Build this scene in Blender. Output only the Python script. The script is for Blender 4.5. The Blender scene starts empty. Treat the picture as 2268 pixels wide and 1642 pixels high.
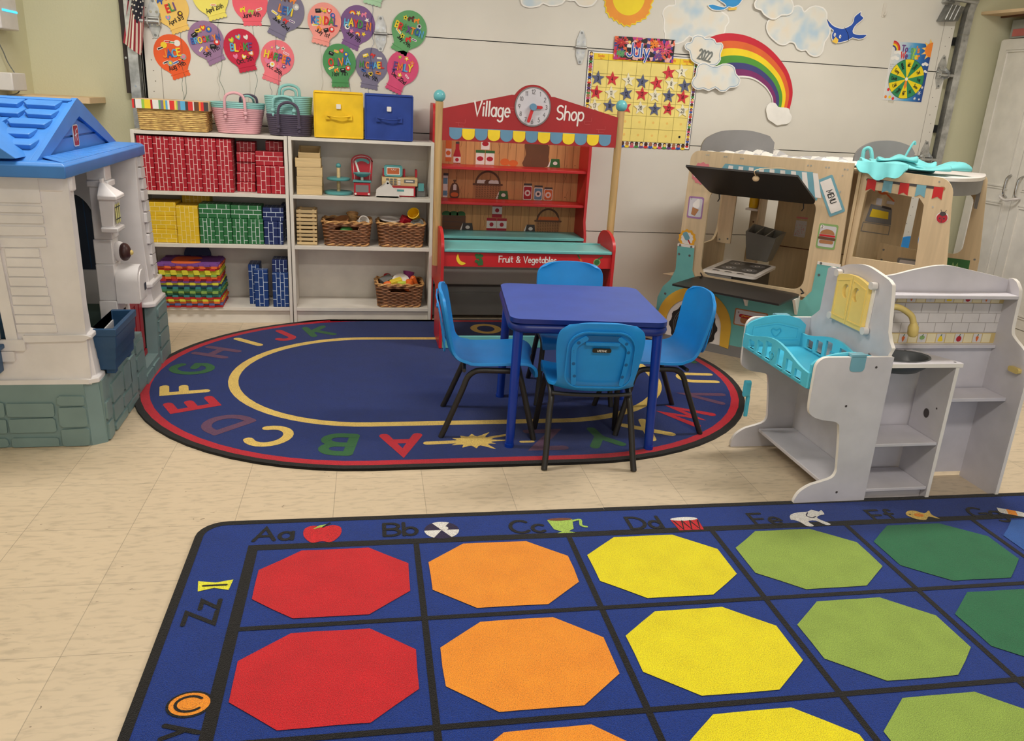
import bpy, bmesh, math, random
from math import sin, cos, pi, radians, sqrt, atan2
from mathutils import Vector, Matrix
from mathutils.geometry import tessellate_polygon
random.seed(7)
sc = bpy.context.scene
C = sc.collection

# ---------------------------------------------------------------- camera
CAM_LOC = Vector((1.1696, -4.7269, 1.3214))
YAW, PITCH, ROLL = 0.198748, 0.324650, 0.055512
fwd = Vector((sin(YAW)*cos(PITCH), cos(YAW)*cos(PITCH), -sin(PITCH)))
rgt0 = Vector((cos(YAW), -sin(YAW), 0)); up0 = rgt0.cross(fwd)
rgt = cos(ROLL)*rgt0 + sin(ROLL)*up0
upv = -sin(ROLL)*rgt0 + cos(ROLL)*up0
cd = bpy.data.cameras.new('camera'); cam = bpy.data.objects.new('camera', cd); C.objects.link(cam)
cd.sensor_fit = 'HORIZONTAL'; cd.sensor_width = 36.0; cd.lens = 36.0*1791.15/2268
cd.clip_start = 0.05; cd.clip_end = 60
m = Matrix((rgt, upv, -fwd)).transposed().to_4x4(); m.translation = CAM_LOC
cam.matrix_world = m
sc.camera = cam

# ---------------------------------------------------------------- light and exposure
sc.view_settings.view_transform = 'Standard'; sc.view_settings.look = 'None'
sc.view_settings.gamma = 1.0; sc.view_settings.use_curve_mapping = False
sc.view_settings.exposure = 0.0
W = bpy.data.worlds.new('world'); sc.world = W; W.use_nodes = True
bg = W.node_tree.nodes['Background']; bg.inputs[0].default_value = (1.0, 0.975, 0.94, 1); bg.inputs[1].default_value = 0.85
def ceiling_lamp_light(name, loc, sx, sy, power, col=(1.0, 0.955, 0.89)):
    ld = bpy.data.lights.new(name, 'AREA'); ld.shape = 'RECTANGLE'; ld.size = sx; ld.size_y = sy
    ld.energy = power; ld.color = col
    o = bpy.data.objects.new(name, ld); C.objects.link(o); o.location = loc
    return o
LAMPS = [(0.35, -1.5, 34), (3.6, -1.45, 38), (1.9, -4.3, 36)]
for lx, ly, pw in LAMPS:
    ceiling_lamp_light('ceiling_lamp_light', (lx, ly, 2.66), 1.15, 0.28, pw)
# ---------------------------------------------------------------- mesh helpers
def lin(c):
    c = c/255.0
    return c/12.92 if c <= 0.04045 else ((c+0.055)/1.055)**2.4
MATS = {}
SPEC = {}
def spec(**k): SPEC.update(k)
def M(name):
    if name in MATS: return MATS[name]
    s = SPEC[name]; rgb, rough, kind = s[0], s[1], (s[2] if len(s) > 2 else 'plain')
    opt = s[3] if len(s) > 3 else {}
    m = bpy.data.materials.new(name); m.use_nodes = True
    nt = m.node_tree; N = nt.nodes; L = nt.links
    b = N['Principled BSDF']; col = (lin(rgb[0]), lin(rgb[1]), lin(rgb[2]), 1)
    b.inputs['Base Color'].default_value = col; b.inputs['Roughness'].default_value = rough
    tc = N.new('ShaderNodeTexCoord')
    def noise(scale, detail=2.0, vec=None, dist=0.0):
        n = N.new('ShaderNodeTexNoise'); n.inputs['Scale'].default_value = scale; n.inputs['Detail'].default_value = detail
        n.inputs['Distortion'].default_value = dist
        L.new(vec if vec else tc.outputs['Object'], n.inputs['Vector']); return n
    def mapping(sx, sy, sz):
        mp = N.new('ShaderNodeMapping'); mp.inputs['Scale'].default_value = (sx, sy, sz)
        L.new(tc.outputs['Object'], mp.inputs['Vector']); return mp.outputs['Vector']
    def ramp(fac, stops):
        r = N.new('ShaderNodeValToRGB'); e = r.color_ramp.elements
        while len(e) > 1: e.remove(e[-1])
        for i, (p, c) in enumerate(stops):
            el = e[0] if i == 0 else e.new(p)
            el.position = p; el.color = (lin(c[0]), lin(c[1]), lin(c[2]), 1)
        L.new(fac, r.inputs['Fac']); return r.outputs['Color']
    def bump(h, strength, dist=0.002):
        bn = N.new('ShaderNodeBump'); bn.inputs['Strength'].default_value = strength; bn.inputs['Distance'].default_value = dist
        L.new(h, bn.inputs['Height']); L.new(bn.outputs['Normal'], b.inputs['Normal']); return bn
    def sh(k): return tuple(min(255, v*k) for v in rgb)
    if kind == 'plain':
        n = noise(opt.get('s', 9.0), 3.0)
        L.new(ramp(n.outputs['Fac'], [(0.3, sh(0.97)), (0.7, sh(1.03))]), b.inputs['Base Color'])
        if 'b' in opt: bump(noise(opt.get('bs', 180.0), 2.0).outputs['Fac'], opt['b'], 0.001)
    elif kind == 'carpet':
        n = noise(480.0, 2.0); n2 = noise(12.0, 4.0)
        mx = N.new('ShaderNodeMath'); mx.operation = 'ADD'
        m2 = N.new('ShaderNodeMath'); m2.operation = 'MULTIPLY'; m2.inputs[1].default_value = 0.16
        L.new(n2.outputs['Fac'], m2.inputs[0]); L.new(n.outputs['Fac'], mx.inputs[0]); L.new(m2.outputs[0], mx.inputs[1])
        L.new(ramp(mx.outputs[0], [(0.36, sh(0.74)), (0.58, sh(1.0)), (0.80, sh(1.2))]), b.inputs['Base Color'])
        bump(n.outputs['Fac'], 0.9, 0.004)
        b.inputs['Sheen Weight'].default_value = 0.15; b.inputs['Specular IOR Level'].default_value = 0.1
    elif kind == 'plaster':
        n = noise(95.0, 3.0); bump(n.outputs['Fac'], 0.35, 0.003)
        n2 = noise(1.2, 2.0); L.new(ramp(n2.outputs['Fac'], [(0.3, sh(0.97)), (0.7, sh(1.02))]), b.inputs['Base Color'])
    elif kind == 'door':
        n = noise(160.0, 2.0, mapping(1, 1, 1)); bump(n.outputs['Fac'], 0.12, 0.001)
        n2 = noise(2.0, 3.0); L.new(ramp(n2.outputs['Fac'], [(0.25, sh(0.96)), (0.75, sh(1.02))]), b.inputs['Base Color'])
    elif kind == 'floor':
        br = N.new('ShaderNodeTexBrick'); br.offset = 0.0; br.squash = 1.0
        br.inputs['Scale'].default_value = 1.0; br.inputs['Mortar Size'].default_value = 0.0012
        br.inputs['Mortar Smooth'].default_value = 0.3
        br.inputs['Brick Width'].default_value = 0.3048; br.inputs['Row Height'].default_value = 0.3048
        mp = N.new('ShaderNodeMapping'); mp.inputs['Location'].default_value = opt['loc']; mp.inputs['Rotation'].default_value = (0, 0, opt['rot'])
        L.new(tc.outputs['Object'], mp.inputs['Vector']); L.new(mp.outputs['Vector'], br.inputs['Vector'])
        br.inputs['Color1'].default_value = (lin(rgb[0]), lin(rgb[1]), lin(rgb[2]), 1)
        br.inputs['Color2'].default_value = tuple(lin(v*0.965) for v in rgb)+(1,)
        br.inputs['Mortar'].default_value = tuple(lin(v*0.80) for v in rgb)+(1,)
        # streaks and flecks of the vinyl composition tile
        n = noise(1.0, 5.0, mapping(18, 60, 1), 0.4)
        st = ramp(n.outputs['Fac'], [(0.30, (205, 205, 205)), (0.5, (250, 250, 250)), (0.72, (255, 255, 255))])
        mm = N.new('ShaderNodeMix'); mm.data_type = 'RGBA'; mm.blend_type = 'MULTIPLY'; mm.inputs['Factor'].default_value = 0.55
        L.new(br.outputs['Color'], mm.inputs['A']); L.new(st, mm.inputs['B'])
        n3 = noise(1.0, 3.0, mapping(34, 95, 1), 1.2)
        fl = ramp(n3.outputs['Fac'], [(0.0, (95, 78, 62)), (0.25, (105, 88, 70)), (0.285, (255, 255, 255))])
        m3 = N.new('ShaderNodeMix'); m3.data_type = 'RGBA'; m3.blend_type = 'MULTIPLY'; m3.inputs['Factor'].default_value = 0.75
        L.new(mm.outputs['Result'], m3.inputs['A']); L.new(fl, m3.inputs['B'])
        L.new(m3.outputs['Result'], b.inputs['Base Color'])
        bump(br.outputs['Fac'], 0.15, -0.001)
        n4 = noise(6.0, 3.0); rr = N.new('ShaderNodeMapRange'); rr.inputs['To Min'].default_value = 0.34; rr.inputs['To Max'].default_value = 0.5
        L.new(n4.outputs['Fac'], rr.inputs['Value']); L.new(rr.outputs['Result'], b.inputs['Roughness'])
    elif kind == 'wood':
        ax = opt.get('axis', 2); s = [40, 40, 40]; s[ax] = 3.0
        n = noise(1.0, 5.0, mapping(*s), 0.6)
        k = opt.get('k', 0.86)
        L.new(ramp(n.outputs['Fac'], [(0.3, sh(k)), (0.55, sh(1.0)), (0.75, sh(1.05))]), b.inputs['Base Color'])
        bump(n.outputs['Fac'], 0.06, 0.001)
    elif kind == 'metal':
        b.inputs['Metallic'].default_value = opt.get('m', 0.85)
        n = noise(25.0, 4.0)
        L.new(ramp(n.outputs['Fac'], [(0.3, sh(0.85)), (0.7, sh(1.08))]), b.inputs['Base Color'])
    elif kind == 'fabric':
        n = noise(opt.get('s', 700.0), 1.0)
        bump(n.outputs['Fac'], 0.4, 0.001)
        n2 = noise(8.0, 3.0)
        L.new(ramp(n2.outputs['Fac'], [(0.3, sh(0.93)), (0.7, sh(1.05))]), b.inputs['Base Color'])
        b.inputs['Sheen Weight'].default_value = 0.1
    elif kind == 'wicker':
        n = noise(1.0, 4.0, mapping(30, 30, 160))
        L.new(ramp(n.outputs['Fac'], [(0.25, sh(0.55)), (0.5, sh(1.0)), (0.75, sh(1.4))]), b.inputs['Base Color'])
        bump(n.outputs['Fac'], 0.5, 0.002)
    elif kind == 'cloudprint':
        n = noise(7.0, 2.0)
        L.new(ramp(n.outputs['Fac'], [(0.32, (190, 214, 232)), (0.5, (232, 232, 226)), (0.68, (240, 228, 208))]), b.inputs['Base Color'])
    elif kind == 'confetti':
        v = N.new('ShaderNodeTexVoronoi'); v.inputs['Scale'].default_value = opt.get('s', 60.0)
        L.new(tc.outputs['Object'], v.inputs['Vector'])
        sep = N.new('ShaderNodeSeparateColor'); L.new(v.outputs['Color'], sep.inputs[0])
        stops = opt['stops']; c = ramp(sep.outputs[0], [(i/len(stops), q) for i, q in enumerate(stops)])
        for nd in N:
            if nd.type == 'VALTORGB': nd.color_ramp.interpolation = 'CONSTANT'
        L.new(c, b.inputs['Base Color'])
    elif kind == 'ombre':   # printed poster sky: white at the left to deep blue at the right
        sx = N.new('ShaderNodeSeparateXYZ'); L.new(tc.outputs['Object'], sx.inputs[0])
        mr = N.new('ShaderNodeMapRange'); mr.inputs['From Min'].default_value = opt['a']; mr.inputs['From Max'].default_value = opt['z']
        L.new(sx.outputs['X'], mr.inputs['Value'])
        L.new(ramp(mr.outputs['Result'], opt['stops']), b.inputs['Base Color'])
    elif kind == 'clear':
        b.inputs['Alpha'].default_value = opt.get('a', 0.3)
    elif kind == 'glow':
        b.inputs['Emission Color'].default_value = col; b.inputs['Emission Strength'].default_value = opt.get('e', 1.0)
    MATS[name] = m
    return m

class Fr:
    """A drawing frame: origin, two axes, and a normal out of the face."""
    def __init__(s, o, ux, uy): s.o = Vector(o); s.x = Vector(ux).normalized(); s.y = Vector(uy).normalized(); s.n = s.x.cross(s.y)
    def p(s, a, b, d=0.0): return s.o + s.x*a + s.y*b + s.n*d
    def sub(s, a, b, rot=0.0, d=0.0):
        c, q = cos(rot), sin(rot)
        return Fr(s.p(a, b, d), s.x*c + s.y*q, s.y*c - s.x*q)
def XZ(y=0.0, x=0.0, z=0.0): return Fr((x, y, z), (1, 0, 0), (0, 0, 1))       # faces -y
def XY(z=0.0, x=0.0, y=0.0): return Fr((x, y, z), (1, 0, 0), (0, 1, 0))       # faces +z
def YZ(x=0.0, y=0.0, z=0.0): return Fr((x, y, z), (0, 1, 0), (0, 0, 1))       # faces +x
def YZm(x=0.0): return Fr((x, 0, 0), (0, -1, 0), (0, 0, 1))                   # faces -x, first axis is -y

def arc(cx, cy, rx, ry=None, a0=0, a1=360, n=16):
    ry = rx if ry is None else ry
    full = abs(a1-a0) >= 360
    k = n if full else n+1
    return [(cx+rx*cos(radians(a0+(a1-a0)*i/n)), cy+ry*sin(radians(a0+(a1-a0)*i/n))) for i in range(k)]
def rrect(x0, y0, x1, y1, r, n=5):
    rs = r if isinstance(r, (list, tuple)) else [r]*4     # bl, br, tr, tl
    P = []
    for (cx, cy, a, q) in ((x0, y0, 180, rs[0]), (x1, y0, 270, rs[1]), (x1, y1, 0, rs[2]), (x0, y1, 90, rs[3])):
        ox = cx+q if cx == x0 else cx-q; oy = cy+q if cy == y0 else cy-q
        P += [(cx, cy)] if q <= 0 else arc(ox, oy, q, q, a, a+90, n)
    return P
def smooth_path(pts, n=4, closed=False):
    """Catmull-Rom through pts (2D or 3D)."""
    P = [Vector(p) for p in pts]; k = len(P); out = []
    rng = range(k) if closed else range(k-1)
    for i in rng:
        p1, p2 = P[i], P[(i+1) % k]
        p0 = P[i-1] if (closed or i > 0) else p1; p3 = P[(i+2) % k] if (closed or i+2 < k) else p2
        for j in range(n):
            t = j/n
            out.append(0.5*((2*p1)+(p2-p0)*t+(2*p0-5*p1+4*p2-p3)*t*t+(3*p1-p0-3*p2+p3)*t**3))
    if not closed: out.append(P[-1])
    return [tuple(v) for v in out]

class MB:
    def __init__(s): s.v = []; s.f = []; s.m = []; s.mats = []; s.T = None
    def mi(s, mat):
        if mat not in s.mats: s.mats.append(mat)
        return s.mats.index(mat)
    def add(s, vs, fs, mat):
        o = len(s.v)
        s.v += [tuple(s.T @ Vector(v)) if s.T else tuple(v) for v in vs]
        k = s.mi(mat)
        for f in fs: s.f.append([i+o for i in f]); s.m.append(k)
        return s
    def box(s, x0, y0, z0, x1, y1, z1, mat):
        return s.add([(x0,y0,z0),(x1,y0,z0),(x1,y1,z0),(x0,y1,z0),(x0,y0,z1),(x1,y0,z1),(x1,y1,z1),(x0,y1,z1)],
                     [(0,3,2,1),(4,5,6,7),(0,1,5,4),(1,2,6,5),(2,3,7,6),(3,0,4,7)], mat)
    def cbox(s, c, d, mat):
        return s.box(c[0]-d[0]/2, c[1]-d[1]/2, c[2]-d[2]/2, c[0]+d[0]/2, c[1]+d[1]/2, c[2]+d[2]/2, mat)
    def poly(s, fr, pts, mat, d=0.0, holes=()):
        loops = [list(pts)]+[list(h) for h in holes]
        if not holes:
            return s.add([fr.p(a, b, d) for a, b in pts], [list(range(len(pts)))] if _area(pts) > 0 else [list(range(len(pts)))[::-1]], mat)
        flat = [q for l in loops for q in l]
        tri = tessellate_polygon([[Vector((a, b, 0)) for a, b in l] for l in loops])
        fs = []
        for t in tri:
            a, b, c = (flat[i] for i in t)
            fs.append(t if (b[0]-a[0])*(c[1]-a[1])-(b[1]-a[1])*(c[0]-a[0]) > 0 else (t[0], t[2], t[1]))
        return s.add([fr.p(a, b, d) for a, b in flat], fs, mat)
    def prism(s, fr, pts, d0, d1, mat, holes=(), side=None):
        """Solid plate: outline pts in frame fr, from depth d0 to d1 along the frame's normal."""
        pts = list(pts)
        if _area(pts) < 0: pts = pts[::-1]
        lo, hi = min(d0, d1), max(d0, d1)
        s.poly(fr, pts, mat, hi, holes)
        f2 = Fr(fr.o, -fr.x, fr.y); f2.n = -fr.n
        s.poly(f2, [(-a, b) for a, b in pts][::-1], mat, -lo, [[(-a, b) for a, b in h] for h in holes])
        for l, hole in [(pts, 0)]+[(list(h), 1) for h in holes]:
            ar = _area(l); n = len(l)
            if (ar > 0) == bool(hole): l = l[::-1]
            vs = [fr.p(a, b, lo) for a, b in l]+[fr.p(a, b, hi) for a, b in l]
            s.add(vs, [(i, (i+1) % n, n+(i+1) % n, n+i) for i in range(n)], side or mat)
        return s
    def tube(s, path, r, mat, n=8, closed=False, caps=True, flat=1.0):
        P = [Vector(p) for p in path]; k = len(P); vs = []; fs = []
        rr = r if isinstance(r, (list, tuple)) else [r]*k
        up = None
        for i in range(k):
            if closed: t = P[(i+1) % k]-P[i-1]
            else: t = P[min(i+1, k-1)]-P[max(i-1, 0)]
            t = t.normalized() if t.length > 1e-9 else Vector((0, 0, 1))
            if up is None:
                up = Vector((0, 0, 1)) if abs(t.z) < 0.9 else Vector((1, 0, 0))
            a = t.cross(up)
            if a.length < 1e-6: a = t.orthogonal()
            a.normalize(); bb = a.cross(t).normalized(); up = bb
            for j in range(n):
                q = 2*pi*j/n
                vs.append(P[i]+(a*cos(q)+bb*sin(q)*flat)*rr[i])
        for i in range(k if closed else k-1):
            for j in range(n):
                a0 = i*n+j; a1 = i*n+(j+1) % n; b0 = ((i+1) % k)*n+j; b1 = ((i+1) % k)*n+(j+1) % n
                fs.append((a0, a1, b1, b0))
        if caps and not closed:
            fs.append(tuple(range(n))[::-1]); fs.append(tuple((k-1)*n+j for j in range(n)))
        return s.add(vs, fs, mat)
    def lathe(s, prof, mat, o=(0, 0, 0), n=24, sx=1.0, sy=1.0):
        """prof: (radius, height) from bottom to top, around z at o."""
        vs = []; fs = []; k = len(prof)
        for r, z in prof:
            for j in range(n):
                q = 2*pi*j/n; vs.append((o[0]+r*cos(q)*sx, o[1]+r*sin(q)*sy, o[2]+z))
        for i in range(k-1):
            for j in range(n): fs.append((i*n+j, i*n+(j+1) % n, (i+1)*n+(j+1) % n, (i+1)*n+j))
        if prof[0][0] > 1e-5: fs.append(tuple(range(n))[::-1])
        if prof[-1][0] > 1e-5: fs.append(tuple((k-1)*n+j for j in range(n)))
        return s.add(vs, fs, mat)
    def ball(s, o, r, mat, n=20, m=12, sq=(1, 1, 1)):
        vs = []; fs = []
        for i in range(m+1):
            a = -pi/2+pi*i/m
            for j in range(n):
                q = 2*pi*j/n; vs.append((o[0]+r*sq[0]*cos(a)*cos(q), o[1]+r*sq[1]*cos(a)*sin(q), o[2]+r*sq[2]*sin(a)))
        for i in range(m):
            for j in range(n): fs.append((i*n+j, i*n+(j+1) % n, (i+1)*n+(j+1) % n, (i+1)*n+j))
        return s.add(vs, fs, mat)
    def loft(s, rings, mat, cap0=True, cap1=True, closed=True):
        n = len(rings[0]); vs = [p for r in rings for p in r]; fs = []
        for i in range(len(rings)-1):
            for j in range(n if closed else n-1):
                fs.append((i*n+j, i*n+(j+1) % n, (i+1)*n+(j+1) % n, (i+1)*n+j))
        if cap0: fs.append(tuple(range(n))[::-1])
        if cap1: fs.append(tuple((len(rings)-1)*n+j for j in range(n)))
        return s.add(vs, fs, mat)
    def disc(s, fr, cx, cy, r, mat, d=0.0, ry=None, n=20): return s.poly(fr, arc(cx, cy, r, ry, 0, 360, n), mat, d)
    def stroke(s, fr, pts, w, mat, d=0.0, t=0.0, caps=True, closed=False):
        """Ribbon of width w along 2D points, optionally t thick."""
        P = [Vector((p[0], p[1])) for p in pts]
        P = [p for i, p in enumerate(P) if i == 0 or (p-P[i-1]).length > 1e-7]
        if closed and (P[0]-P[-1]).length < 1e-7: P.pop()
        k = len(P)
        if k < 2: return s
        Lf = []; Rt = []
        for i in range(k):
            a = P[i]-P[i-1] if (i > 0 or closed) else P[1]-P[0]
            b = P[(i+1) % k]-P[i] if (i < k-1 or closed) else P[k-1]-P[k-2]
            a.normalize(); b.normalize(); t2 = a+b
            t2 = t2.normalized() if t2.length > 1e-3 else b
            nn = Vector((-t2.y, t2.x)); q = max(0.45, nn.dot(Vector((-b.y, b.x))))
            Lf.append(P[i]+nn*(w/2/q)); Rt.append(P[i]-nn*(w/2/q))
        quads = []
        for i in range(k if closed else k-1):
            j = (i+1) % k; quads.append([Rt[i], Rt[j], Lf[j], Lf[i]])
        if caps and not closed:
            for c, dr in ((P[0], P[0]-P[1]), (P[-1], P[-1]-P[-2])):
                a0 = math.degrees(atan2(dr.y, dr.x))
                quads.append([Vector(v) for v in arc(c.x, c.y, w/2, w/2, a0-90, a0+90, 5)])
        for q in quads:
            pts2 = [tuple(v) for v in q]; s.inc = (getattr(s, 'inc', 0)+1) % 40; e_ = s.inc*2.2e-5
            if t > 0: s.prism(fr, pts2, d, d+t+e_, mat)
            else: s.poly(fr, pts2, mat, d+e_)
        return s
    def text(s, fr, txt, h, w, mat, d=0.0, t=0.0, align='c', cols=None, jit=0.0, sx=1.0, slant=0.0):
        adv = [GL.get(ch, GL['-'])[0] for ch in txt]; sp = 0.16
        tot = (sum(adv)+sp*(len(txt)-1))*h*sx; x = -tot/2 if align == 'c' else 0.0
        for i, ch in enumerate(txt):
            g = GL.get(ch, GL['-']); j = (random.random()-0.5)*jit*h; r = (random.random()-0.5)*jit*0.6
            for st in g[1]:
                pts = []
                for (a, b) in st:
                    a2 = a-g[0]/2; b2 = b-0.5
                    a3 = a2*cos(r)-b2*sin(r)+g[0]/2; b3 = a2*sin(r)+b2*cos(r)+0.5
                    pts.append((x+(a3+slant*b3)*h*sx, b3*h+j))
                s.stroke(fr, pts, w, cols[i % len(cols)] if cols else mat, d, t)
            x += (adv[i]+sp)*h*sx
        return s
    def build(s, name, parent=None, bevel=0.0, smooth=38, seg=2, loc=None):
        me = bpy.data.meshes.new(name); me.from_pydata(s.v, [], s.f)
        for mt in s.mats: me.materials.append(M(mt))
        me.polygons.foreach_set('material_index', s.m)
        if smooth:
            bm = bmesh.new(); bm.from_mesh(me); lim = radians(smooth)
            for f in bm.faces: f.smooth = True
            for e in bm.edges:
                e.smooth = len(e.link_faces) == 2 and e.calc_face_angle(0.0) < lim
            bm.to_mesh(me); bm.free()
        o = bpy.data.objects.new(name, me); C.objects.link(o)
        if parent: o.parent = parent
        if loc: o.location = loc
        if bevel:
            bv = o.modifiers.new('bevel', 'BEVEL'); bv.width = bevel; bv.segments = seg; bv.limit_method = 'ANGLE'; bv.angle_limit = radians(40)
        return o
def _area(p): return 0.5*sum(p[i][0]*p[(i+1) % len(p)][1]-p[(i+1) % len(p)][0]*p[i][1] for i in range(len(p)))

def thing(name, label, cat, loc=(0, 0, 0), rz=0.0, group=None):
    o = bpy.data.objects.new(name, None); o.empty_display_size = 0.05; C.objects.link(o)
    o.location = loc; o.rotation_euler = (0, 0, rz); return tag(o, label, cat, group)
def tag(o, label, cat, group=None):
    o['label'] = label; o['category'] = cat
    if group: o['group'] = group
    return o
def struct(o): o['kind'] = 'structure'; return o
def dup(src, loc=None, rz=None, label=None, group=None):
    r = src.copy(); C.objects.link(r)
    if loc is not None: r.location = loc
    if rz is not None: r.rotation_euler = (0, 0, rz)
    if label: r['label'] = label
    if group: r['group'] = group
    for ch in list(src.children):
        c = ch.copy(); C.objects.link(c); c.parent = r
        for g in list(ch.children):
            q = g.copy(); C.objects.link(q); q.parent = c
    return r

# single-stroke lettering: width, strokes in a box one unit tall
def _g(w, *st): return (w, [list(x) for x in st])
_a = arc
GL = {
' ': (0.3, []), '-': _g(.3, [(.02,.4),(.28,.4)]), '.': _g(.08, [(.02,.02),(.06,.02)]), "'": _g(.1, [(.06,1),(.04,.78)]),
'A': _g(.7, [(0,0),(.35,1),(.7,0)], [(.14,.34),(.56,.34)]),
'B': _g(.55, [(0,0),(0,1)], [(0,1)]+_a(.25,.76,.27,.24,90,-90,8)+[(0,.52)], [(0,.52)]+_a(.25,.26,.3,.26,90,-90,8)+[(0,0)]),
'C': _g(.65, _a(.38,.5,.38,.5,48,312,16)),
'D': _g(.62, [(0,0),(0,1),(.15,1)]+_a(.17,.5,.45,.5,90,-90,12)+[(0,0)]),
'E': _g(.5, [(.5,1),(0,1),(0,0),(.5,0)], [(0,.52),(.42,.52)]),
'F': _g(.5, [(.5,1),(0,1),(0,0)], [(0,.53),(.42,.53)]),
'G': _g(.7, _a(.38,.5,.38,.5,48,330,16)+[(.7,.45),(.42,.45)]),
'H': _g(.6, [(0,0),(0,1)], [(.6,0),(.6,1)], [(0,.52),(.6,.52)]),
'I': _g(.12, [(.06,0),(.06,1)]), 'J': _g(.45, [(.45,1),(.45,.24)]+_a(.23,.22,.22,.22,0,-170,8)),
'K': _g(.58, [(0,0),(0,1)], [(.55,1),(0,.42)], [(.18,.6),(.58,0)]), 'L': _g(.48, [(0,1),(0,0),(.48,0)]),
'M': _g(.78, [(0,0),(.06,1),(.39,.25),(.72,1),(.78,0)]), 'N': _g(.6, [(0,0),(0,1),(.6,0),(.6,1)]),
'O': _g(.76, _a(.38,.5,.38,.5,90,450,20)+[(.38,1)]), 'P': _g(.55, [(0,0),(0,1)], [(0,1)]+_a(.25,.74,.3,.26,90,-90,8)+[(0,.48)]),
'Q': _g(.76, _a(.38,.5,.38,.5,90,450,20)+[(.38,1)], [(.45,.25),(.76,-.05)]),
'R': _g(.58, [(0,0),(0,1)], [(0,1)]+_a(.25,.75,.28,.25,90,-90,8)+[(0,.5)], [(.25,.5),(.58,0)]),
'S': _g(.55, _a(.28,.76,.26,.24,40,270,10)+_a(.28,.26,.27,.26,90,-145,10)),
'T': _g(.62, [(0,1),(.62,1)], [(.31,1),(.31,0)]), 'U': _g(.6, [(0,1),(0,.3)]+_a(.3,.3,.3,.3,180,360,10)+[(.6,1)]),
'V': _g(.66, [(0,1),(.33,0),(.66,1)]), 'W': _g(.92, [(0,1),(.22,0),(.46,.8),(.7,0),(.92,1)]),
'X': _g(.6, [(0,1),(.6,0)], [(.6,1),(0,0)]), 'Y': _g(.62, [(0,1),(.31,.48),(.62,1)], [(.31,.48),(.31,0)]),
'Z': _g(.6, [(0,1),(.6,1),(0,0),(.6,0)]),
'a': _g(.46, _a(.22,.3,.22,.3,60,400,14), [(.45,.6),(.45,0)]), 'b': _g(.46, [(0,1),(0,0)], _a(.23,.3,.23,.3,150,-150,14)),
'c': _g(.42, _a(.25,.3,.25,.3,50,310,12)), 'd': _g(.46, [(.45,1),(.45,0)], _a(.22,.3,.22,.3,30,330,14)),
'e': _g(.46, [(.02,.32),(.45,.32)]+_a(.23,.3,.22,.3,10,315,14)), 'f': _g(.36, _a(.26,.84,.12,.16,30,180,6)+[(.14,0)], [(0,.6),(.34,.6)]),
'g': _g(.46, _a(.22,.3,.22,.3,40,400,14), [(.45,.6),(.45,-.15)]+_a(.22,-.15,.23,.2,0,-150,8)),
'h': _g(.44, [(0,1),(0,0)], [(0,.35)]+_a(.22,.36,.22,.24,180,0,8)+[(.44,0)]), 'i': _g(.1, [(.05,.6),(.05,0)], [(.04,.82),(.07,.85)]),
'j': _g(.2, [(.15,.6),(.15,-.15)]+_a(.03,-.16,.12,.14,0,-120,6)), 'k': _g(.42, [(0,1),(0,0)], [(.4,.6),(0,.24)], [(.14,.36),(.42,0)]),
'l': _g(.1, [(.05,1),(.05,0)]), 'm': _g(.68, [(0,.6),(0,0)], [(0,.38)]+_a(.17,.4,.17,.2,180,0,6)+[(.34,0)], [(.34,.38)]+_a(.51,.4,.17,.2,180,0,6)+[(.68,0)]),
'n': _g(.44, [(0,.6),(0,0)], [(0,.35)]+_a(.22,.36,.22,.24,180,0,8)+[(.44,0)]), 'o': _g(.46, _a(.23,.3,.23,.3,90,450,16)+[(.23,.6)]),
'p': _g(.46, [(0,.6),(0,-.38)], _a(.23,.3,.23,.3,150,-150,14)), 'q': _g(.46, [(.45,.6),(.45,-.38)], _a(.22,.3,.22,.3,30,330,14)),
'r': _g(.34, [(0,.6),(0,0)], [(0,.35)]+_a(.2,.36,.2,.24,180,50,6)), 's': _g(.38, _a(.2,.45,.17,.15,40,270,8)+_a(.2,.15,.18,.15,90,-145,8)),
't': _g(.34, [(.15,.95),(.15,.12),(.3,.02)], [(0,.6),(.33,.6)]), 'u': _g(.44, [(0,.6),(0,.22)]+_a(.22,.22,.22,.22,180,360,8)+[(.44,.6)], [(.44,.3),(.44,0)]),
'v': _g(.44, [(0,.6),(.22,0),(.44,.6)]), 'w': _g(.66, [(0,.6),(.16,0),(.33,.5),(.5,0),(.66,.6)]), 'x': _g(.42, [(0,.6),(.42,0)], [(.42,.6),(0,0)]),
'y': _g(.44, [(0,.6),(.22,.04)], [(.44,.6),(.12,-.38)]), 'z': _g(.42, [(0,.6),(.42,.6),(0,0),(.42,0)]),
'0': _g(.5, _a(.25,.5,.25,.5,90,450,16)+[(.25,1)]), '1': _g(.26, [(.02,.8),(.18,1),(.18,0)]),
'2': _g(.5, _a(.25,.74,.24,.26,165,-30,10)+[(0,0),(.5,0)]), '3': _g(.48, _a(.22,.76,.22,.24,150,-80,9)+_a(.22,.27,.26,.27,80,-150,10)),
'4': _g(.52, [(.4,0),(.4,1),(0,.32),(.52,.32)]), '5': _g(.5, [(.46,1),(.08,1),(.04,.56)]+_a(.22,.32,.27,.32,120,-150,10)),
'6': _g(.5, [(.4,1),(.12,.6)]+_a(.25,.3,.25,.3,150,510,14)), '7': _g(.5, [(0,1),(.5,1),(.16,0)]),
'8': _g(.48, _a(.24,.76,.21,.24,-90,270,12)+_a(.24,.26,.24,.26,90,-270,12)), '9': _g(.5, _a(.25,.7,.24,.3,0,360,14)+[(.46,.5),(.3,0)]),
'&': _g(.62, [(.62,0),(.12,.7)]+_a(.27,.8,.16,.2,200,-20,8)+[(.05,.32)]+_a(.24,.24,.22,.24,160,320,8)+[(.6,.45)]),
}
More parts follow.
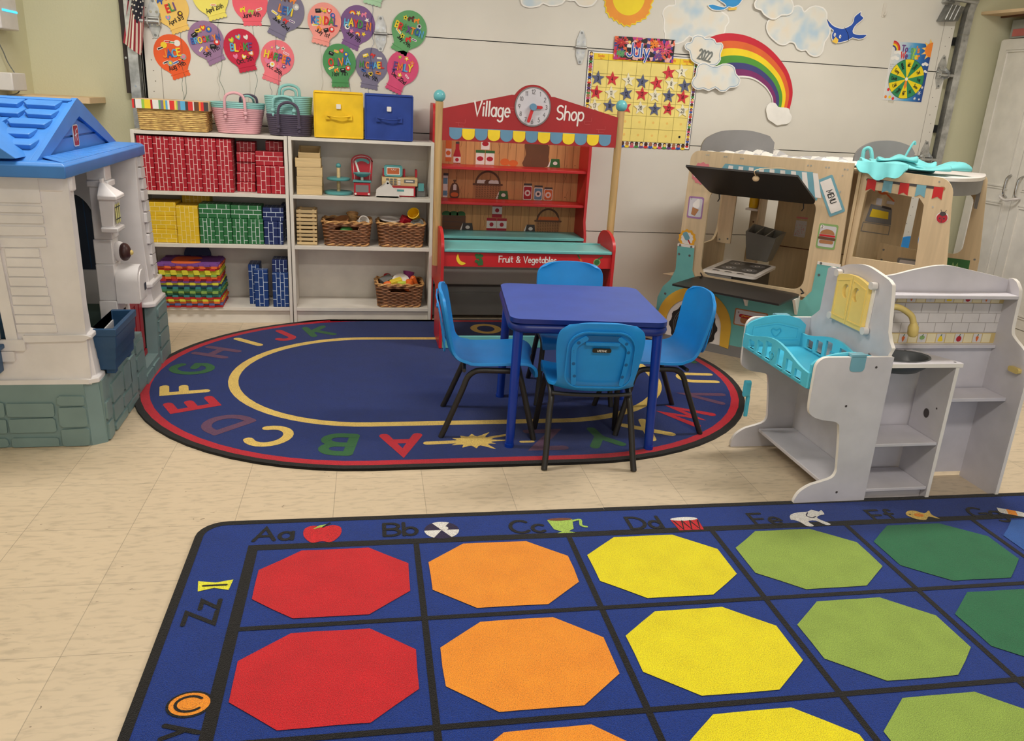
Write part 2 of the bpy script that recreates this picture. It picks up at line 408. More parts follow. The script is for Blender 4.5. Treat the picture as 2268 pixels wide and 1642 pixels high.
# ---------------------------------------------------------------- materials
_t = dict(
 wall=((214,211,180),.9,'plaster'), door=((226,222,213),.55,'door'), seam=((120,112,104),.8), ceil=((225,222,212),.9,'plaster'),
 floor=((212,193,165),.4,'floor',dict(loc=(-.5154+1.2192,2.034+.6096,0),rot=.017)),
 white_lam=((226,220,210),.42), white_dark=((150,142,134),.6), cab_white=((230,226,218),.38), black=((22,20,20),.6), dkbrown=((52,40,36),.55),
 galv=((196,197,196),.42,'metal'), galv_d=((140,142,142),.42,'metal'), chrome=((200,200,200),.2,'metal',dict(m=1.0)), rubber=((28,28,28),.7),
 rug_blue=((17,42,108),1,'carpet'), rug_blue2=((18,52,132),1,'carpet'), rug_red=((188,26,46),1,'carpet'), rug_black=((20,17,17),1,'carpet'), rug_green=((42,98,54),1,'carpet'),
 rug_yel=((232,194,104),1,'carpet'), rug_purp=((98,62,92),1,'carpet'), oct_red=((204,30,40),1,'carpet'), oct_org=((252,150,44),1,'carpet'),
 oct_yel=((242,222,24),1,'carpet'), oct_lime=((146,172,74),1,'carpet'), oct_green=((42,112,74),1,'carpet'), oct_blue=((44,92,168),1,'carpet'),
 rug_white=((232,228,222),1,'carpet'), rug_navy=((40,30,66),1,'carpet'), rug_lime=((168,200,90),1,'carpet'), rug_brown=((120,70,44),1,'carpet'), rug_lemon=((240,236,60),1,'carpet'),
 tab_blue=((58,88,176),.42,'plain',dict(b=.05)), tab_edge=((14,40,120),.4), tab_leg=((8,52,150),.32),
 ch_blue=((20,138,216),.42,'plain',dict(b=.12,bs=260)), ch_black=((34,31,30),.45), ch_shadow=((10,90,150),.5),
 shop_red=((196,36,40),.38), shop_sign=((160,30,34),.55), shop_teal=((112,186,186),.36), shop_grey=((78,76,72),.6), shop_post=((196,160,108),.45,'wood'), ball_teal=((106,186,194),.25),
 pr_wood=((206,150,96),.6,'wood',dict(k=.93)), pr_line=((128,78,48),.7), pr_white=((232,224,220),.6), pr_red=((176,28,46),.6), pr_grn=((48,104,52),.6), pr_dk=((70,62,62),.6),
 pr_org=((214,104,44),.6), pr_brown=((104,66,42),.6), pr_blue=((98,142,172),.6), pr_yel=((242,208,40),.6), pr_pale=((196,110,104),.6), pr_tan=((170,116,74),.6), pr_brick=((200,84,84),.6), pr_black=((28,26,28),.6),
 trk_wood=((208,184,150),.5,'wood',dict(k=.95)), trk_edge=((226,206,170),.5), trk_inner=((200,176,140),.55,'wood',dict(k=.95)), trk_teal=((108,180,178),.45), trk_grey=((126,124,124),.5), trk_dk=((74,70,66),.5), trk_black=((36,33,32),.45),
 trk_yel=((222,176,62),.5), trk_white=((232,226,222),.45), trk_pink=((214,124,132),.5), trk_purple=((160,116,166),.5), trk_blue=((112,164,180),.5), trk_lime=((134,168,104),.5), trk_orng=((230,166,40),.5), gauze=((236,232,226),.9,'fabric'), gauze_g=((190,188,190),.9,'fabric'),
 apron=((112,196,200),.8,'fabric'), bottle_y=((244,196,20),.35), utensil=((120,118,114),.45),
 nur=((204,200,206),.5), nur_edge=((236,230,224),.5), bas=((92,200,226),.35), bas_in=((70,182,214),.35), bas_clip=((116,168,186),.4), shut=((244,214,122),.45), sink=((84,86,88),.4), tap=((214,190,116),.35), tile=((214,208,206),.4), tile_l=((168,160,156),.6), tile_c=((232,218,180),.5), tile_e=((206,180,120),.5),
 hs_white=((224,220,220),.42,'plain',dict(b=.12,bs=120)), hs_blue=((62,128,206),.4,'plain',dict(b=.12,bs=90)), hs_stone=((118,142,142),.5,'plain',dict(b=.35,bs=40)), hs_navy=((30,72,110),.42), hs_win=((44,54,72),.5), hs_red=((160,30,44),.45), hs_lite=((226,222,150),.5), hs_brown=((60,30,28),.45),
 blk_red=((172,22,40),.5), blk_yel=((228,188,36),.5), blk_grn=((40,110,62),.5), blk_blue=((16,58,124),.5), blk_navy=((17,38,96),.5), blk_lr=((248,206,204),.6), blk_ly=((248,226,140),.6), blk_lw=((222,236,232),.6), blk_lb=((214,228,246),.6),
 straw=((206,166,102),.8,'wicker'), lid_cream=((226,198,158),.8), rope_pink=((232,176,184),.85,'fabric'), rope_teal=((150,208,204),.85,'fabric'), rope_plum=((82,72,92),.85,'fabric'),
 bin_yel=((244,200,30),.75,'fabric'), bin_blue=((36,66,150),.75,'fabric'), tagw=((230,226,220),.5), crate=((218,190,140),.6,'wood',dict(axis=0)), wick=((128,84,52),.6,'wicker'), wick_l=((196,146,92),.6,'wicker'),
 mat_purple=((122,72,150),.8), mat_org=((232,110,50),.8), mat_yel=((222,214,60),.8), mat_grn=((70,128,92),.8), mat_red=((186,40,44),.8), mat_lime=((140,176,84),.8), mat_blue=((92,108,160),.8), mat_teal=((60,140,140),.8), mat_dk=((54,64,96),.8),
 toy_teal=((86,160,162),.4), toy_red=((178,28,44),.4), toy_white=((232,228,222),.45), toy_grey=((112,112,110),.5), toy_or=((186,96,50),.5), toy_purple=((150,60,130),.5), toy_org=((234,110,40),.5), toy_lime=((196,216,80),.5), toy_green=((64,140,70),.5), toy_yel=((228,200,60),.5),
 fo_orange=((240,98,48),.8), fo_lilac=((160,124,162),.8), fo_red=((206,40,72),.8), fo_pink=((246,124,136),.8), fo_amber=((250,206,112),.8), fo_yel=((250,234,112),.8), fo_coral=((250,104,120),.8), fo_grey=((128,122,148),.8), fo_salmon=((250,160,150),.8), fo_purple=((130,94,148),.8), fo_green=((104,168,112),.8), fo_dkgreen=((76,150,90),.6), fo_rose=((222,84,128),.8), fo_pale=((176,216,180),.8),
 c_red=((226,52,48),.7), c_org=((244,140,50),.7), c_yel=((250,216,50),.7), c_grn=((72,150,76),.7), c_blue=((52,96,178),.7), c_lblue=((96,176,220),.7), c_purp=((110,72,140),.7), c_lime=((160,206,80),.7), c_white=((240,236,230),.7), c_silver=((176,176,174),.35,'metal',dict(m=.6)), c_brown=((92,52,44),.7), c_pink=((236,130,168),.7), ink=((24,22,26),.8), string_g=((50,104,92),.5), string_w=((226,222,212),.5), string_b=((54,84,156),.5), string_n=((84,104,124),.5),
 cloud=((226,228,226),.7,'cloudprint'), cloud_edge=((246,244,240),.7), cloud_line=((150,176,200),.7), sun_y=((252,222,36),.6), sun_o=((244,156,52),.6), r1=((208,34,56),.6), r2=((230,106,48),.6), r3=((250,218,36),.6), r4=((84,156,58),.6), r5=((66,66,128),.6), r6=((130,44,108),.6),
 bird=((38,84,182),.6), bird2=((48,152,222),.6), beak=((248,204,84),.6), cal_y=((248,228,132),.6), cal_h=((252,216,50),.6), cal_line=((150,130,60),.7), cal_edge=((66,66,84),.6), st_red=((214,58,70),.8), st_blue=((98,104,136),.8), st_cream=((244,238,210),.8),
 kids=((220,150,120),.6,'confetti',dict(s=34,stops=[(240,236,230),(60,36,44),(236,160,110),(240,236,230),(120,52,70),(226,184,150),(240,236,230),(84,60,110),(70,110,70)])),
 fire=((60,20,24),.4,'confetti',dict(s=55,stops=[(30,22,24),(206,40,50),(236,110,60),(34,24,28),(196,50,130),(60,60,150),(28,22,22),(240,180,170)])),
 poster=((90,160,210),.45,'ombre',dict(a=4.555,z=4.843,stops=[(0.0,(232,230,226)),(.3,(196,214,230)),(.55,(84,168,220)),(.8,(30,104,180)),(1.0,(28,66,140))])),
 wh_g=((48,146,96),.5), wh_y=((252,224,24),.5), flag_r=((158,42,58),.75,'fabric'), flag_w=((236,226,210),.75,'fabric'), flag_n=((40,40,54),.75,'fabric'),
 glow=((60,190,240),.4,'glow',dict(e=1.4)), lamp=((255,246,230),.4,'glow',dict(e=6.0)), device=((222,216,212),.4), cardboard=((196,166,124),.8), grey_pr=((156,158,152),.6), grey_pr2=((120,124,120),.7), curtain=((226,232,238),.7), tape=((230,226,210),.4,'clear',dict(a=.35)),
)
spec(**_t)
# ---------------------------------------------------------------- the room
YD = 0.33          # garage door face
YW = 0.40          # wall face beside it
XL, XR, ZC = -0.575, 5.95, 2.75
o = struct(MB().poly(XY(), [(XL-.1, -6.6), (XR+.1, -6.6), (XR+.1, 0.7), (XL-.1, 0.7)], 'floor').build('floor', smooth=0))
o = struct(MB().box(XL-.1, -6.6, ZC, XR+.1, 0.6, ZC+.1, 'ceil').build('ceiling', smooth=0))
struct(MB().box(XL-.12, -6.6, 0, XL, 0.6, ZC, 'wall').build('wall_left', smooth=0))
struct(MB().box(XR, -6.6, 0, XR+.12, 0.6, ZC, 'wall').build('wall_right', smooth=0))
mb = MB()
mb.prism(XZ(YW), [(XL-.1, 0), (-.02, 0), (-.02, 2.25), (5.03, 2.25), (5.03, 0), (XR+.1, 0), (XR+.1, ZC), (XL-.1, ZC)], 0, -.12, 'wall')
struct(mb.build('wall_back', smooth=0))
struct(MB().box(-.08, .50, 0, 5.1, .55, 2.4, 'black').build('gap_shade_1', smooth=0))  # black sheet behind the door, painted as the dark of the gap around it
# sectional garage door: four panels with tongue-and-groove seams and end stiles
D = thing('garage_door', 'wide white sectional garage door filling the back wall', 'garage door', (0, 0, 0))
zs = [.012, .533, 1.0925, 1.630, 2.16]
for i in range(4):
    a = MB()
    a.prism(XZ(YD), rrect(.033, zs[i]+.003, 4.975, zs[i+1]-.002, .004, 2), 0, -.045, 'door')
    a.build('door_panel', D, bevel=.002)
    for x0, x1 in ((.033, .115), (4.895, 4.975)):
        q = MB(); q.prism(XZ(YD), rrect(x0, zs[i]+.006, x1, zs[i+1]-.006, .002, 2), .0005, .0022, 'door')
        q.poly(XZ(YD), [(x0 if x0 > 1 else x1-.002, zs[i]+.01), ((x0+.002) if x0 > 1 else x1, zs[i]+.01), ((x0+.002) if x0 > 1 else x1, zs[i+1]-.01), (x0 if x0 > 1 else x1-.002, zs[i+1]-.01)], 'seam', .0026)
        for k in range(9):
            cx = (x0+x1)/2+random.uniform(-.022, .022); cz = zs[i]+.05+(zs[i+1]-zs[i]-.1)*k/8
            q.disc(XZ(YD), cx, cz, .0032, 'seam', .0028, n=6)
        q.build('stile', D)
a = MB(); a.box(.033, YD-.004, 0, 4.975, YD+.03, .02, 'rubber'); a.build('bottom_seal', D)
# strap hinges and rollers
def hinge_plate(mb, x, z, h, w=.05, tilt=0.0):
    fr = XZ(YD).sub(x, z, tilt)
    up = [(-w/2, .006), (w/2, .006), (w/2, h*.45), (w*.16, h), (-w*.16, h), (-w/2, h*.45)]
    dn = [(a, -b) for a, b in up][::-1]
    for pl in (up, dn): mb.prism(fr, pl, .003, .008, 'galv')
    p0, p1 = fr.p(-w*.62, 0, .012), fr.p(w*.62, 0, .012)
    mb.tube([p0, p1], .0085, 'galv', 10)
    for s in (1, -1):
        mb.disc(fr, 0, s*h*.86, w*.12, 'galv_d', .009, n=10)
        for q in (-1, 1): mb.disc(fr, q*w*.25, s*h*.32, w*.12, 'chrome', .009, n=10)
def side_hinge(mb, x, z, h, right, w=.06):
    hinge_plate(mb, x, z, h, w)
    s = 1 if right else -1
    mb.tube([(x-.035*s, YD-.035, z-.018), (x+.075*s, YD-.035, z-.018)], .011, 'galv', 10)
    for q in (-.03, .03): mb.prism(YZ(x+q), [(YD-.05, z-.035), (YD-.004, z-.045), (YD-.004, z+.03), (YD-.05, z+.002)], 0, .004, 'galv')
HG = 'hinges of the garage door'
for i, (x, z, t, lb) in enumerate([(1.313, 1.630, 'mid', 'grey steel hinge between the purple and green foam balloons'), (2.497, 1.630, 'mid', 'grey steel hinge just left of the yellow month calendar')]):
    a = MB(); hinge_plate(a, x, z, .094, .062 if i == 0 else .058); tag(a.build('strap_hinge', bevel=.001), lb, 'hinge', HG)
for x, z, rt, lb in [(.098, 1.63, False, 'grey steel roller hinge beside the flag at the door left edge'), (4.94, 1.63, True, 'grey steel roller hinge beside the weather poster'), (4.945, 1.093, True, 'grey steel roller hinge above the heap of turquoise cloth')]:
    a = MB(); side_hinge(a, x, z, .1, rt); tag(a.build('roller_hinge', bevel=.001), lb, 'hinge', HG)
a = MB()
a.prism(XZ(YD), [(4.83, 1.93), (4.945, 1.935), (4.975, 2.02), (4.87, 2.03)], .004, .06, 'galv_d')
for k in range(3): a.tube([(4.85+.03*k, YD-.062, 1.937), (4.88+.03*k, YD-.062, 2.025)], .004, 'galv', 6)
a.tube([(4.86, YD-.055, 2.065), (5.06, YD-.055, 2.055)], .015, 'galv', 10)
a.prism(XZ(YD), [(4.84, 2.04), (4.92, 2.04), (4.90, 2.11), (4.86, 2.11)], .004, .03, 'galv')
tag(a.build('top_bracket', bevel=.001), 'grey steel bracket and roller at the top right of the garage door', 'bracket')
# vertical tracks at both ends
def track(nm, x, lb, s):
    T = thing(nm, lb, 'door track', (x, YD-.01, 0))
    a = MB(); pr = [(-.025, -.02), (.025, -.02), (.025, .0), (.019, .0), (.019, -.013), (-.019, -.013), (-.019, .03), (-.025, .03)]
    a.loft([[(s*p[0], p[1], z) for p in pr] for z in (0, 1.86)], 'galv'); a.build('vertical_rail', T)
    b = MB(); path = [(0, -.0, 1.862), (0, -.005, 2.0), (0, -.05, 2.12), (0, -.16, 2.24), (0, -.4, 2.33), (0, -.9, 2.36)]
    b.loft([[(p[0]+s*q[0], p[1]+q[1]*(1 if i < 2 else .3), p[2]+(0 if i < 2 else q[1])) for q in pr] for i, p in enumerate(path)], 'galv'); b.build('curved_rail', T)
    for z in (.5, 1.25, 1.8):
        c = MB(); c.box(s*.0-.02, .028, z, s*.0+.02, .075, z+.05, 'galv_d'); c.disc(XZ(-.021), 0, z+.025, .006, 'chrome', n=8); c.build('track_bracket', T)
track('door_track', 5.045, 'galvanised steel door track at the right end of the garage door', 1)
track('door_track', -.022, 'galvanised steel door track behind the flag at the left end', -1)
a = MB()
for k in range(3): a.tube([(-.004+.010*k, YD+.02, .0), (-.004+.010*k, YD+.02, 2.3)], .0018, 'galv', 6)
tag(a.build('lift_cable'), 'thin steel lift cables beside the garage door left edge', 'cable')
# left wall fittings
a = MB(); a.box(XL, -.12, 1.51, XL+.07, .10, 1.72, 'device'); T = tag(a.build('wall_monitor', bevel=.006), 'white wall box with a glowing blue strip', 'wall device')
b = MB(); b.box(XL+.068, -.09, 1.592, XL+.073, .095, 1.602, 'glow'); b.build('light_strip', T)
a = MB(); a.box(XL, -.12, 1.225, XL+.085, .06, 1.31, 'device'); T = tag(a.build('power_adapter', bevel=.005), 'small white wall box with a looping cable below the blue light', 'wall device')
b = MB(); b.tube(smooth_path([(XL+.006, -.1, 1.52), (XL+.02, -.02, 1.42), (XL+.02, .03, 1.36), (XL+.04, .06, 1.30), (XL+.06, .065, 1.27), (XL+.05, .03, 1.215), (XL+.02, -.03, 1.2)], 5), .003, 'grey_pr2', 6); b.build('cable', T)
a = MB(); a.prism(XY(1.175), [(XL, .02), (-.30, .06), (-.22, .14), (-.21, YW), (XL, YW)], 0, .03, 'lid_cream'); tag(a.build('corner_shelf', bevel=.004), 'cream shelf board behind the blue playhouse roof', 'shelf')
a = MB(); a.box(-.083, YW-.05, 1.235, -.058, YW-.02, 1.95, 'dkbrown'); T = tag(a.build('flag_post', bevel=.002), 'dark brown post behind the hanging flag', 'post')
b = MB(); b.disc(XZ(YW-.05), -.071, 1.42, .006, 'galv', .001, n=10); b.build('screw', T)
# hanging flag: folded, canton at top
F_ = thing('flag', 'striped flag with starred canton hanging at the left door edge', 'flag', (0, 0, 0))
def fx(u, v):   # u across 0..1, v down 0..1
    l0 = Vector((.0, 0, 1.80)).lerp(Vector((-.067, 0, 1.495)), v); r0 = Vector((.07, 0, 1.80)).lerp(Vector((.072, 0, 1.52)), v)
    bot = -.080*max(0, 1-abs(u-.75)/.75)*v
    x = l0.x+(r0.x-l0.x)*u*(1-.25*v*u); z = l0.z+(r0.z-l0.z)*u+bot
    return (x, .285+.02*sin(u*9+v*1.5)-.012*u, z)
nu, nv = 13, 26
mb = MB()
for i in range(nu):
    for j in range(nv):
        u0, u1, v0, v1 = i/nu, (i+1)/nu, j/nv, (j+1)/nv
        can = (v1 <= .60-.55*abs(u0+.03-.55))
        mat = 'flag_n' if can else ('flag_r' if i % 2 == 0 else 'flag_w')
        mb.add([fx(u0, v1), fx(u1, v1), fx(u1, v0), fx(u0, v0)], [(0, 1, 2, 3)], mat)
o = mb.build('flag_cloth', F_, smooth=70)
md = o.modifiers.new('th', 'SOLIDIFY'); md.thickness = .002
mb = MB()
for i in range(5):
    for j in range(7):
        u = .1+.18*i+(.09 if j % 2 else 0); v = .04+.075*j
        if u < .95 and v < .54-.55*abs(u-.55): 
            p = fx(u, v); mb.disc(XZ(p[1]-.0035), p[0], p[2], .005, 'flag_w', n=6)
mb.build('star_pattern', F_)
# tall white cupboard on the right wall and the shelf above it
CB = thing('tall_cupboard', 'tall white panelled cupboard at the right wall', 'cupboard', (5.33, 0, 0))
a = MB(); a.box(.02, -1.42, .0, .615, .33, 1.855, 'cab_white'); a.build('body', CB, bevel=.003)
for y0, y1, hy in ((.315, -.092, -.045), (-.098, -.505, -.145), (-.511, -.92, -.87), (-.926, -1.335, -.97)):
    d = MB(); fr = YZm(0)
    d.prism(fr, [(-y0, .09), (-y1, .09), (-y1, 1.845), (-y0, 1.845)], 0.0, -.018, 'cab_white')
    for z0, z1 in ((.16, .84), (.93, 1.79)):
        for rr in (0, 1):
            g = .06+.014*rr
            d.stroke(fr, [(-y0+g, z0+.014*rr), (-y1-g, z0+.014*rr), (-y1-g, z1-.014*rr), (-y0+g, z1-.014*rr)], .010, 'cab_white', 0.0005, .004+.003*rr, closed=True)
    dd = d.build('door', CB, bevel=.002)
    h = MB(); h.tube(smooth_path([(-.002, hy, .88), (-.03, hy, .90), (-.036, hy, .95), (-.03, hy, 1.0), (-.002, hy, 1.02)], 5), .0065, 'chrome', 8); h.build('handle', dd)
a = MB(); a.box(.005, -1.42, 0, .02, .33, .085, 'cab_white'); a.build('plinth', CB, bevel=.003)
a = MB(); a.tube(smooth_path([(5.318, -.03, .885), (5.285, -.04, .88), (5.28, -.1, .865), (5.285, -.165, .88), (5.318, -.17, .885)], 5), .008, 'device', 8)
tag(a.build('door_lock'), 'white plastic child lock looped through the cupboard handles', 'lock')
a = MB(); a.prism(XY(2.0), [(5.20, YW), (5.36, -.6), (5.95, -.6), (5.95, YW)], 0, .018, 'lid_cream'); a.box(5.35, -.6, 1.99, 5.37, YW, 2.03, 'pr_brown')
tag(a.build('wall_shelf', bevel=.002), 'thin board shelf above the tall cupboard', 'shelf')
a = MB(); a.box(5.42, -.5, 1.86, 5.75, .12, 1.985, 'grey_pr'); T = tag(a.build('display_board', bevel=.003), 'grey January board lying on top of the tall cupboard', 'board')
b = MB(); b.text(Fr((5.4195, .10, 1.89), (0, -1, 0), (0, 0, 1)), 'January', .05, .008, 'grey_pr2', .0006, align='l'); b.build('lettering', T)
a = MB(); a.box(5.40, .15, 1.865, 5.72, .34, 1.975, 'grey_pr'); a.box(5.398, .17, 1.875, 5.401, .32, 1.92, 'pr_pale'); tag(a.build('storage_box', bevel=.01), 'grey storage box beside the January board on the cupboard', 'box')
a = MB(); a.ball((5.45, -.42, 2.10), .08, 'toy_or', sq=(.8, 1, 1)); a.ball((5.44, -.40, 2.03), .05, 'hs_brown', sq=(1, 1.2, .35)); tag(a.build('wooden_toy'), 'orange rounded toy on the shelf above the cupboard', 'toy')
struct(MB().box(5.09, .385, 0, XR, .40, .09, 'cab_white').build('baseboard_back', smooth=0))
# ceiling fixtures
for i, (lx, ly, pw) in enumerate(LAMPS):
    T = thing('ceiling_lamp', ['long ceiling light over the bookcases', 'long ceiling light over the food truck', 'long ceiling light over the near rug'][i], 'ceiling light', (lx, ly, ZC-.06), group='ceiling lights')
    a = MB(); a.box(-.62, -.17, .02, .62, .17, .058, 'white_lam'); a.build('frame', T, bevel=.004)
    b = MB(); b.box(-.58, -.15, .005, .58, .15, .019, 'lamp'); b.build('diffuser', T)
# ---------------------------------------------------------------- oval alphabet rug
RT = 0.011
def rug_warp(x, y, z):
    # the back edge is pushed up against the bookcase plinth
    if x < 1.66 and y > -.012: return (x, -.012, z+min(.02, (y+.012)*.35))
    return (x, y, z)
def stad(r, n=28): return arc(1.22, -.96, r, r, 90, 270, n)+arc(2.035, -.96, r, r, -90, 90, n)
def dens(pts):
    out = []
    for i, p in enumerate(pts):
        q = pts[(i+1) % len(pts)]; L_ = sqrt((p[0]-q[0])**2+(p[1]-q[1])**2); k = max(1, int(L_/.06))
        out += [(p[0]+(q[0]-p[0])*j/k, p[1]+(q[1]-p[1])*j/k) for j in range(k)]
    return out
RUG = thing('oval_rug', 'oval blue alphabet rug with red border under the table', 'rug', (0, 0, 0))
mb = MB()
RAD = [1.04, 1.012, .975, .645, .60]
rings = []
for r in RAD:
    ring = []
    for (x0, s) in ((1.22, 1), (2.035, 0)):
        a0 = 90 if s else -90
        ring += arc(x0, -.96, r, r, a0, a0+180, 30)
    # straight runs
    L1 = ring[30]; R0 = ring[31]; L0 = ring[0]; R1 = ring[61]
    seg1 = [(L1[0]+(R0[0]-L1[0])*k/12, L1[1]) for k in range(1, 12)]
    seg2 = [(R1[0]+(L0[0]-R1[0])*k/12, R1[1]) for k in range(1, 12)]
    rings.append(ring[:31]+seg1+ring[31:]+seg2)
n = len(rings[0]); top = [[rug_warp(x, y, RT) for x, y in r] for r in rings]
side = [rug_warp(x, y, 0.0) for x, y in rings[0]]
bm_m = ['rug_black', 'rug_red', 'rug_blue', 'rug_yel']
mb.add(side+top[0], [(i, (i+1) % n, n+(i+1) % n, n+i) for i in range(n)], 'rug_black')
for k in range(4):
    mb.add(top[k]+top[k+1], [(i, (i+1) % n, n+(i+1) % n, n+i) for i in range(n)], bm_m[k])
mb.poly(XY(RT), rings[4], 'rug_blue')
mb.build('pile', RUG, smooth=0)
RUGL = {'A':(1.337,-1.791,'rug_red'),'B':(1.09,-1.775,'rug_green'),'C':(.831,-1.685,'rug_yel'),'D':(.636,-1.536,'rug_purp'),'E':(.472,-1.322,'rug_red'),'F':(.408,-1.126,'rug_yel'),
 'G':(.386,-.844,'rug_green'),'H':(.46,-.581,'rug_purp'),'I':(.594,-.401,'rug_yel'),'J':(.749,-.285,'rug_red'),'K':(.955,-.193,'rug_green'),'L':(1.19,-.15,'rug_yel'),'M':(1.431,-.155,'rug_purp'),
 'N':(1.66,-.155,'rug_red'),'O':(1.92,-.14,'rug_yel'),'P':(2.175,-.145,'rug_green'),'Q':(2.40,-.21,'rug_purp'),'R':(2.58,-.33,'rug_red'),'S':(2.76,-.52,'rug_yel'),'T':(2.87,-.76,'rug_green'),'U':(2.876,-1.05,'rug_yel'),
 'V':(2.80,-1.32,'rug_purp'),'W':(2.62,-1.55,'rug_red'),'X':(2.38,-1.705,'rug_yel'),'Y':(2.15,-1.77,'rug_green'),'Z':(1.917,-1.78,'rug_purp')}
for ch, (x, y, mt) in RUGL.items():
    cx = min(max(x, 1.22), 2.035); ang = atan2(y+.96, x-cx)-pi/2
    if 1.22 < x < 2.035: ang = 0 if y > -.96 else pi
    fr = XY(RT).sub(x, y, ang)
    a = MB(); a.text(Fr(fr.p(0, -.085), fr.x, fr.y), ch, .17, .040, mt, .0008, sx=1.12); a.build('letter', RUG, smooth=0)
a = MB(); fr = XY(RT).sub(1.625, -1.778)
spl = []
for k in range(24):
    r = .062 if k % 2 else random.choice([.085, .10, .13, .095]); q = 2*pi*k/24; spl.append((r*1.15*cos(q), r*.75*sin(q)))
a.poly(fr, smooth_path(spl, 3, True), 'rug_yel', .0008); a.stroke(fr, [(-.19, -.01), (-.08, -.005)], .03, 'rug_yel', .0008); a.stroke(fr, [(.19, -.02), (.235, -.02)], .018, 'rug_yel', .0008); a.stroke(fr, [(.07, .03), (.15, .055)], .018, 'rug_yel', .0008)
a.build('splash_motif', RUG, smooth=0)

# ---------------------------------------------------------------- rectangular alphabet rug
R2 = thing('rectangular_rug', 'large rectangular blue rug with coloured octagons in the foreground', 'rug', (0, 0, 0))
fr = XY(0).sub(.693, -2.365, -.011)          # x right, y back; rug spans y from 0 down
T2 = .012
o2 = rrect(0, -2.75, 3.75, 0, .075, 6)
mb = MB(); mb.prism(fr, o2, 0, T2, 'rug_blue2', side='rug_black')
mb.stroke(fr, dens(o2), .024, 'rug_black', T2+.0006, closed=True)
mb.build('pile', R2, smooth=0)
g = MB(); x0, y0, cx_, ry_ = .167, -.155, .4825, -.392
nc, nr = 7, 6
g.stroke(fr, [(x0, y0), (x0+nc*cx_, y0), (x0+nc*cx_, y0+nr*ry_), (x0, y0+nr*ry_)], .030, 'rug_black', T2+.001, closed=True)
for i in range(1, nc): g.stroke(fr, [(x0+i*cx_, y0), (x0+i*cx_, y0+nr*ry_)], .017, 'rug_black', T2+.0012, caps=False)
for j in range(1, nr): g.stroke(fr, [(x0, y0+j*ry_), (x0+nc*cx_, y0+j*ry_)], .017, 'rug_black', T2+.0014, caps=False)
g.build('grid_lines', R2, smooth=0)
OC = ['oct_red', 'oct_org', 'oct_yel', 'oct_lime', 'oct_green', 'oct_blue', 'rug_navy']
for j in range(nr):
    for i in range(nc):
        cx, cy = x0+(i+.5)*cx_, y0+(j+.5)*ry_
        P_ = [(-.098, .166), (.098, .166), (.211, .070), (.211, -.070), (.098, -.166), (-.098, -.166), (-.211, -.070), (-.211, .070)]
        pts = dens([(cx+a, cy+b) for a, b in P_]); pts = [(a+random.uniform(-.0012, .0012), b+random.uniform(-.0012, .0012)) for a, b in pts]
        a = MB(); a.poly(fr, pts, OC[i], T2+.0025); a.build('octagon', R2, smooth=0)
def rt(txt, x, y, h=.075, rot=0.0):
    f2 = fr.sub(x-.693, y+2.365+.0035, rot)
    a = MB(); a.text(Fr(f2.p(0, -h*.5), f2.x, f2.y), txt, h, .0125, 'rug_black', T2+.0016, sx=1.15); a.build('lettering', R2, smooth=0)
    return f2
for tx, x, y in (('Aa', .913, -2.447), ('Bb', 1.298, -2.449), ('Cc', 1.702, -2.463), ('Dd', 2.098, -2.469), ('Ee', 2.527, -2.476), ('Ff', 2.962, -2.484), ('Gg', 3.355, -2.495), ('Hh', 3.75, -2.50)): rt(tx, x, y)
rt('Zz', .771, -2.834, .075, pi/2); rt('Yy', .775, -3.29, .075, pi/2); rt('Xx', .775, -3.75, .075, pi/2)
def pic(name, x, y, rot=0.0):
    f2 = fr.sub(x-.693, y+2.365, rot); return f2, MB()
D2 = T2+.0016
f, a = pic('apple', 1.058, -2.455)
a.poly(f, smooth_path([(0, .042), (.03, .052), (.055, .035), (.055, -.01), (.03, -.05), (0, -.044), (-.03, -.05), (-.055, -.01), (-.055, .035), (-.03, .052)], 4, True), 'oct_red', D2)
a.poly(f, [(-.03, .03), (-.005, .04), (.015, .058), (-.012, .052)], 'rug_lime', D2+.0005); a.stroke(f, [(0, .04), (.02, .065)], .006, 'rug_black', D2+.0006); a.build('apple_motif', R2, smooth=0)
f, a = pic('ball', 1.427, -2.461)
for k in range(6): a.poly(f, [(0, 0)]+arc(0, 0, .055, .052, 60*k, 60*k+60, 6), 'rug_white' if k % 2 else 'rug_navy', D2)
a.disc(f, 0.01, .01, .012, 'rug_white', D2+.0005); a.build('beach_ball_motif', R2, smooth=0)
f, a = pic('cup', 1.822, -2.465)
a.poly(f, [(-.045, .04), (.04, .04), (.03, -.02), (.01, -.035), (.03, -.045), (-.03, -.045), (-.012, -.035), (-.035, -.02)], 'rug_lime', D2); a.disc(f, -.002, .042, .041, 'rug_brown', D2+.0005, ry=.009); a.stroke(f, smooth_path([(.038, .03), (.065, .035), (.06, .0), (.075, -.012)], 4), .010, 'rug_lime', D2); a.build('cup_motif', R2, smooth=0)
f, a = pic('drum', 2.241, -2.484)
a.poly(f, [(-.048, .03), (.048, .03), (.042, -.04), (-.042, -.04)], 'oct_red', D2); a.disc(f, 0, .032, .048, 'rug_white', D2+.0005, ry=.012)
for k in range(3): a.stroke(f, [(-.04+.028*k, .02), (-.026+.028*k, -.036), (-.012+.028*k, .02)], .005, 'rug_black', D2+.0006)
a.build('drum_motif', R2, smooth=0)
f, a = pic('elephant', 2.683, -2.483)
a.poly(f, smooth_path([(-.07, .0), (-.055, .03), (-.02, .045), (.02, .048), (.04, .06), (.06, .045), (.075, .055), (.07, .025), (.05, .02), (.03, -.0), (.055, -.04), (.035, -.045), (.015, -.015), (-.015, -.018), (-.01, -.048), (-.035, -.048), (-.045, -.02), (-.06, -.005)], 3, True), 'rug_white', D2)
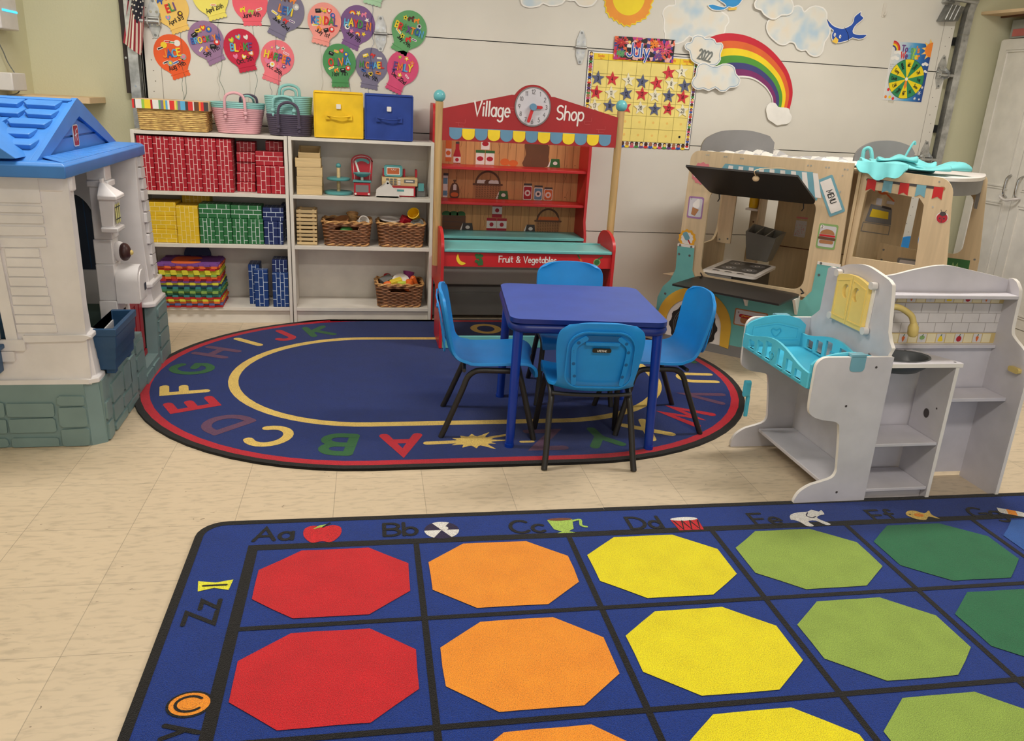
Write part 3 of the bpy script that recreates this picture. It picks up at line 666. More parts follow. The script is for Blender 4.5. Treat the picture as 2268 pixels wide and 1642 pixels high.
a.stroke(f, smooth_path([(.015, .04), (0, .02), (.012, .005), (.03, .012)], 4), .004, 'rug_navy', D2+.0006); a.build('elephant_motif', R2, smooth=0)
f, a = pic('fish', 3.101, -2.49)
a.poly(f, smooth_path([(-.05, .005), (-.03, .03), (.0, .033), (.025, .012), (.055, .03), (.045, .0), (.055, -.03), (.025, -.012), (0, -.032), (-.03, -.026)], 3, True), 'rug_yel', D2); a.disc(f, -.005, 0, .018, 'oct_org', D2+.0005, ry=.012); a.disc(f, -.035, .008, .004, 'rug_black', D2+.0006); a.build('fish_motif', R2, smooth=0)
f, a = pic('glue', 3.466, -2.50, -.5)
a.poly(f, [(-.05, .02), (.03, .02), (.05, .005), (.05, -.005), (.03, -.02), (-.05, -.02)], 'rug_white', D2); a.poly(f, [(-.02, .02), (.01, .02), (.01, -.02), (-.02, -.02)], 'oct_org', D2+.0005); a.build('glue_motif', R2, smooth=0)
f, a = pic('zip', .783, -2.71, pi/2)
a.poly(f, [(-.025, .04), (.025, .048), (.014, .0), (.025, -.045), (-.025, -.04), (-.012, 0)], 'rug_lemon', D2); a.stroke(f, [(0, .03), (0, -.03)], .008, 'rug_black', D2+.0005); a.build('zip_motif', R2, smooth=0)
f, a = pic('yoyo', .806, -3.173)
a.disc(f, 0, 0, .05, 'rug_black', D2, ry=.042); a.disc(f, 0, 0, .044, 'oct_org', D2+.0005, ry=.036); a.stroke(f, arc(0, 0, .03, .024, 40, 320, 14), .007, 'rug_black', D2+.001); a.disc(f, 0, 0, .016, 'oct_org', D2+.0012); a.build('yoyo_motif', R2, smooth=0)
# ---------------------------------------------------------------- activity table and its chairs
TB = thing('activity_table', 'square blue children table standing on the oval rug', 'table', (2.066, -1.585, RT), radians(-5.8))
a = MB(); a.prism(XY(.512), rrect(-.305, -.305, .305, .305, .05, 8), 0, .018, 'tab_blue', side='tab_edge'); a.build('tabletop', TB, bevel=.003)
a = MB(); a.tube([(p[0], p[1], .492) for p in rrect(-.293, -.293, .293, .293, .055, 6)], .0185, 'tab_edge', 10, closed=True); a.build('rim_rail', TB)
for sx in (-1, 1):
    for sy in (-1, 1):
        a = MB(); x, y = sx*.270, sy*.270
        a.tube([(x*1.045, y*1.045, 0), (x*1.045, y*1.045, .012), (x*1.04, y*1.04, .014), (x, y, .495)], [.019, .019, .0175, .0195], 'tab_leg', 14); a.build('leg', TB)

def make_chair(label, group):
    T = thing('child_chair', label, 'chair', (0, 0, 0), 0, group)
    prof = smooth_path([(.172, .262), (.168, .288), (.135, .303), (.04, .298), (-.06, .294), (-.125, .305), (-.160, .340), (-.176, .40), (-.189, .47), (-.20, .53), (-.208, .588)], 5)
    wid = smooth_path([(0, .315), (.1, .335), (.25, .335), (.42, .325), (.52, .300), (.60, .285), (.70, .300), (.80, .315), (.90, .315), (.965, .29), (1.0, .235)], 8)
    def w_at(t):
        for i in range(len(wid)-1):
            if wid[i][0] <= t <= wid[i+1][0]:
                q = (t-wid[i][0])/max(1e-6, wid[i+1][0]-wid[i][0]); return wid[i][1]+(wid[i+1][1]-wid[i][1])*q
        return wid[-1][1]
    ls = [0]
    for i in range(1, len(prof)): ls.append(ls[-1]+sqrt((prof[i][0]-prof[i-1][0])**2+(prof[i][1]-prof[i-1][1])**2))
    N_ = 18; vs = []; fs = []
    for i, (y, z) in enumerate(prof):
        t = ls[i]/ls[-1]; w = w_at(t)
        i0, i1 = max(0, i-1), min(len(prof)-1, i+1); ty, tz = prof[i1][0]-prof[i0][0], prof[i1][1]-prof[i0][1]; l = sqrt(ty*ty+tz*tz); ny, nz = tz/l, -ty/l
        if ny*1+nz*1 < 0: ny, nz = -ny, -nz
        cup = .016 if t < .45 else .020
        topround = max(0, (t-.90)/.10)
        for k in range(N_+1):
            u = -1+2*k/N_; x = u*w/2
            lift = cup*abs(u)**2.6
            dz = -.020*topround*abs(u)**3
            vs.append((x, y+ny*lift, z+nz*lift+dz))
    for i in range(len(prof)-1):
        for k in range(N_):
            q = i*(N_+1)+k; fs.append((q, q+1, q+N_+2, q+N_+1))
    a = MB(); a.add(vs, fs, 'ch_blue'); o = a.build('seat_shell', T, smooth=80)
    s = o.modifiers.new('th', 'SOLIDIFY'); s.thickness = .012; s.offset = 0; bv = o.modifiers.new('bv', 'BEVEL'); bv.width = .004; bv.segments = 2; bv.angle_limit = radians(50)
    # rear face details (they sit on the outside of the back)
    bt = Fr((0, -.2015, .47), (1, 0, 0), (0, -.155, .988)); 
    a = MB()
    a.stroke(bt, rrect(-.122, -.135, .122, .088, [.05, .05, .07, .07], 6), .005, 'ch_blue', .002, .005, closed=True)
    for s_ in (-1, 1):
        a.stroke(bt, smooth_path([(s_*.088, -.12), (s_*.098, -.02), (s_*.096, .03), (s_*.062, .062)], 5), .018, 'ch_blue', .0015, .004)
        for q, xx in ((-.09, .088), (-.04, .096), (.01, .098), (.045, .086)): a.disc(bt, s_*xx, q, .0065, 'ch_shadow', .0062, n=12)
    a.v = [(x, y+.017*min(1.0, abs(x)/.145)**2.6, z) for x, y, z in a.v]
    a.build('back_ribs', T, bevel=.001)
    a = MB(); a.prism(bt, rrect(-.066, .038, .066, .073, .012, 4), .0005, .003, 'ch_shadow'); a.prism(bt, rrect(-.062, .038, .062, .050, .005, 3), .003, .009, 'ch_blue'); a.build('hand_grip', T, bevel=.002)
    a = MB(); a.prism(bt, rrect(-.034, .008, .034, .024, .006, 4), .001, .005, 'ch_black'); a.text(Fr(bt.p(0, .0125, 0), bt.x, bt.y), 'LIFETIME', .007, .0012, 'tagw', .0056); a.build('brand_plate', T)
    R_ = .0118
    for s_ in (-1, 1):
        x = s_*.150
        a = MB(); a.tube(smooth_path([(s_*.172, .190, 0), (s_*.166, .175, .06), (s_*.155, .140, .20), (x, .122, .258), (x, .095, .281), (x, .05, .283), (x, .0, .283)], 5), R_, 'ch_black', 10); a.build('leg', T)
        a = MB(); a.tube(smooth_path([(s_*.172, -.185, 0), (s_*.166, -.160, .06), (s_*.156, -.105, .20), (x, -.085, .252), (x, -.055, .278), (x, -.02, .283), (x, .0, .283)], 5), R_, 'ch_black', 10); a.build('leg', T)
    for y, z in ((-.10, .280), (.105, .274)):
        a = MB(); a.tube(smooth_path([(-.152, y, z), (-.07, y, z-.006), (.07, y, z-.006), (.152, y, z)], 5), .008, 'ch_black', 8); a.build('cross_bar', T)
    return T
CG = 'blue chairs around the activity table'
ch = make_chair('blue plastic chair nearest the camera, its back with a black plate facing us', CG)
ch.location = (2.045, -1.872, .006); ch.rotation_euler = (radians(1.2), 0, radians(-5.8))
dup(ch, (1.700, -1.583, RT), radians(-97.0), 'blue plastic chair on the left side of the table, seen from its side', CG).rotation_euler[0] = 0
dup(ch, (2.415, -1.585, RT), radians(89.0), 'blue plastic chair on the right side of the table before the toy food truck', CG).rotation_euler[0] = 0
dup(ch, (2.150, -1.225, RT), radians(174.2), 'blue plastic chair on the far side of the table before the market stall', CG).rotation_euler[0] = 0
c5 = dup(ch, (4.86, -.10, 0), radians(196), 'blue plastic chair standing behind the toy food truck', 'spare chairs'); c5.rotation_euler[0] = 0
del c5['group']

# ---------------------------------------------------------------- wooden market stall
ST = thing('market_stall', 'red and turquoise wooden play shop with a clock sign', 'play shop', (0, 0, 0))
PX0, PX1 = 1.590, 2.580
SY = -.33       # sign and posts
# counter sides
for x0, x1 in ((1.602, 1.618), (2.535, 2.551)):
    a = MB(); pr = [(-.535, RT+.001), (-.235, RT+.001), (-.235, .56)]+arc(-.385, .565, .15, .085, 0, 180, 14)[0:]+[(-.535, .56)]
    a.prism(YZ(x0), pr, 0, x1-x0, 'shop_red'); a.build('counter_side', ST, bevel=.003)
    a = MB(); pr = [(.06, .002), (.318, .002), (.318, 1.20)]+arc(.275, 1.21, .043, .06, 0, 90, 6)+arc(.15, 1.21, .05, .06, 90, 180, 6)+[(.09, 1.0), (.10, .62), (.06, .54)]
    q0 = x0 if x0 < 2 else x0+.0; a.prism(YZ(q0), pr, 0, .016, 'shop_red'); a.build('rear_side', ST, bevel=.003)
    a = MB(); a.box(x0+.001, -.235, .30, x1-.001, .06, .42, 'shop_red'); a.build('side_rail', ST, bevel=.002)
a = MB(); a.box(1.618, -.53, .540, 2.535, -.24, .556, 'shop_teal'); a.build('counter_top', ST, bevel=.003)
a = MB(); a.box(1.618, -.30, .556, 2.535, -.285, .560, 'shop_teal'); a.build('counter_lip', ST, bevel=.001)
a = MB(); a.box(1.618, -.529, RT+.001, 2.535, -.515, .080, 'shop_teal'); a.build('kick_board', ST, bevel=.002)
f = XZ(-.520); a = MB(); a.prism(f, [(1.618, .462), (2.535, .462), (2.535, .540), (1.618, .540)], 0, -.012, 'shop_red')
a.text(Fr((2.07, -.520, .489), (1, 0, 0), (0, 0, 1)), 'Fruit & Vegetables', .033, .0052, 'pr_white', .0008, sx=.96)
a.poly(f, smooth_path([(1.692, .530), (1.698, .51), (1.708, .492), (1.728, .484), (1.734, .478), (1.715, .470), (1.695, .480), (1.684, .505)], 3, True), 'pr_yel', .0008)
for k in range(16): a.disc(f, 1.805+random.uniform(-.017, .017), .502+random.uniform(-.026, .026), .009, 'pr_grn', .0007+.0001*k, n=9)
a.poly(f, [(2.352, .520), (2.366, .513), (2.392, .474), (2.386, .470), (2.362, .496)], 'pr_org', .0008); a.stroke(f, [(2.356, .518), (2.345, .534)], .008, 'pr_grn', .0009)
a.disc(f, 2.455, .497, .020, 'trk_lime', .0008); a.disc(f, 2.455, .497, .015, 'pr_grn', .0012); a.stroke(f, [(2.462, .516), (2.482, .526)], .008, 'pr_grn', .0009)
a.build('fruit_sign', ST, bevel=.0)
# posts with balls
for x in (PX0+.005, PX1-.005):
    a = MB(); a.tube([(x, SY, .43), (x, SY, 1.285)], .0205, 'shop_post', 18); o = a.build('post', ST)
    b = MB(); b.ball((x, SY, 1.312), .031, 'ball_teal', 24, 16); b.build('ball', o)
# sign board
sg = [(1.612, 1.094), (2.558, 1.094), (2.558, 1.252), (2.20, 1.338)]+arc(2.085, 1.283, .112, .110, 30, 150, 18)+[(1.972, 1.338), (1.612, 1.252)]
f = XZ(SY-.012); a = MB(); a.prism(f, sg, 0, -.014, 'shop_sign')
a.text(Fr((1.868, SY-.012, 1.226), (1, 0, 0), (0, 0, 1)), 'Village', .072, .0085, 'pr_white', .0008, sx=.80, slant=.06)
a.text(Fr((2.290, SY-.012, 1.226), (1, 0, 0), (0, 0, 1)), 'Shop', .070, .0085, 'pr_white', .0008, sx=.88, slant=.06)
nA = 13; wA = (2.528-1.648)/nA
a.poly(f, [(1.648, 1.160), (2.528, 1.160), (2.528, 1.150), (1.648, 1.150)], 'pr_blue', .0008)
for k in range(nA):
    x = 1.648+wA*k
    a.poly(f, [(x+.001, 1.157), (x+.001, 1.127)]+arc(x+wA/2, 1.127, wA/2-.001, .027, 180, 360, 10)+[(x+wA-.001, 1.157)], 'pr_blue' if k % 2 == 0 else 'pr_yel', .0010+.0004*(k % 2))
for bx, bz in ((1.68, 1.185), (2.02-.08, 1.275), (2.44, 1.185), (2.36, 1.225)):
    a.stroke(f, [(bx, bz), (bx+.05, bz), (bx+.05, bz+.018)], .0014, 'pr_brick', .0008); a.stroke(f, [(bx+.015, bz), (bx+.015, bz-.016), (bx+.045, bz-.016)], .0014, 'pr_brick', .0008)
S_ = a.build('sign_board', ST, bevel=.0)
a = MB(); ck = XZ(SY-.0125).sub(2.085, 1.283)
a.prism(ck, arc(0, 0, .097, .100, 0, 360, 40), 0, .0035, 'trk_grey'); a.disc(ck, 0, 0, .090, 'nur', .0040, ry=.093, n=40)
for k in range(1, 13):
    q = pi/2-2*pi*k/12; a.text(Fr(ck.p(.073*cos(q), .075*sin(q)-.010), ck.x, ck.y), str(k), .021, .0022, 'pr_dk', .0046, sx=.9)
a.build('clock_face', S_)
a = MB(); a.stroke(ck, [(0, 0), (.044, -.001)], .016, 'shop_red', .006, .006); a.stroke(ck, [(0, 0), (-.021, -.072)], .016, 'shop_red', .0125, .006); a.build('clock_hands', S_)
a = MB(); a.prism(ck, arc(0, 0, .0175, .0175, 0, 360, 20), .004, .024, 'pr_blue'); a.build('clock_knob', S_, bevel=.002)
# rear cabinet: printed back, two red shelves, teal shelf
f = XZ(.300); a = MB(); a.prism(f, [(1.618, .50), (2.535, .50), (2.535, 1.16), (1.618, 1.16)], 0, -.008, 'pr_wood')
for k in range(1, 18): a.stroke(f, [(1.618+.0515*k, .50), (1.618+.0515*k, 1.16)], .0018, 'pr_line', .0006, caps=False)
for k in range(34):
    x = 1.63+random.random()*.89; z = .52+random.random()*.6
    a.stroke(f, smooth_path([(x, z), (x+.006, z+.03), (x-.003, z+.06), (x+.005, z+.09)], 3), .0012, 'pr_line', .0005)
for z in (.515, .735, .93):
    for x in (1.68, 1.95, 2.22, 2.48): a.disc(f, x+random.uniform(-.04, .04), z+.012, .003, 'pr_brown', .0007, n=8)
def can(x, z, w=.062, h=.085, c='pr_red'):
    a.poly(f, [(x, z), (x+w, z), (x+w, z+h), (x, z+h)], 'pr_white', .0009); a.poly(f, [(x, z), (x+w, z), (x+w, z+h*.26), (x, z+h*.26)], c, .0012); a.poly(f, [(x, z+h*.8), (x+w, z+h*.8), (x+w, z+h), (x, z+h)], c, .0012); a.disc(f, x+w/2, z+h*.53, .013, 'pr_red', .0014, n=14)
def bask(x, z, w, h, hh, fill):
    a.stroke(f, arc(x, z+h, w*.44, hh, 0, 180, 18), .012, 'pr_brown', .0010)
    for k in range(5): a.disc(f, x-w*.3+w*.15*k, z+h+.012, .022, fill[k % len(fill)], .0011+.0001*k, ry=.016, n=14)
    a.poly(f, [(x-w*.46, z), (x+w*.46, z), (x+w*.5, z+h), (x-w*.5, z+h)], 'pr_tan', .0018); a.stroke(f, [(x-w*.52, z+h), (x+w*.52, z+h)], .012, 'pr_brown', .0020)
    for j in range(7):
        for k in range(9): a.stroke(f, [(x-w*.42+w*.1*k, z+.008+h*.13*j), (x-w*.36+w*.1*k, z+.012+h*.13*j)], .0035, 'pr_brown', .0021, caps=False)
def card(x, z, c, gl, w=.06, h=.05):
    a.poly(f, [(x-.012, z), (x+.006, z), (x+.008, z+h)], 'pr_white', .0022); a.poly(f, [(x, z), (x+w, z), (x+w-.008, z+h), (x+.010, z+h)], c, .0024); a.disc(f, x+w*.52, z+h*.48, .014, gl, .0026, n=14, ry=.011)
def jar(x, z, c, w=.056, h=.10, lab='pr_dk'):
    a.poly(f, rrect(x, z, x+w, z+h*.86, .008, 3), 'pr_white', .0009); a.poly(f, rrect(x+.004, z+.004, x+w-.004, z+h*.80, .006, 3), c, .0011); a.poly(f, [(x+.002, z+h*.88), (x+w-.002, z+h*.88), (x+w-.002, z+h), (x+.002, z+h)], 'pr_dk', .0011); a.disc(f, x+w/2, z+h*.42, .019, 'pr_white', .0013, n=16); a.disc(f, x+w/2, z+h*.42, .009, lab, .0015, n=12)
Z1, Z2, Z3 = .928, .724, .520
a.poly(f, [(1.70, Z1+.01), (1.735, Z1+.01), (1.735, Z1+.17), (1.70, Z1+.17)], 'pr_org', .0009); a.poly(f, [(1.70, Z1+.035), (1.735, Z1+.035), (1.735, Z1+.085), (1.70, Z1+.085)], 'pr_white', .0011); a.disc(f, 1.716, Z1+.06, .014, 'pr_org', .0013)
a.poly(f, [(1.748, Z1), (1.792, Z1), (1.792, Z1+.05), (1.782, Z1+.085), (1.782, Z1+.115), (1.760, Z1+.115), (1.760, Z1+.085), (1.748, Z1+.05)], 'pr_red', .0009); a.poly(f, [(1.748, Z1+.004), (1.792, Z1+.004), (1.792, Z1+.04), (1.748, Z1+.04)], 'pr_white', .0011); a.disc(f, 1.77, Z1+.022, .011, 'pr_red', .0013); a.poly(f, [(1.76, Z1+.115), (1.782, Z1+.115), (1.782, Z1+.128), (1.76, Z1+.128)], 'pr_dk', .0011)
for x, z in ((1.885, Z1), (1.945, Z1), (1.914, Z1+.088)):
    a.poly(f, [(x, z), (x+.053, z), (x+.053, z+.08), (x, z+.08)], 'pr_white', .0009); a.poly(f, [(x-.002, z+.068), (x+.055, z+.068), (x+.055, z+.084), (x-.002, z+.084)], 'pr_grn', .0012); a.disc(f, x+.026, z+.034, .020, 'pr_red', .0012, ry=.014)
a.disc(f, 2.065, Z1+.020, .029, 'pr_org', .0009, ry=.021); a.disc(f, 2.118, Z1+.015, .029, 'pr_org', .0010, ry=.019)
a.poly(f, smooth_path([(2.18, Z1), (2.33, Z1), (2.336, Z1+.06), (2.325, Z1+.14), (2.19, Z1+.14), (2.195, Z1+.07)], 3, True), 'pr_brown', .0009); card(2.345, Z1, 'pr_grn', 'pr_white', .07)
a.poly(f, [(1.69, Z2), (1.718, Z2), (1.718, Z2+.13), (1.69, Z2+.13)], 'pr_white', .0009); a.poly(f, [(1.69, Z2+.08), (1.716, Z2+.08), (1.716, Z2+.115), (1.69, Z2+.115)], 'pr_blue', .0011); a.poly(f, [(1.69, Z2+.13), (1.72, Z2+.13), (1.72, Z2+.145), (1.69, Z2+.145)], 'pr_dk', .0011); a.poly(f, [(1.69, Z2+.01), (1.716, Z2+.01), (1.716, Z2+.04), (1.69, Z2+.04)], 'pr_blue', .0011)
a.poly(f, smooth_path([(1.735, Z2), (1.785, Z2), (1.79, Z2+.05), (1.775, Z2+.085), (1.764, Z2+.09), (1.770, Z2+.105), (1.75, Z2+.105), (1.756, Z2+.09), (1.745, Z2+.085), (1.732, Z2+.05)], 3, True), 'pr_brown', .0009); a.poly(f, [(1.752, Z2+.045), (1.772, Z2+.045), (1.772, Z2+.075), (1.762, Z2+.082), (1.752, Z2+.075)], 'pr_white', .0012); a.disc(f, 1.761, Z2+.018, .024, 'pr_org', .0012, ry=.014)
bask(1.965, Z2, .17, .085, .078, ['pr_white', 'pr_white', 'pr_brown', 'pr_white', 'pr_white']); card(2.03, Z2, 'pr_grn', 'pr_white', .068)
jar(2.19, Z2, 'pr_red', lab='pr_red'); jar(2.258, Z2, 'pr_blue', h=.09, lab='pr_dk'); jar(2.322, Z2, 'pr_org', h=.08, lab='pr_org')
a.poly(f, [(1.69, Z3), (1.835, Z3), (1.835, Z3+.095), (1.69, Z3+.095)], 'pr_brown', .0009)
for k in range(3): a.stroke(f, [(1.69, Z3+.03*(k+1)-.005), (1.835, Z3+.03*(k+1)-.005)], .002, 'pr_dk', .0012, caps=False)
for k in range(3): a.disc(f, 1.715+.045*k, Z3+.102, .028, 'pr_grn', .0007, ry=.020)
can(1.968, Z3); can(2.033, Z3); can(2.0, Z3+.088); card(1.81, Z3, 'pr_dk', 'pr_white', .075); card(2.215, Z3, 'pr_dk', 'pr_white', .068); bask(2.36, Z3, .16, .075, .075, ['pr_org'])
a.build('printed_back', ST, smooth=0)
for z in (.925, .722): 
    a = MB(); a.box(1.618, .11, z-.016, 2.535, .299, z, 'shop_red'); a.build('shelf', ST, bevel=.002)
a = MB(); a.box(1.618, .055, .512, 2.535, .299, .528, 'shop_teal'); a.build('lower_counter', ST, bevel=.002)
a = MB(); a.prism(XZ(.100), [(1.618, .39), (2.47, .39), (2.50, .505), (1.618, .505)], 0, -.012, 'shop_grey'); a.build('board_panel', ST)
a = MB(); a.prism(XZ(.115), [(1.618, .028), (2.535, .028), (2.535, .165), (1.618, .165)], 0, -.012, 'shop_grey'); a.build('base_board', ST)
a = MB(); a.box(1.618, .13, .165, 2.535, .315, .177, 'shop_grey'); a.box(1.63, .14, .002, 1.65, .31, .165, 'shop_grey'); a.box(2.505, .14, .002, 2.525, .31, .165, 'shop_grey'); a.build('base_shelf', ST)

# ---------------------------------------------------------------- wooden food truck play set (local: x along the front, y inwards)
TR = thing('toy_food_truck', 'plywood and turquoise toy food truck with open serving flap', 'play kitchen', (3.218, -.616, 0), radians(-42.7))
f = XZ(0); DB = .80
win = rrect(-.195, .43, .375, .905, [.06, .06, .05, .05], 6)
a = MB()
a.prism(f, [(-.415, .40), (-.30, .43), (-.335, .60), (-.328, 1.02)]+arc(-.278, 1.054, .05, .05, 180, 90, 6)+[(.520, 1.104), (.532, .70), (.545, .40)], 0, -.016, 'trk_wood', holes=[win[::-1]], side='trk_edge')
for x, z in ((-.24, 1.085), (-.228, 1.085), (-.14, 1.083), (-.128, 1.083), (-.05, 1.081), (-.038, 1.081), (.30, 1.075), (.315, 1.075), (.39, 1.073), (.404, 1.073), (.48, 1.071), (.494, 1.071), (.475, 1.04), (.478, .96)): a.disc(f, x, z, .0045, 'galv', .0010, n=8)
fp = a.build('front_panel', TR, bevel=.002)
a = MB()
skirt = [(-.425, .0), (.60, 0), (.545, .60), (.43, .60), (.425, .44), (.385, .385), (.30, .37), (-.16, .37), (-.21, .40), (-.235, .45), (-.24, .59), (-.34, .59), (-.335, .44), (-.36, .375), (-.40, .33), (-.425, .26)]
a.prism(f, skirt, .001, .010, 'trk_teal', side='trk_wood')
a.poly(f, [(-.24, .575), (-.34, .575), (-.34, .59), (-.24, .59)], 'trk_white', .0112); a.poly(f, [(.43, .585), (.545, .585), (.545, .60), (.43, .60)], 'trk_white', .0112)
a.poly(f, [(-.425, 0), (.60, 0), (.594, .062), (-.425, .062)], 'trk_grey', .0108)
for x, z in ((-.325, .58), (-.258, .58), (-.325, .53), (-.262, .53), (-.38, .29), (.448, .592), (.448, .53)): a.disc(f, x, z, .007, 'galv_d', .0116, n=10)
a.build('turquoise_skirt', TR, bevel=.0015)
# wheel arch and tyre
WX, WZ = -.190, .118
a = MB(); a.poly(f, [(-.365, .05)]+arc(WX, .14, .175, .16, 180, 0, 18)[::1]+[(-.02, .05)], 'trk_white', .0112)
a.prism(f, arc(WX, .14, .222, .215, 0, 180, 26)+[(WX-.222, .040), (WX-.165, .048)]+arc(WX, .14, .165, .150, 180, 0, 22)+[(WX+.170, .048), (WX+.222, .040)], .011, .016, 'trk_yel'); a.build('wheel_arch', TR, bevel=.001)
a = MB(); pts = []
for k in range(48):
    r = .145 if k % 4 < 2 else .136; q = 2*pi*k/48; pts.append((WX+r*cos(q), WZ+.012+r*.93*sin(q)))
a.prism(f, pts, .011, .014, 'trk_black')
a.stroke(f, arc(WX, WZ+.012, .118, .110, 0, 360, 40), .002, 'trk_grey', .0145, closed=True); a.stroke(f, arc(WX, WZ+.012, .108, .100, 0, 360, 40), .002, 'trk_grey', .0145, closed=True)
a.disc(f, WX, WZ+.012, .095, 'trk_white', .0146, ry=.088, n=36); a.disc(f, WX, WZ+.012, .088, 'trk_black', .0150, ry=.081, n=36); a.disc(f, WX, WZ+.012, .072, 'trk_pink' if 0 else 'nur', .0154, ry=.066, n=36); a.disc(f, WX, WZ+.012, .014, 'trk_grey', .0158, n=16)
a.build('tyre', TR)
# stickers on the front
def sticker(name, pts, edge, inner, k=.84, mat2=None):
    q = MB(); cx = sum(p[0] for p in pts)/len(pts); cz = sum(p[1] for p in pts)/len(pts)
    q.poly(f, pts, edge, .0014); q.poly(f, [(cx+(p[0]-cx)*k, cz+(p[1]-cz)*k) for p in pts], inner, .0020); return q
def burst(cx, cz, r, n): return [(cx+(r if k % 2 == 0 else r*.87)*cos(pi*k/n), cz+(r if k % 2 == 0 else r*.87)*sin(pi*k/n)) for k in range(2*n)]
q = sticker('s', burst(-.253, .985, .062, 12), 'trk_pink', 'trk_pink'); q.text(Fr((-.265, 0, .985-.022), (1, 0, 0), (0, 0, 1)), 'OP', .05, .006, 'trk_white', .0026); q.build('round_sticker', TR)
q = sticker('s', burst(-.292, .622, .054, 11), 'trk_orng', 'trk_white', .70); q.poly(f.sub(-.296, .632, .6), rrect(-.015, -.02, .015, .028, .01, 4), 'trk_blue', .0026); q.stroke(f.sub(-.296, .632, .6), [(0, -.02), (0, -.042)], .008, 'pr_red', .0024); q.build('lolly_sticker', TR)
q = sticker('s', rrect(-.310, .738, -.222, .858, .010, 4), 'trk_purple', 'nur'); q.poly(f.sub(-.266, .785, -.3), [(-.020, .01), (.020, .01), (.012, -.03), (-.012, -.03)], 'pr_tan', .0026)
for k in range(3): q.disc(f, -.262+.004*k, .812+.012*k, .020-.005*k, 'trk_white', .0026+.0002*k, n=14)
q.text(Fr((-.293, 0, .84), (1, 0, 0), (0, 0, 1)), '1', .012, .002, 'pr_dk', .003); q.build('ice_cream_sticker', TR)
q = sticker('s', rrect(.405, .667, .500, .795, .010, 4), 'trk_lime', 'cal_y' if 0 else 'nur')
q.poly(f, arc(.452, .742, .036, .026, 0, 180, 12), 'pr_tan', .0026); q.stroke(f, [(.418, .735), (.488, .735)], .010, 'shop_red', .0028); q.stroke(f, [(.416, .722), (.490, .720)], .014, 'pr_brown', .0030); q.poly(f, rrect(.418, .694, .488, .712, .008, 3), 'pr_tan', .0028); q.disc(f, .422, .778, .010, 'trk_white', .0026); q.text(Fr((.422, 0, .772), (1, 0, 0), (0, 0, 1)), '2', .012, .0022, 'pr_dk', .003); q.build('burger_sticker', TR)
q = MB(); fm = f.sub(.437, .936, -1.08); P_ = rrect(-.099, -.040, .099, .040, .008, 3)
q.poly(fm, P_, 'trk_blue', .0014); q.poly(fm, rrect(-.085, -.028, .085, .028, .004, 3), 'trk_white', .002); q.text(Fr(fm.p(.004, -.013), fm.x, fm.y), 'MENU', .028, .0042, 'pr_black', .0026, sx=.8); q.build('menu_sticker', TR)
q = MB(); P_ = [(-.13, 1.048), (.330, 1.044), (.378, .95), (.372, .905), (-.19, .905), (-.19, .95)]
q.poly(f, P_, 'trk_blue', .0014)
for k in range(9): q.poly(f, [(-.11+.055*k, 1.040), (-.085+.055*k, 1.040), (-.088+.06*k, .92), (-.118+.06*k, .92)], 'trk_white', .0020)
q.build('awning_sticker', TR)
fm = XZ(-.0105).sub(.130, .232)
q = MB(); q.poly(fm, rrect(-.092, -.048, .092, .048, .008, 3), 'pr_tan', .0002); q.poly(fm, rrect(-.085, -.041, .085, .041, .006, 3), 'nur', .0006); q.poly(fm, rrect(-.055, -.032, .062, .008, .018, 5), 'pr_tan', .001); q.stroke(fm, [(-.055, .010), (.058, .006)], .020, 'pr_red', .0012); q.stroke(fm, [(-.05+.012*k, .008+.004*(k % 2)) for k in range(9)], .003, 'pr_yel', .0016); q.text(Fr(fm.p(-.070, .022), fm.x, fm.y), '4', .012, .002, 'pr_dk', .001); q.build('hot_dog_sticker', TR)
# flaps
def flap(name, p0, p1, q0, q1, th=.010):
    P = [Vector(p0), Vector(p1), Vector(q1), Vector(q0)]; ux = (P[1]-P[0]); n = ux.cross(P[3]-P[0]); 
    fr = Fr(P[0], ux, n.cross(ux)); pts = [((p-P[0]).dot(fr.x), (p-P[0]).dot(fr.y)) for p in P]
    L_ = pts[1][0]; H_ = pts[2][1]
    out = smooth_path([(0, .05), (.012, .012), (.05, 0)], 3)+smooth_path([(L_-.05, 0), (L_-.012, .012), (L_, .05)], 3)+[pts[2], pts[3]]
    a = MB(); a.prism(fr, out, 0, th, 'trk_black'); return a.build(name, TR, bevel=.002), fr
fl, fr_f = flap('serving_flap', (-.195, -.006, .893), (.375, -.006, .893), (-.245, -.285, 1.042), (.325, -.285, 1.042))
a = MB(); a.tube(smooth_path([(.19, -.008, 1.05), (.17, -.14, 1.055), (.12, -.292, 1.048), (.118, -.275, 1.02)], 4), .0022, 'lid_cream', 6); a.ball((.118, -.262, 1.005), .018, 'lid_cream', 12, 8, (1, .7, .8)); a.build('pull_cord', TR)
a = MB()
for x in (-.14, .31): a.tube([(x, -.010, .893), (x+.004, -.004, .86), (x-.004, -.002, .845)], .003, 'pr_black', 6)
a.build('hook_loop', TR)
flap('counter_flap', (-.20, -.006, .425), (.375, -.006, .415), (-.225, -.335, .425), (.345, -.335, .408))
for x in (.09, .36):
    a = MB(); a.prism(YZ(x), [(-.012, .405), (-.13, .405), (-.012, .30)], 0, .014, 'trk_white'); a.build('flap_bracket', TR, bevel=.002)
a = MB()
for x in (-.19, .365): a.tube([(x, .004, .44), (x+.03, -.05, .432), (x+.02, -.06, .428)], .004, 'pr_black', 6)
a.build('flap_hook', TR)
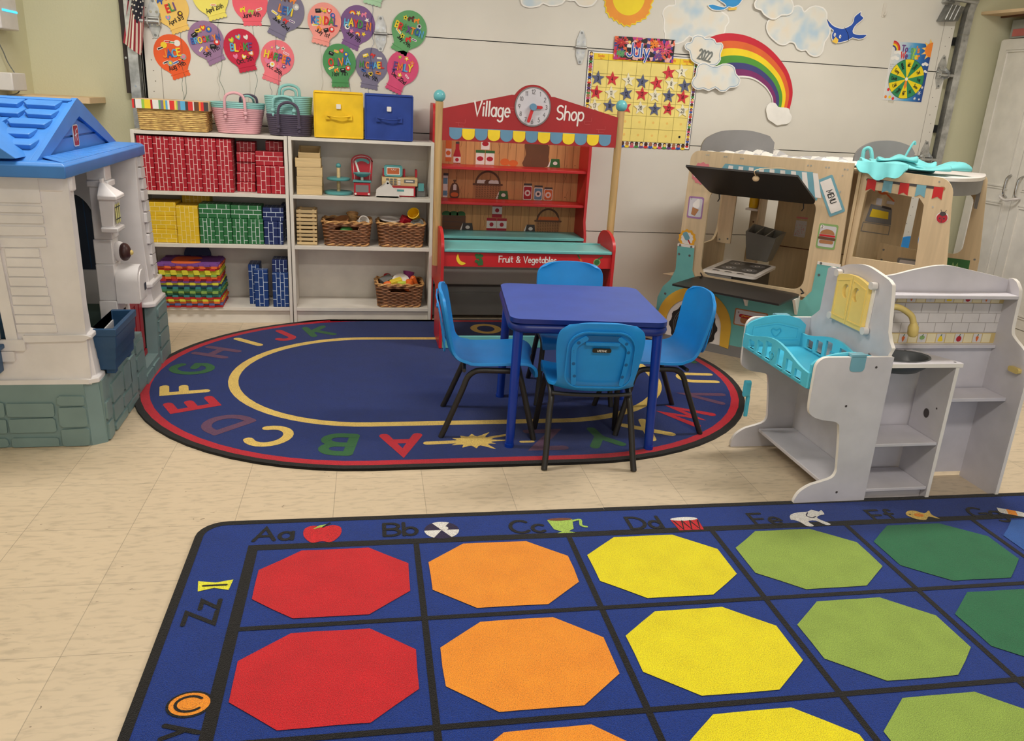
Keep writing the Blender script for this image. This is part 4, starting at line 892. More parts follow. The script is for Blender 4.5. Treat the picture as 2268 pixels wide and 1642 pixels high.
# left side panel with a big window, its post, back panels, roof
f2 = YZm(-.330)
a = MB(); hole = [(-y, z) for y, z in rrect(.20, .55, .62, .97, [.03, .10, .05, .05], 5)]
P_ = [(-.016, .002), (-DB, .002), (-DB, 1.06), (-.016, 1.06)]
a.prism(f2, P_, 0, -.014, 'trk_inner', holes=[hole], side='trk_edge'); a.build('side_panel', TR, bevel=.002)
a = MB(); a.box(-.315, .60, .53, -.225, .615, 1.04, 'trk_wood'); a.disc(XZ(.599), -.295, .55, .006, 'galv_d', n=8); a.disc(XZ(.599), -.245, .56, .006, 'galv_d', n=8); a.build('side_post', TR, bevel=.002)
fb = XZ(DB)
a = MB(); a.prism(fb, [(-.02, .002), (.56, .002), (.56, 1.06), (-.02, 1.06)], 0, -.014, 'trk_inner', side='trk_edge')
a.stroke(fb, [(-.02, .53), (.56, .53)], .006, 'pr_brown', .0008, caps=False)
a.poly(fb, rrect(.105, .60, .172, .70, .004, 3), 'nur', .0010); a.poly(fb, [(.105, .712), (.172, .712), (.172, .722), (.105, .722)], 'trk_pink', .001)
for k in range(40): a.disc(fb, random.uniform(.11, .167), random.uniform(.605, .675), .002, 'trk_pink', .0016, n=6)
a.build('back_panel', TR, bevel=.002)
a = MB(); a.prism(fb, [(-.175, .35), (-.09, .35), (-.09, 1.05), (-.175, 1.05)], .02, .008, 'trk_wood'); a.box(-.095, DB-.16, .56, -.083, DB-.008, 1.05, 'trk_wood'); a.disc(fb, -.15, .66, .006, 'pr_brown', .021, n=8); a.build('shelf_upright', TR, bevel=.002)
a = MB(); a.box(-.175, DB-.15, .742, -.097, DB-.024, .755, 'trk_white'); a.build('spice_shelf', TR, bevel=.002)
# cab: flag panel, far cab wall, dash
cabwin = [(.585, .64), (.882, .64), (.865, .935), (.84, .965), (.61, .985), (.592, .965)]
a = MB(); a.prism(XZ(.03), [(.56, .0), (1.08, .0), (1.028, .60), (.985, .94)]+arc(.905, .985, .075, .085, 0, 90, 7)+[(.56, 1.088)], 0, -.014, 'trk_wood', holes=[cabwin[::-1]], side='trk_edge')
fc = XZ(.03)
for x, z in ((.72, 1.068), (.91, 1.05), (.905, .93)): a.disc(fc, x, z, .0045, 'galv', .001, n=8)
a.build('cab_panel', TR, bevel=.002)
q = MB(); q.stroke(fc, [(.590, 1.030), (.925, 1.020)], .012, 'pr_dk', .0010); q.stroke(fc, [(.925, 1.020), (.933, 1.020)], .018, 'pr_tan', .0014)
for k in range(5):
    x = .590+.0755*k; c = 'shop_red' if k % 2 == 0 else 'trk_blue'
    q.poly(fc, [(x, 1.034-.002*k), (x+.042, 1.033-.002*k), (x+.044, .975-.002*k), (x+.023, .988-.002*k), (x+.000, .976-.002*k)], c, .0018)
q.build('bunting_sticker', TR)
q = MB(); lb = fc.sub(.985-.030, .885)
q.disc(lb, 0, 0, .027, 'trk_white', .0010); q.disc(lb, 0, -.002, .024, 'pr_red', .0014); q.disc(lb, 0, .018, .014, 'pr_dk', .0018, ry=.010); q.stroke(lb, [(0, .01), (0, -.025)], .002, 'pr_dk', .0018)
for s_ in (-1, 1): q.disc(lb, s_*.009, -.004, .004, 'pr_dk', .002, n=8); q.stroke(lb, [(s_*.005, .024), (s_*.012, .036)], .0022, 'pr_dk', .0018)
q.build('ladybird_sticker', TR)
a = MB(); a.box(.545, .012, .0, .559, .30, 1.09, 'trk_inner'); a.build('divider_panel', TR, bevel=.002)
ff = XZ(.62); a = MB(); a.prism(ff, [(.48, .40), (.62, .40), (.62, .50), (.735, .50), (.742, 1.055), (.48, 1.055)], 0, -.014, 'trk_inner', side='trk_edge')
q = ff
a.disc(q, .592, .945, .032, 'pr_org', .001, ry=.028); a.stroke(q, [(.61, .925), (.655, .888)], .008, 'pr_org', .0011)
a.poly(q, [(.525, .76), (.665, .755), (.655, .845), (.54, .86)], 'trk_grey', .001); a.poly(q, [(.545, .79), (.645, .785), (.640, .825), (.552, .835)], 'pr_yel', .0014); a.poly(q, [(.60, .845), (.65, .838), (.65, .85), (.60, .858)], 'pr_dk', .0016); a.poly(q, [(.515, .705), (.662, .70), (.662, .75), (.518, .755)], 'trk_inner', .001); a.stroke(q, [(.515, .705), (.662, .70), (.662, .75), (.518, .755)], .004, 'trk_grey', .0014, closed=True); a.poly(q, [(.565, .86), (.595, .858), (.595, .895), (.565, .897)], 'nur', .0012); a.poly(q, [(.62, .87), (.66, .868), (.66, .885), (.62, .887)], 'nur', .0012)
a.build('register_panel', TR, bevel=.002)
ff = XZ(.40); a = MB(); a.prism(ff, [(.655, .40), (.90, .40), (.90, .66), (.655, .68)], 0, -.014, 'trk_inner', side='trk_edge'); a.poly(ff, rrect(.758, .535, .86, .615, .008, 3), 'trk_grey', .001); a.poly(ff, rrect(.77, .545, .85, .605, .005, 3), 'nur', .0014); a.poly(ff, arc(.81, .55, .035, .035, 0, 180, 12), 'pr_dk', .0018)
for z in (.645, .59): a.disc(ff, .68, z, .006, 'galv_d', .001, n=8)
a.build('dash_panel', TR, bevel=.002)
bw = rrect(.80, .615, 1.035, .955, .05, 5)
a = MB(); a.prism(XZ(DB), [(.76, .0), (1.15, .0), (1.128, .60), (1.082, 1.0)]+arc(1.03, 1.02, .05, .045, 0, 90, 6)+[(.76, 1.068)], 0, -.014, 'trk_inner', holes=[bw[::-1]], side='trk_edge'); a.disc(XZ(DB), 1.105, .60, .006, 'galv_d', .001, n=8); a.build('far_cab_panel', TR, bevel=.002)
q = MB(); fd = XZ(DB); q.poly(fd, [(.85, .47), (1.09, .47), (1.085, .592), (.85, .592)], 'pr_grn', .0012)
q.text(Fr((1.015, DB, .53), (1, 0, 0), (0, 0, 1)), 'M', .035, .007, 'trk_lime', .0016); q.stroke(fd, smooth_path([(.86, .555), (.92, .56), (.98, .525), (1.04, .53), (1.06, .51), (1.04, .49)], 5), .004, 'pr_black', .0016); q.build('chalk_board', TR)
a = MB(); a.prism(XY(0), [(0, 0)], 0, 0, 'trk_grey') if 0 else None
hood = smooth_path([(.90, .062), (.99, .12), (1.06, .30), (1.075, .55), (1.06, DB-.016)], 6)
a.prism(XY(1.052), [(.60, .062)]+hood+[(.60, DB-.016)], 0, .016, 'trk_white'); a.build('hood_top', TR, bevel=.002)
a = MB(); n = len(hood); lowz = [(1.052, .985)]
vs = []
for i, (x, y) in enumerate(hood):
    t = i/(n-1); lo = .985 if t < .28 else (.985 if t < .80 else .89)
    vs += [(x-.006, y, lo), (x-.006, y, 1.051), (x-.020, y, 1.051), (x-.020, y, lo)]
fs = []
for i in range(n-1):
    for k in range(4): fs.append((i*4+k, (i+1)*4+k, (i+1)*4+(k+1) % 4, i*4+(k+1) % 4))
a.add(vs, fs, 'trk_grey'); a.build('hood_rim', TR)
a = MB(); a.box(-.30, .05, 1.060, .51, DB-.03, 1.072, 'trk_wood'); a.build('roof_panel', TR, bevel=.002)
for xc, y, w, h, zb in ((-.205, .42, .42, .155, 1.060), (.58, .50, .32, .150, 1.060)):
    fr = Fr((xc, y, zb), (cos(.55), sin(.55), 0), (0, 0, 1)); a = MB()
    a.prism(fr, [(-w/2, -.0), (w/2, 0), (w/2, h*.62)]+smooth_path([(w*.42, h*.85), (w*.2, h*.98), (0, h), (-w*.25, h*.92), (-w*.44, h*.66), (-w*.5, h*.38)], 4), 0, -.02, 'trk_grey'); a.build('arched_board', TR, bevel=.004)
# hob inside the window
a = MB(); a.prism(XY(.446), rrect(-.185, .015, .115, .46, [.01, .03, .03, .01], 5), 0, .014, 'trk_white'); hb = a.build('hob', TR, bevel=.003)
b = MB(); ft = XY(.4605); b.poly(ft, rrect(-.15, .10, .09, .44, .01, 3), 'trk_dk', .0002)
for x, y in ((-.09, .19), (.03, .19), (-.09, .35), (.03, .35)):
    for k in range(10): q = 2*pi*k/10; b.disc(ft, x+.033*cos(q), y+.040*sin(q), .012, 'trk_grey', .0005, n=8); 
    b.disc(ft, x, y, .017, 'trk_white', .0007, ry=.02, n=12); b.disc(ft, x, y, .010, 'trk_dk', .0010, n=10)
for x in (-.12, -.05, .02): b.disc(ft, x, .055, .022, 'trk_black', .0004, ry=.014, n=14)
b.build('burner_print', hb)
a = MB(); a.box(-.17, .04, .0, .09, .42, .444, 'trk_dk'); a.box(-.172, .025, .30, -.02, .0395, .444, 'trk_grey'); a.build('hob_cabinet', TR, bevel=.002)

# things lying on and in the truck
RM = Matrix.Translation((3.218, -.616, 0)) @ Matrix.Rotation(radians(-42.7), 4, 'Z')
def cloth_sheet(name, label, cat, x0, x1, y0, y1, z, amp, mats, seed, sag=0.0, nx=44, ny=30, th=.004, chk=None):
    rnd = random.Random(seed); ph = [(rnd.uniform(5, 16), rnd.uniform(5, 16), rnd.uniform(0, 6)) for _ in range(7)]
    mb = MB(); mb.T = RM; vs = []
    for j in range(ny+1):
        for i in range(nx+1):
            u, v = i/nx, j/ny; x = x0+(x1-x0)*u+.012*sin(9*v+seed); y = y0+(y1-y0)*v+.012*sin(8*u+seed)
            q = sum(sin(a*x*3+b*y*3+c) for a, b, c in ph)/7
            zz = z+amp*(abs(q)**.8)*(1 if q > 0 else .3)+.003
            if y < .0-.004: zz -= (.0-y)*sag
            vs.append((x, y, zz))
    for j in range(ny):
        for i in range(nx):
            k = j*(nx+1)+i; mt = mats[0] if not chk else mats[int(i/nx*chk[0])*1 % 2 ^ int(j/ny*chk[1]) % 2]
            mb.add([vs[k], vs[k+1], vs[k+nx+2], vs[k+nx+1]], [(0, 1, 2, 3)], mt)
    o = mb.build(name, smooth=0)
    bm = bmesh.new(); bm.from_mesh(o.data); bmesh.ops.remove_doubles(bm, verts=bm.verts, dist=1e-5)
    for fc_ in bm.faces: fc_.smooth = True
    bm.to_mesh(o.data); bm.free()
    s = o.modifiers.new('th', 'SOLIDIFY'); s.thickness = th; s.offset = 1
    return tag(o, label, cat)
cloth_sheet('checked_cloth', 'white and grey checked cloth spread over the truck roof', 'cloth', -.27, .50, .06, .60, 1.073, .055, ['gauze', 'gauze_g'], 3, chk=(11, 6))
AP = thing('apron_heap', 'crumpled turquoise apron lying on the toy food truck roof', 'apron', (0, 0, 0))
def fold(parent, pts, w, h, seed):
    rnd = random.Random(seed); mb = MB(); mb.T = RM; P = smooth_path(pts, 6); rings = []
    for i, p in enumerate(P):
        t = i/(len(P)-1); hq = .35*sin(13*t+seed*2); d = Vector(P[min(i+1, len(P)-1)])-Vector(P[max(i-1, 0)]); s_ = Vector((-d.y, d.x, 0)).normalized()
        ww = w*(.75+.35*sin(pi*t)+.12*sin(7*t+seed)); hh = h*(.75+.3*sin(5*t+seed)+hq)
        rings.append([tuple(Vector(p)+s_*(ww*a)+Vector((0, 0, hh*b))) for a, b in ((-.5, 0), (-.46, .55), (-.2, .95+.1*sin(9*t)), (.1, .8), (.34, 1.0+.12*sin(11*t+1)), (.5, .45), (.48, .0), (0, -.04))])
    mb.loft(rings, 'apron'); o = mb.build('fold', parent, smooth=75); s = o.modifiers.new('sub', 'SUBSURF'); s.levels = 1; s.render_levels = 1; return o
fold(AP, [(.535, .05, 1.093), (.66, .10, 1.092), (.80, .14, 1.092), (.93, .20, 1.092)], .12, .035, 1)
fold(AP, [(.56, .16, 1.093), (.72, .22, 1.093), (.90, .30, 1.093), (1.0, .36, 1.092)], .13, .050, 2)
fold(AP, [(.57, .30, 1.074), (.70, .34, 1.075), (.85, .38, 1.07)], .16, .070, 3)
fold(AP, [(.60, .13, 1.118), (.70, .17, 1.128), (.78, .20, 1.118)], .07, .030, 4)
mb = MB(); mb.T = RM; vs = []; nx, ny = 20, 10
for j in range(ny+1):
    for i in range(nx+1):
        u, v = i/nx, j/ny; x = .532+.235*u; y0_ = .014
        drop = .055*(1-(abs(u-.52)*1.9)**2.0)+.008*sin(17*u); z = 1.115-max(.01, .02+drop)*v; y = y0_-.030*v-.016*sin(u*19)*v-.006
        vs.append((x, y, z))
mb.add(vs, [(j*(nx+1)+i, j*(nx+1)+i+1, (j+1)*(nx+1)+i+1, (j+1)*(nx+1)+i) for j in range(ny) for i in range(nx)], 'apron')
o = mb.build('hanging_flap', AP, smooth=80); s = o.modifiers.new('th', 'SOLIDIFY'); s.thickness = .005
mb = MB(); mb.T = RM; mb.tube(smooth_path([(.72, .485, 1.20), (.715, .478, 1.215), (.70, .47, 1.18), (.685, .46, 1.13)], 4), .006, 'apron', 8); mb.tube(smooth_path([(.50, .33, 1.11), (.50, .33, 1.16), (.53, .33, 1.165), (.55, .33, 1.10)], 5), .010, 'apron', 8); mb.build('strap', AP)
a = MB(); a.T = RM; a.lathe([(.026, 0), (.028, .01), (.028, .07), (.014, .10), (.010, .115)], 'bottle_y', (-.145, DB-.09, .756), 16); tag(a.build('sauce_bottle'), 'yellow bottle on the small shelf inside the truck', 'bottle')
a = MB(); a.T = RM; a.box(-.112, DB-.06, .756, -.098, DB-.03, .82, 'toy_red'); tag(a.build('red_carton', bevel=.003), 'small red carton beside the yellow bottle in the truck', 'carton')
# grey utensil holder hanging in the rear corner
UH = thing('utensil_holder', 'grey plastic utensil holder with three slots above the toy hob', 'utensil holder', tuple(RM @ Vector((.0, .53, .47))), radians(-42.7))
a = MB(); th = .006
top = [(-.11, -.035, .165), (.085, -.075, .150), (.105, .075, .175), (-.10, .085, .20)]
bot = [(-.085, -.03, .0), (.045, -.045, 0), (.055, .045, 0), (-.08, .05, 0)]
inn = [tuple(Vector(p).lerp(Vector((0, .0, p[2])), .10)) for p in top]
inb = [tuple(Vector(p).lerp(Vector((0, 0, p[2])), .10)+Vector((0, 0, .02))) for p in bot]
a.loft([bot, top, inn, inb], 'utensil', True, True); a.build('shell', UH, bevel=.002)
a = MB()
for t in (.34, .66):
    p = [Vector(top[0]).lerp(Vector(top[1]), t), Vector(top[3]).lerp(Vector(top[2]), t), Vector(bot[3]).lerp(Vector(bot[2]), t), Vector(bot[0]).lerp(Vector(bot[1]), t)]
    off = Vector((.004, 0, 0)); a.add([tuple(q-off) for q in p]+[tuple(q+off) for q in p], [(0, 1, 2, 3), (7, 6, 5, 4), (0, 4, 5, 1), (1, 5, 6, 2), (2, 6, 7, 3), (3, 7, 4, 0)], 'utensil')
a.build('divider', UH)
# ---------------------------------------------------------------- doll nursery and kitchen centre
NU = thing('doll_nursery_centre', 'lilac grey doll nursery and play kitchen unit beside the near rug', 'doll furniture', (0, 0, 0))
BX = 2.955      # the tall nursery wall
YF, YB = -2.392, -1.862
def npart(name, mb, bev=.004): return mb.build(name, NU, bevel=bev)
side = [(2.684, .0), (2.960, .0), (2.958, .585), (2.955, .556), (2.715, .556)]
def side_outline():
    P = [(2.684, 0), (BX+.006, 0), (BX+.006, .556)]
    P += arc(2.715, .518, .040, .038, 90, 180, 6)
    P += smooth_path([(2.675, .45), (2.678, .372), (2.695, .345), (2.735, .330), (2.785, .322), (2.803, .31)], 4)
    P += smooth_path([(2.812, .27), (2.826, .16), (2.828, .128), (2.815, .106), (2.775, .092), (2.735, .080), (2.700, .055), (2.684, .024)], 4)
    return P
for y in (YF, YB-.014):
    f = XZ(y); a = MB(); a.prism(f, side_outline(), 0, -.014, 'nur', side='nur_edge')
    for x, z in ((2.815, .38), (2.845, .05), (2.90, .52)): a.disc(f, x, z, .0045, 'pr_dk', .001, n=10)
    npart('side_panel', a, .003)
f = Fr((BX-.007, 0, 0), (0, -1, 0), (0, 0, 1))
a = MB()
wall = [(-YB, 0), (-YF-.015, 0), (-YF-.015, .56), (2.388, .585), (2.368, .605), (2.352, .632), (2.330, .76), (2.322, .79), (2.30, .802)]+smooth_path([(2.25, .812), (2.16, .824), (2.06, .808), (1.99, .780), (1.945, .775)], 4)+[(1.930, .765), (1.925, .60), (1.895, .575), (-YB, .55)]
a.prism(f, wall, 0, -.014, 'nur', side='nur_edge'); npart('back_wall', a, .003)
a = MB(); a.box(2.79, YF+.016, .072, BX-.008, YB-.030, .086, 'nur'); npart('low_shelf', a, .002)
# yellow shutters and their corner brackets
a = MB(); fs_ = Fr((BX-.0075, 0, 0), (0, -1, 0), (0, 0, 1))
a.prism(fs_, rrect(2.015, .590, 2.245, .770, .006, 3), 0, .004, 'nur_edge'); npart('shutter_backing', a, .001)
for y0, y1, mx in ((2.030, 2.126, 2.095), (2.128, 2.226, 2.160)):
    s_ = 1 if y0 < 2.1 else -1
    top = [(y1, .768 if s_ > 0 else .752), (y0, .752 if s_ > 0 else .768)] if 0 else None
    zt = lambda y: .762+.018*(1-((y-2.128)/.1)**2)
    out = [(y0, .598), (y1, .598)]+[(y1+(y0-y1)*k/8, zt(y1+(y0-y1)*k/8)) for k in range(9)]
    moon = arc(mx, .716, .021, .026, 55, 305, 14)+arc(mx+.014, .716, .013, .019, 265, 95, 10)
    a = MB(); a.prism(fs_, out, .004, .018, 'shut', holes=[moon]); 
    a.stroke(fs_, [(y0+.010, .615), (y1-.010, .615), (y1-.010, zt(y1)-.018), (y0+.010, zt(y0)-.018)], .004, 'shut', .018, .002, closed=True)
    npart('shutter', a, .0015)
for y, z in ((2.010, .755), (2.228, .755), (2.010, .592), (2.228, .592)): a = MB(); a.prism(fs_, rrect(y, z, y+.026, z+.026, .010, 4), .002, .022, 'device'); npart('shutter_corner', a, .003)
# turquoise bassinet
x0, x1, yf, yb, zb = 2.672, 2.925, -2.372, -1.886, .440
def end(y, t):
    fr = XZ(y); a = MB(); P = [(x0, zb), (x1, zb), (x1, .528)]+smooth_path([(x1-.03, .552), (2.83, .566), (2.75, .560), (x0+.02, .540), (x0, .522)], 4)
    a.prism(fr, P, 0, -.010, 'bas'); a.stroke(fr, [(x0+.03, zb+.03), (x1-.03, zb+.03), (x1-.03, .515), (2.80, .535), (x0+.03, .52)], .006, 'bas', 0, .003, closed=True)
    hp = smooth_path([(2.80, .480), (2.78, .500), (2.785, .512), (2.80, .506), (2.815, .512), (2.82, .500)], 4, True); a.stroke(fr, hp, .004, 'bas_in', 0, .002, closed=True)
    npart('bassinet_end', a, .003)
end(yf, 0); end(yb, 1)
for x, nm in ((x0-.004, 'front'), (x1-.006, 'rear')):
    fr = YZm(x+.005) if nm == 'front' else YZm(x)
    a = MB()
    N_ = 14; ys = [yb+(yf-yb)*k/N_ for k in range(N_+1)]
    ztop = lambda y: .520-.0+.022*cos((y-(yf+yb)/2)/(yb-yf)*2*pi)*1.0-.004
    P = [(-yb, zb), (-yf, zb)]+[(-y, ztop(y)) for y in reversed(ys)]
    holes = []
    for k, yy in enumerate((.050, .115, .178, .270, .335, .400)): holes.append(rrect(-yb+yy, zb+.014, -yb+yy+.044, min(ztop(yb-yy), ztop(yb-yy-.044))-.013, .004, 3)[::-1])
    a.prism(fr, P, 0, .009, 'bas', holes=holes)
    for h in holes:
        hx0 = min(p[0] for p in h); hx1 = max(p[0] for p in h); hz0 = min(p[1] for p in h); a.prism(fr, [(hx0-.003, hz0-.005), (hx1+.003, hz0-.005), (hx1+.003, hz0), (hx0-.003, hz0)], .002, .015, 'bas')
    hp = [(-yb+.232+(p[0]-2.8), p[1]-.01) for p in smooth_path([(2.80, .470), (2.785, .488), (2.79, .498), (2.80, .493), (2.81, .498), (2.815, .488)], 4, True)]
    a.stroke(fr, hp, .003, 'bas_in', .009, .002, closed=True)
    npart('bassinet_side', a, .0015)
a = MB(); a.box(x0, yf, zb-.004, x1, yb, zb+.004, 'bas_in'); npart('bassinet_floor', a, .002)
for y, d in ((YF, -1), (YB-.014, 1)):
    for x in (2.80,):
        a = MB(); a.prism(XZ(y-.0025 if d < 0 else y+.0285), rrect(x, .505, x+.055, .562, [.014, .014, .004, .004], 4), 0, -.010 if d < 0 else -.010, 'bas_clip'); a.box(x, min(y-.004, y+.03), .5565, x+.055, max(y-.004, y+.03), .566, 'bas_clip'); npart('bassinet_clip', a, .002)
a = MB(); f = XZ(YB); a.prism(YZm(2.716), rrect(1.888, .232, 1.912, .30, .010, 4), 0, .022, 'bas'); a.prism(YZm(2.722), rrect(1.893, .145, 1.905, .235, .004, 3), 0, .012, 'bas'); npart('hanging_strap', a, .003)
# kitchen: back wall with printed tiles, shelf, counter with sink
KX0, KX1, KB = BX+.008, 3.505, -2.205
f = XZ(KB); a = MB()
P = [(KX0, .02), (KX1, .02), (KX1, .790)]+smooth_path([(3.46, .800), (3.36, .818), (3.23, .838), (3.12, .822), (3.03, .800), (KX0, .795)], 4)
a.prism(f, P, 0, -.012, 'nur', side='nur_edge')
tz0, tz1 = .545, .735
a.poly(f, [(KX0, tz0), (KX1, tz0), (KX1, tz1), (KX0, tz1)], 'tile', .0008)
def tilerow(z, ph):
    a.poly(f, [(KX0, z), (KX1, z), (KX1, z+.040), (KX0, z+.040)], 'tile_e', .0012)
    for k in range(14):
        x = KX0-.012+.0385*k+ph
        if x < KX0-.001 or x+.036 > KX1: continue
        pic_ = k % 2 == 0; a.poly(f, [(x, z+.003), (x+.035, z+.003), (x+.035, z+.037), (x, z+.037)], 'tile' if pic_ else 'tile_c', .0016)
        if pic_:
            kk = (k//2) % 4; c = ['pr_yel', 'pr_red', 'pr_org', 'trk_lime'][kk]; cx = x+.0175
            if kk == 0: a.poly(f, smooth_path([(cx-.009, z+.008), (cx+.009, z+.008), (cx+.009, z+.016), (cx+.003, z+.028), (cx-.003, z+.028), (cx-.009, z+.016)], 3, True), c, .002)
            elif kk == 1: a.disc(f, cx, z+.017, .011, c, .002, n=14)
            elif kk == 2: a.poly(f, smooth_path([(cx, z+.006), (cx+.006, z+.02), (cx+.004, z+.026), (cx-.004, z+.026), (cx-.006, z+.02)], 3, True), c, .002)
            else: a.poly(f, [(cx-.003, z+.006), (cx+.003, z+.006), (cx+.003, z+.015), (cx-.003, z+.015)], 'nur', .002); a.disc(f, cx, z+.022, .011, c, .0021, ry=.008, n=10)
            a.stroke(f, [(cx, z+.028), (cx+.002, z+.034)], .003, 'pr_grn', .0022)
tilerow(.548, 0.0); tilerow(.700, .0)
for j in range(4):
    z = .590+.0366*j; a.stroke(f, [(KX0, z), (KX1, z)], .0022, 'tile_l', .0012, caps=False)
    if j < 3:
        for k in range(8):
            x = KX0+.07*k+.035*(j % 2)
            if x < KX1: a.stroke(f, [(x, z), (x, z+.0366)], .0022, 'tile_l', .0012, caps=False)
npart('kitchen_back', a, .0)
a = MB(); fy = YZ(KX1)
P = [(YF, .0), (KB+.002, 0), (KB+.002, .795), (-2.222, .797)]+smooth_path([(-2.240, .790), (-2.262, .765), (-2.268, .735)], 3)+smooth_path([(-2.272, .640), (-2.278, .608), (-2.300, .590), (-2.350, .565), (YF, .535)], 3)
a.prism(fy, P, 0, .014, 'nur', side='nur_edge'); npart('kitchen_side', a, .003)
a = MB(); a.box(KX0, -2.272, .730, KX1, KB, .744, 'nur'); npart('top_shelf', a, .003)
a = MB(); a.box(KX0, -2.222, .532, KX1, KB, .545, 'nur'); npart('ledge', a, .002)
a = MB(); P = [(KX0, YF), (3.238, YF), (3.238, YF+.018), (3.155, KB-.017), (KX0, KB-.017)]
sk = arc(3.048, -2.305, .112, .070, 0, 360, 28)
a.prism(XY(.516), P, 0, .014, 'nur', holes=[sk[::-1]], side='nur_edge')
for x, y in ((3.215, -2.375), (3.12, -2.235)): a.disc(XY(.530), x, y, .005, 'pr_dk', .0006, n=10)
npart('counter', a, .002)
a = MB(); a.lathe([(.0, -.048), (.06, -.046), (.085, -.03), (.094, .0), (.101, .004), (.103, .0), (.096, -.03), (.07, -.050), (.0, -.053)], 'sink', (3.048, -2.305, .530), 30, 1.12, .70); npart('sink_bowl', a, 0)
a = MB(); a.tube(smooth_path([(2.985, -2.222, .545), (2.985, -2.23, .63), (2.990, -2.25, .682), (3.025, -2.268, .700), (3.075, -2.28, .675), (3.090, -2.285, .645)], 6), [.011]*18+[.011]*13, 'tap', 12); a.tube([(3.090, -2.285, .650), (3.092, -2.286, .632), (3.094, -2.287, .606), (3.094, -2.287, .598)], [.010, .018, .018, .012], 'tap', 14); npart('tap', a, 0)
f = YZm(3.212); a = MB(); a.prism(f, [(-KB+.016, .012), (2.390, .0), (2.390, .515), (-KB+.016, .515)], 0, -.014, 'nur', side='nur_edge'); a.disc(f, 2.30, .31, .015, 'pr_dk', .0008, ry=.018, n=14); a.disc(f, 2.345, .345, .004, 'pr_dk', .0008, n=8); npart('cabinet_side', a, .002)
for z in (.042, .218):
    a = MB(); a.box(KX0, -2.386, z, 3.211, KB-.013, z+.012, 'nur'); npart('cabinet_shelf', a, .002)
a = MB(); a.box(3.227, -2.330, .362, KX1, KB-.013, .376, 'nur'); npart('side_shelf', a, .002)
a = MB(); a.disc(XZ(KB), 3.05, .190, .014, 'nur_edge', .001, n=16); a.box(KX0, -2.36, .0, 3.21, -2.35, .040, 'nur'); npart('toe_board', a, 0)
a = MB(); a.prism(YZm(KX1), rrect(2.315, .478, 2.365, .498, .008, 4), 0, .014, 'tap'); npart('side_hook', a, .003)

# ---------------------------------------------------------------- plastic playhouse
HS = thing('playhouse', 'large plastic playhouse with blue shingled roof, white walls and grey stone base', 'playhouse', (0, 0, 0))
HX0, HX1, HY0, HY1 = -.92, .232, -1.705, -.545
def ring(ix0, iy0, c, z, ib=None):
    ib = iy0 if ib is None else ib
    x0, x1, y0, y1 = HX0+ix0, HX1-ix0, HY0+iy0, HY1-ib
    return [(x0+c, y0, z), (x1-c, y0, z), (x1, y0+c*.7, z), (x1, y1-c, z), (x1-c, y1, z), (x0+c, y1, z), (x0, y1-c, z), (x0, y0+c, z)]
# base: a ring wall with a doorway on the right side
def wall_panel(fr, pts, th, mat, holes=()): a = MB(); a.prism(fr, pts, 0, -th, mat, holes=holes); return a
a = MB()
c = .045
a.prism(XZ(HY0), [(HX0+c, 0), (HX1-c, 0), (HX1-c-.008, .245), (HX0+c, .245)], 0, -.05, 'hs_stone')
a.loft([[(HX1-c, HY0, 0), (HX1, HY0+.03, 0), (HX1, HY0+.06, 0), (HX1-c-.02, HY0+.05, 0)], [(HX1-c-.01, HY0+.006, .245), (HX1-.012, HY0+.036, .245), (HX1-.012, HY0+.06, .245), (HX1-c-.02, HY0+.05, .245)]], 'hs_stone')
fr = YZ(HX1)
a.prism(fr, [(HY0+.03, 0), (HY1, 0), (HY1-.01, .30), (-.775, .30), (-.80, .075), (-1.03, .075), (-1.06, .26), (HY0+.04, .245)], 0, -.05, 'hs_stone')
a.prism(XZ(HY1-.05), [(HX0, 0), (HX1-.05, 0), (HX1-.05, .3), (HX0, .3)], 0, -.05, 'hs_stone'); a.box(HX0, HY0+.05, 0, HX0+.05, HY1-.05, .3, 'hs_stone'); a.box(HX0+.05, HY0+.05, .0, HX1-.05, HY1-.1, .02, 'hs_stone')
f = XZ(HY0)
def stones(fr, lst):
    for x0, z0, x1, z1 in lst:
        j = .004; P = rrect(x0+j, z0+j, x1-j, z1-j, .009, 3); P = [(p[0]+random.uniform(-.002, .002), p[1]+random.uniform(-.002, .002)) for p in P]; a.prism(fr, P, 0, .008, 'hs_stone')
stones(f, [(-.30, .055, -.09, .118), (-.30, .118, -.09, .185), (-.09, .055, .075, .118), (-.09, .118, .075, .18), (.082, .0, .185, .075), (.082, .077, .184, .160), (.082, .162, .183, .204), (-.09, 0, .078, .042), (-.30, 0, -.094, .042), (-.55, .055, -.30, .185), (-.55, .0, -.30, .042)])
stones(YZ(HX1), [(-1.67, .0, -1.60, .075), (-1.67, .08, -1.60, .160), (-1.585, .045, -1.45, .115), (-1.585, .118, -1.42, .205), (-1.445, .045, -1.32, .10), (-1.41, .105, -1.30, .215), (-1.315, .045, -1.22, .215), (-1.58, .0, -1.40, .040), (-1.395, .0, -1.22, .040), (-1.205, .03, -1.07, .11), (-1.205, .115, -1.07, .185), (-1.205, .19, -1.075, .245), (-1.06, .0, -.93, .06), (-.925, .0, -.79, .06), (-.765, .0, -.57, .08), (-.765, .085, -.575, .16), (-.765, .165, -.58, .23), (-.765, .235, -.58, .29)])
a.build('stone_base', HS, bevel=.003)
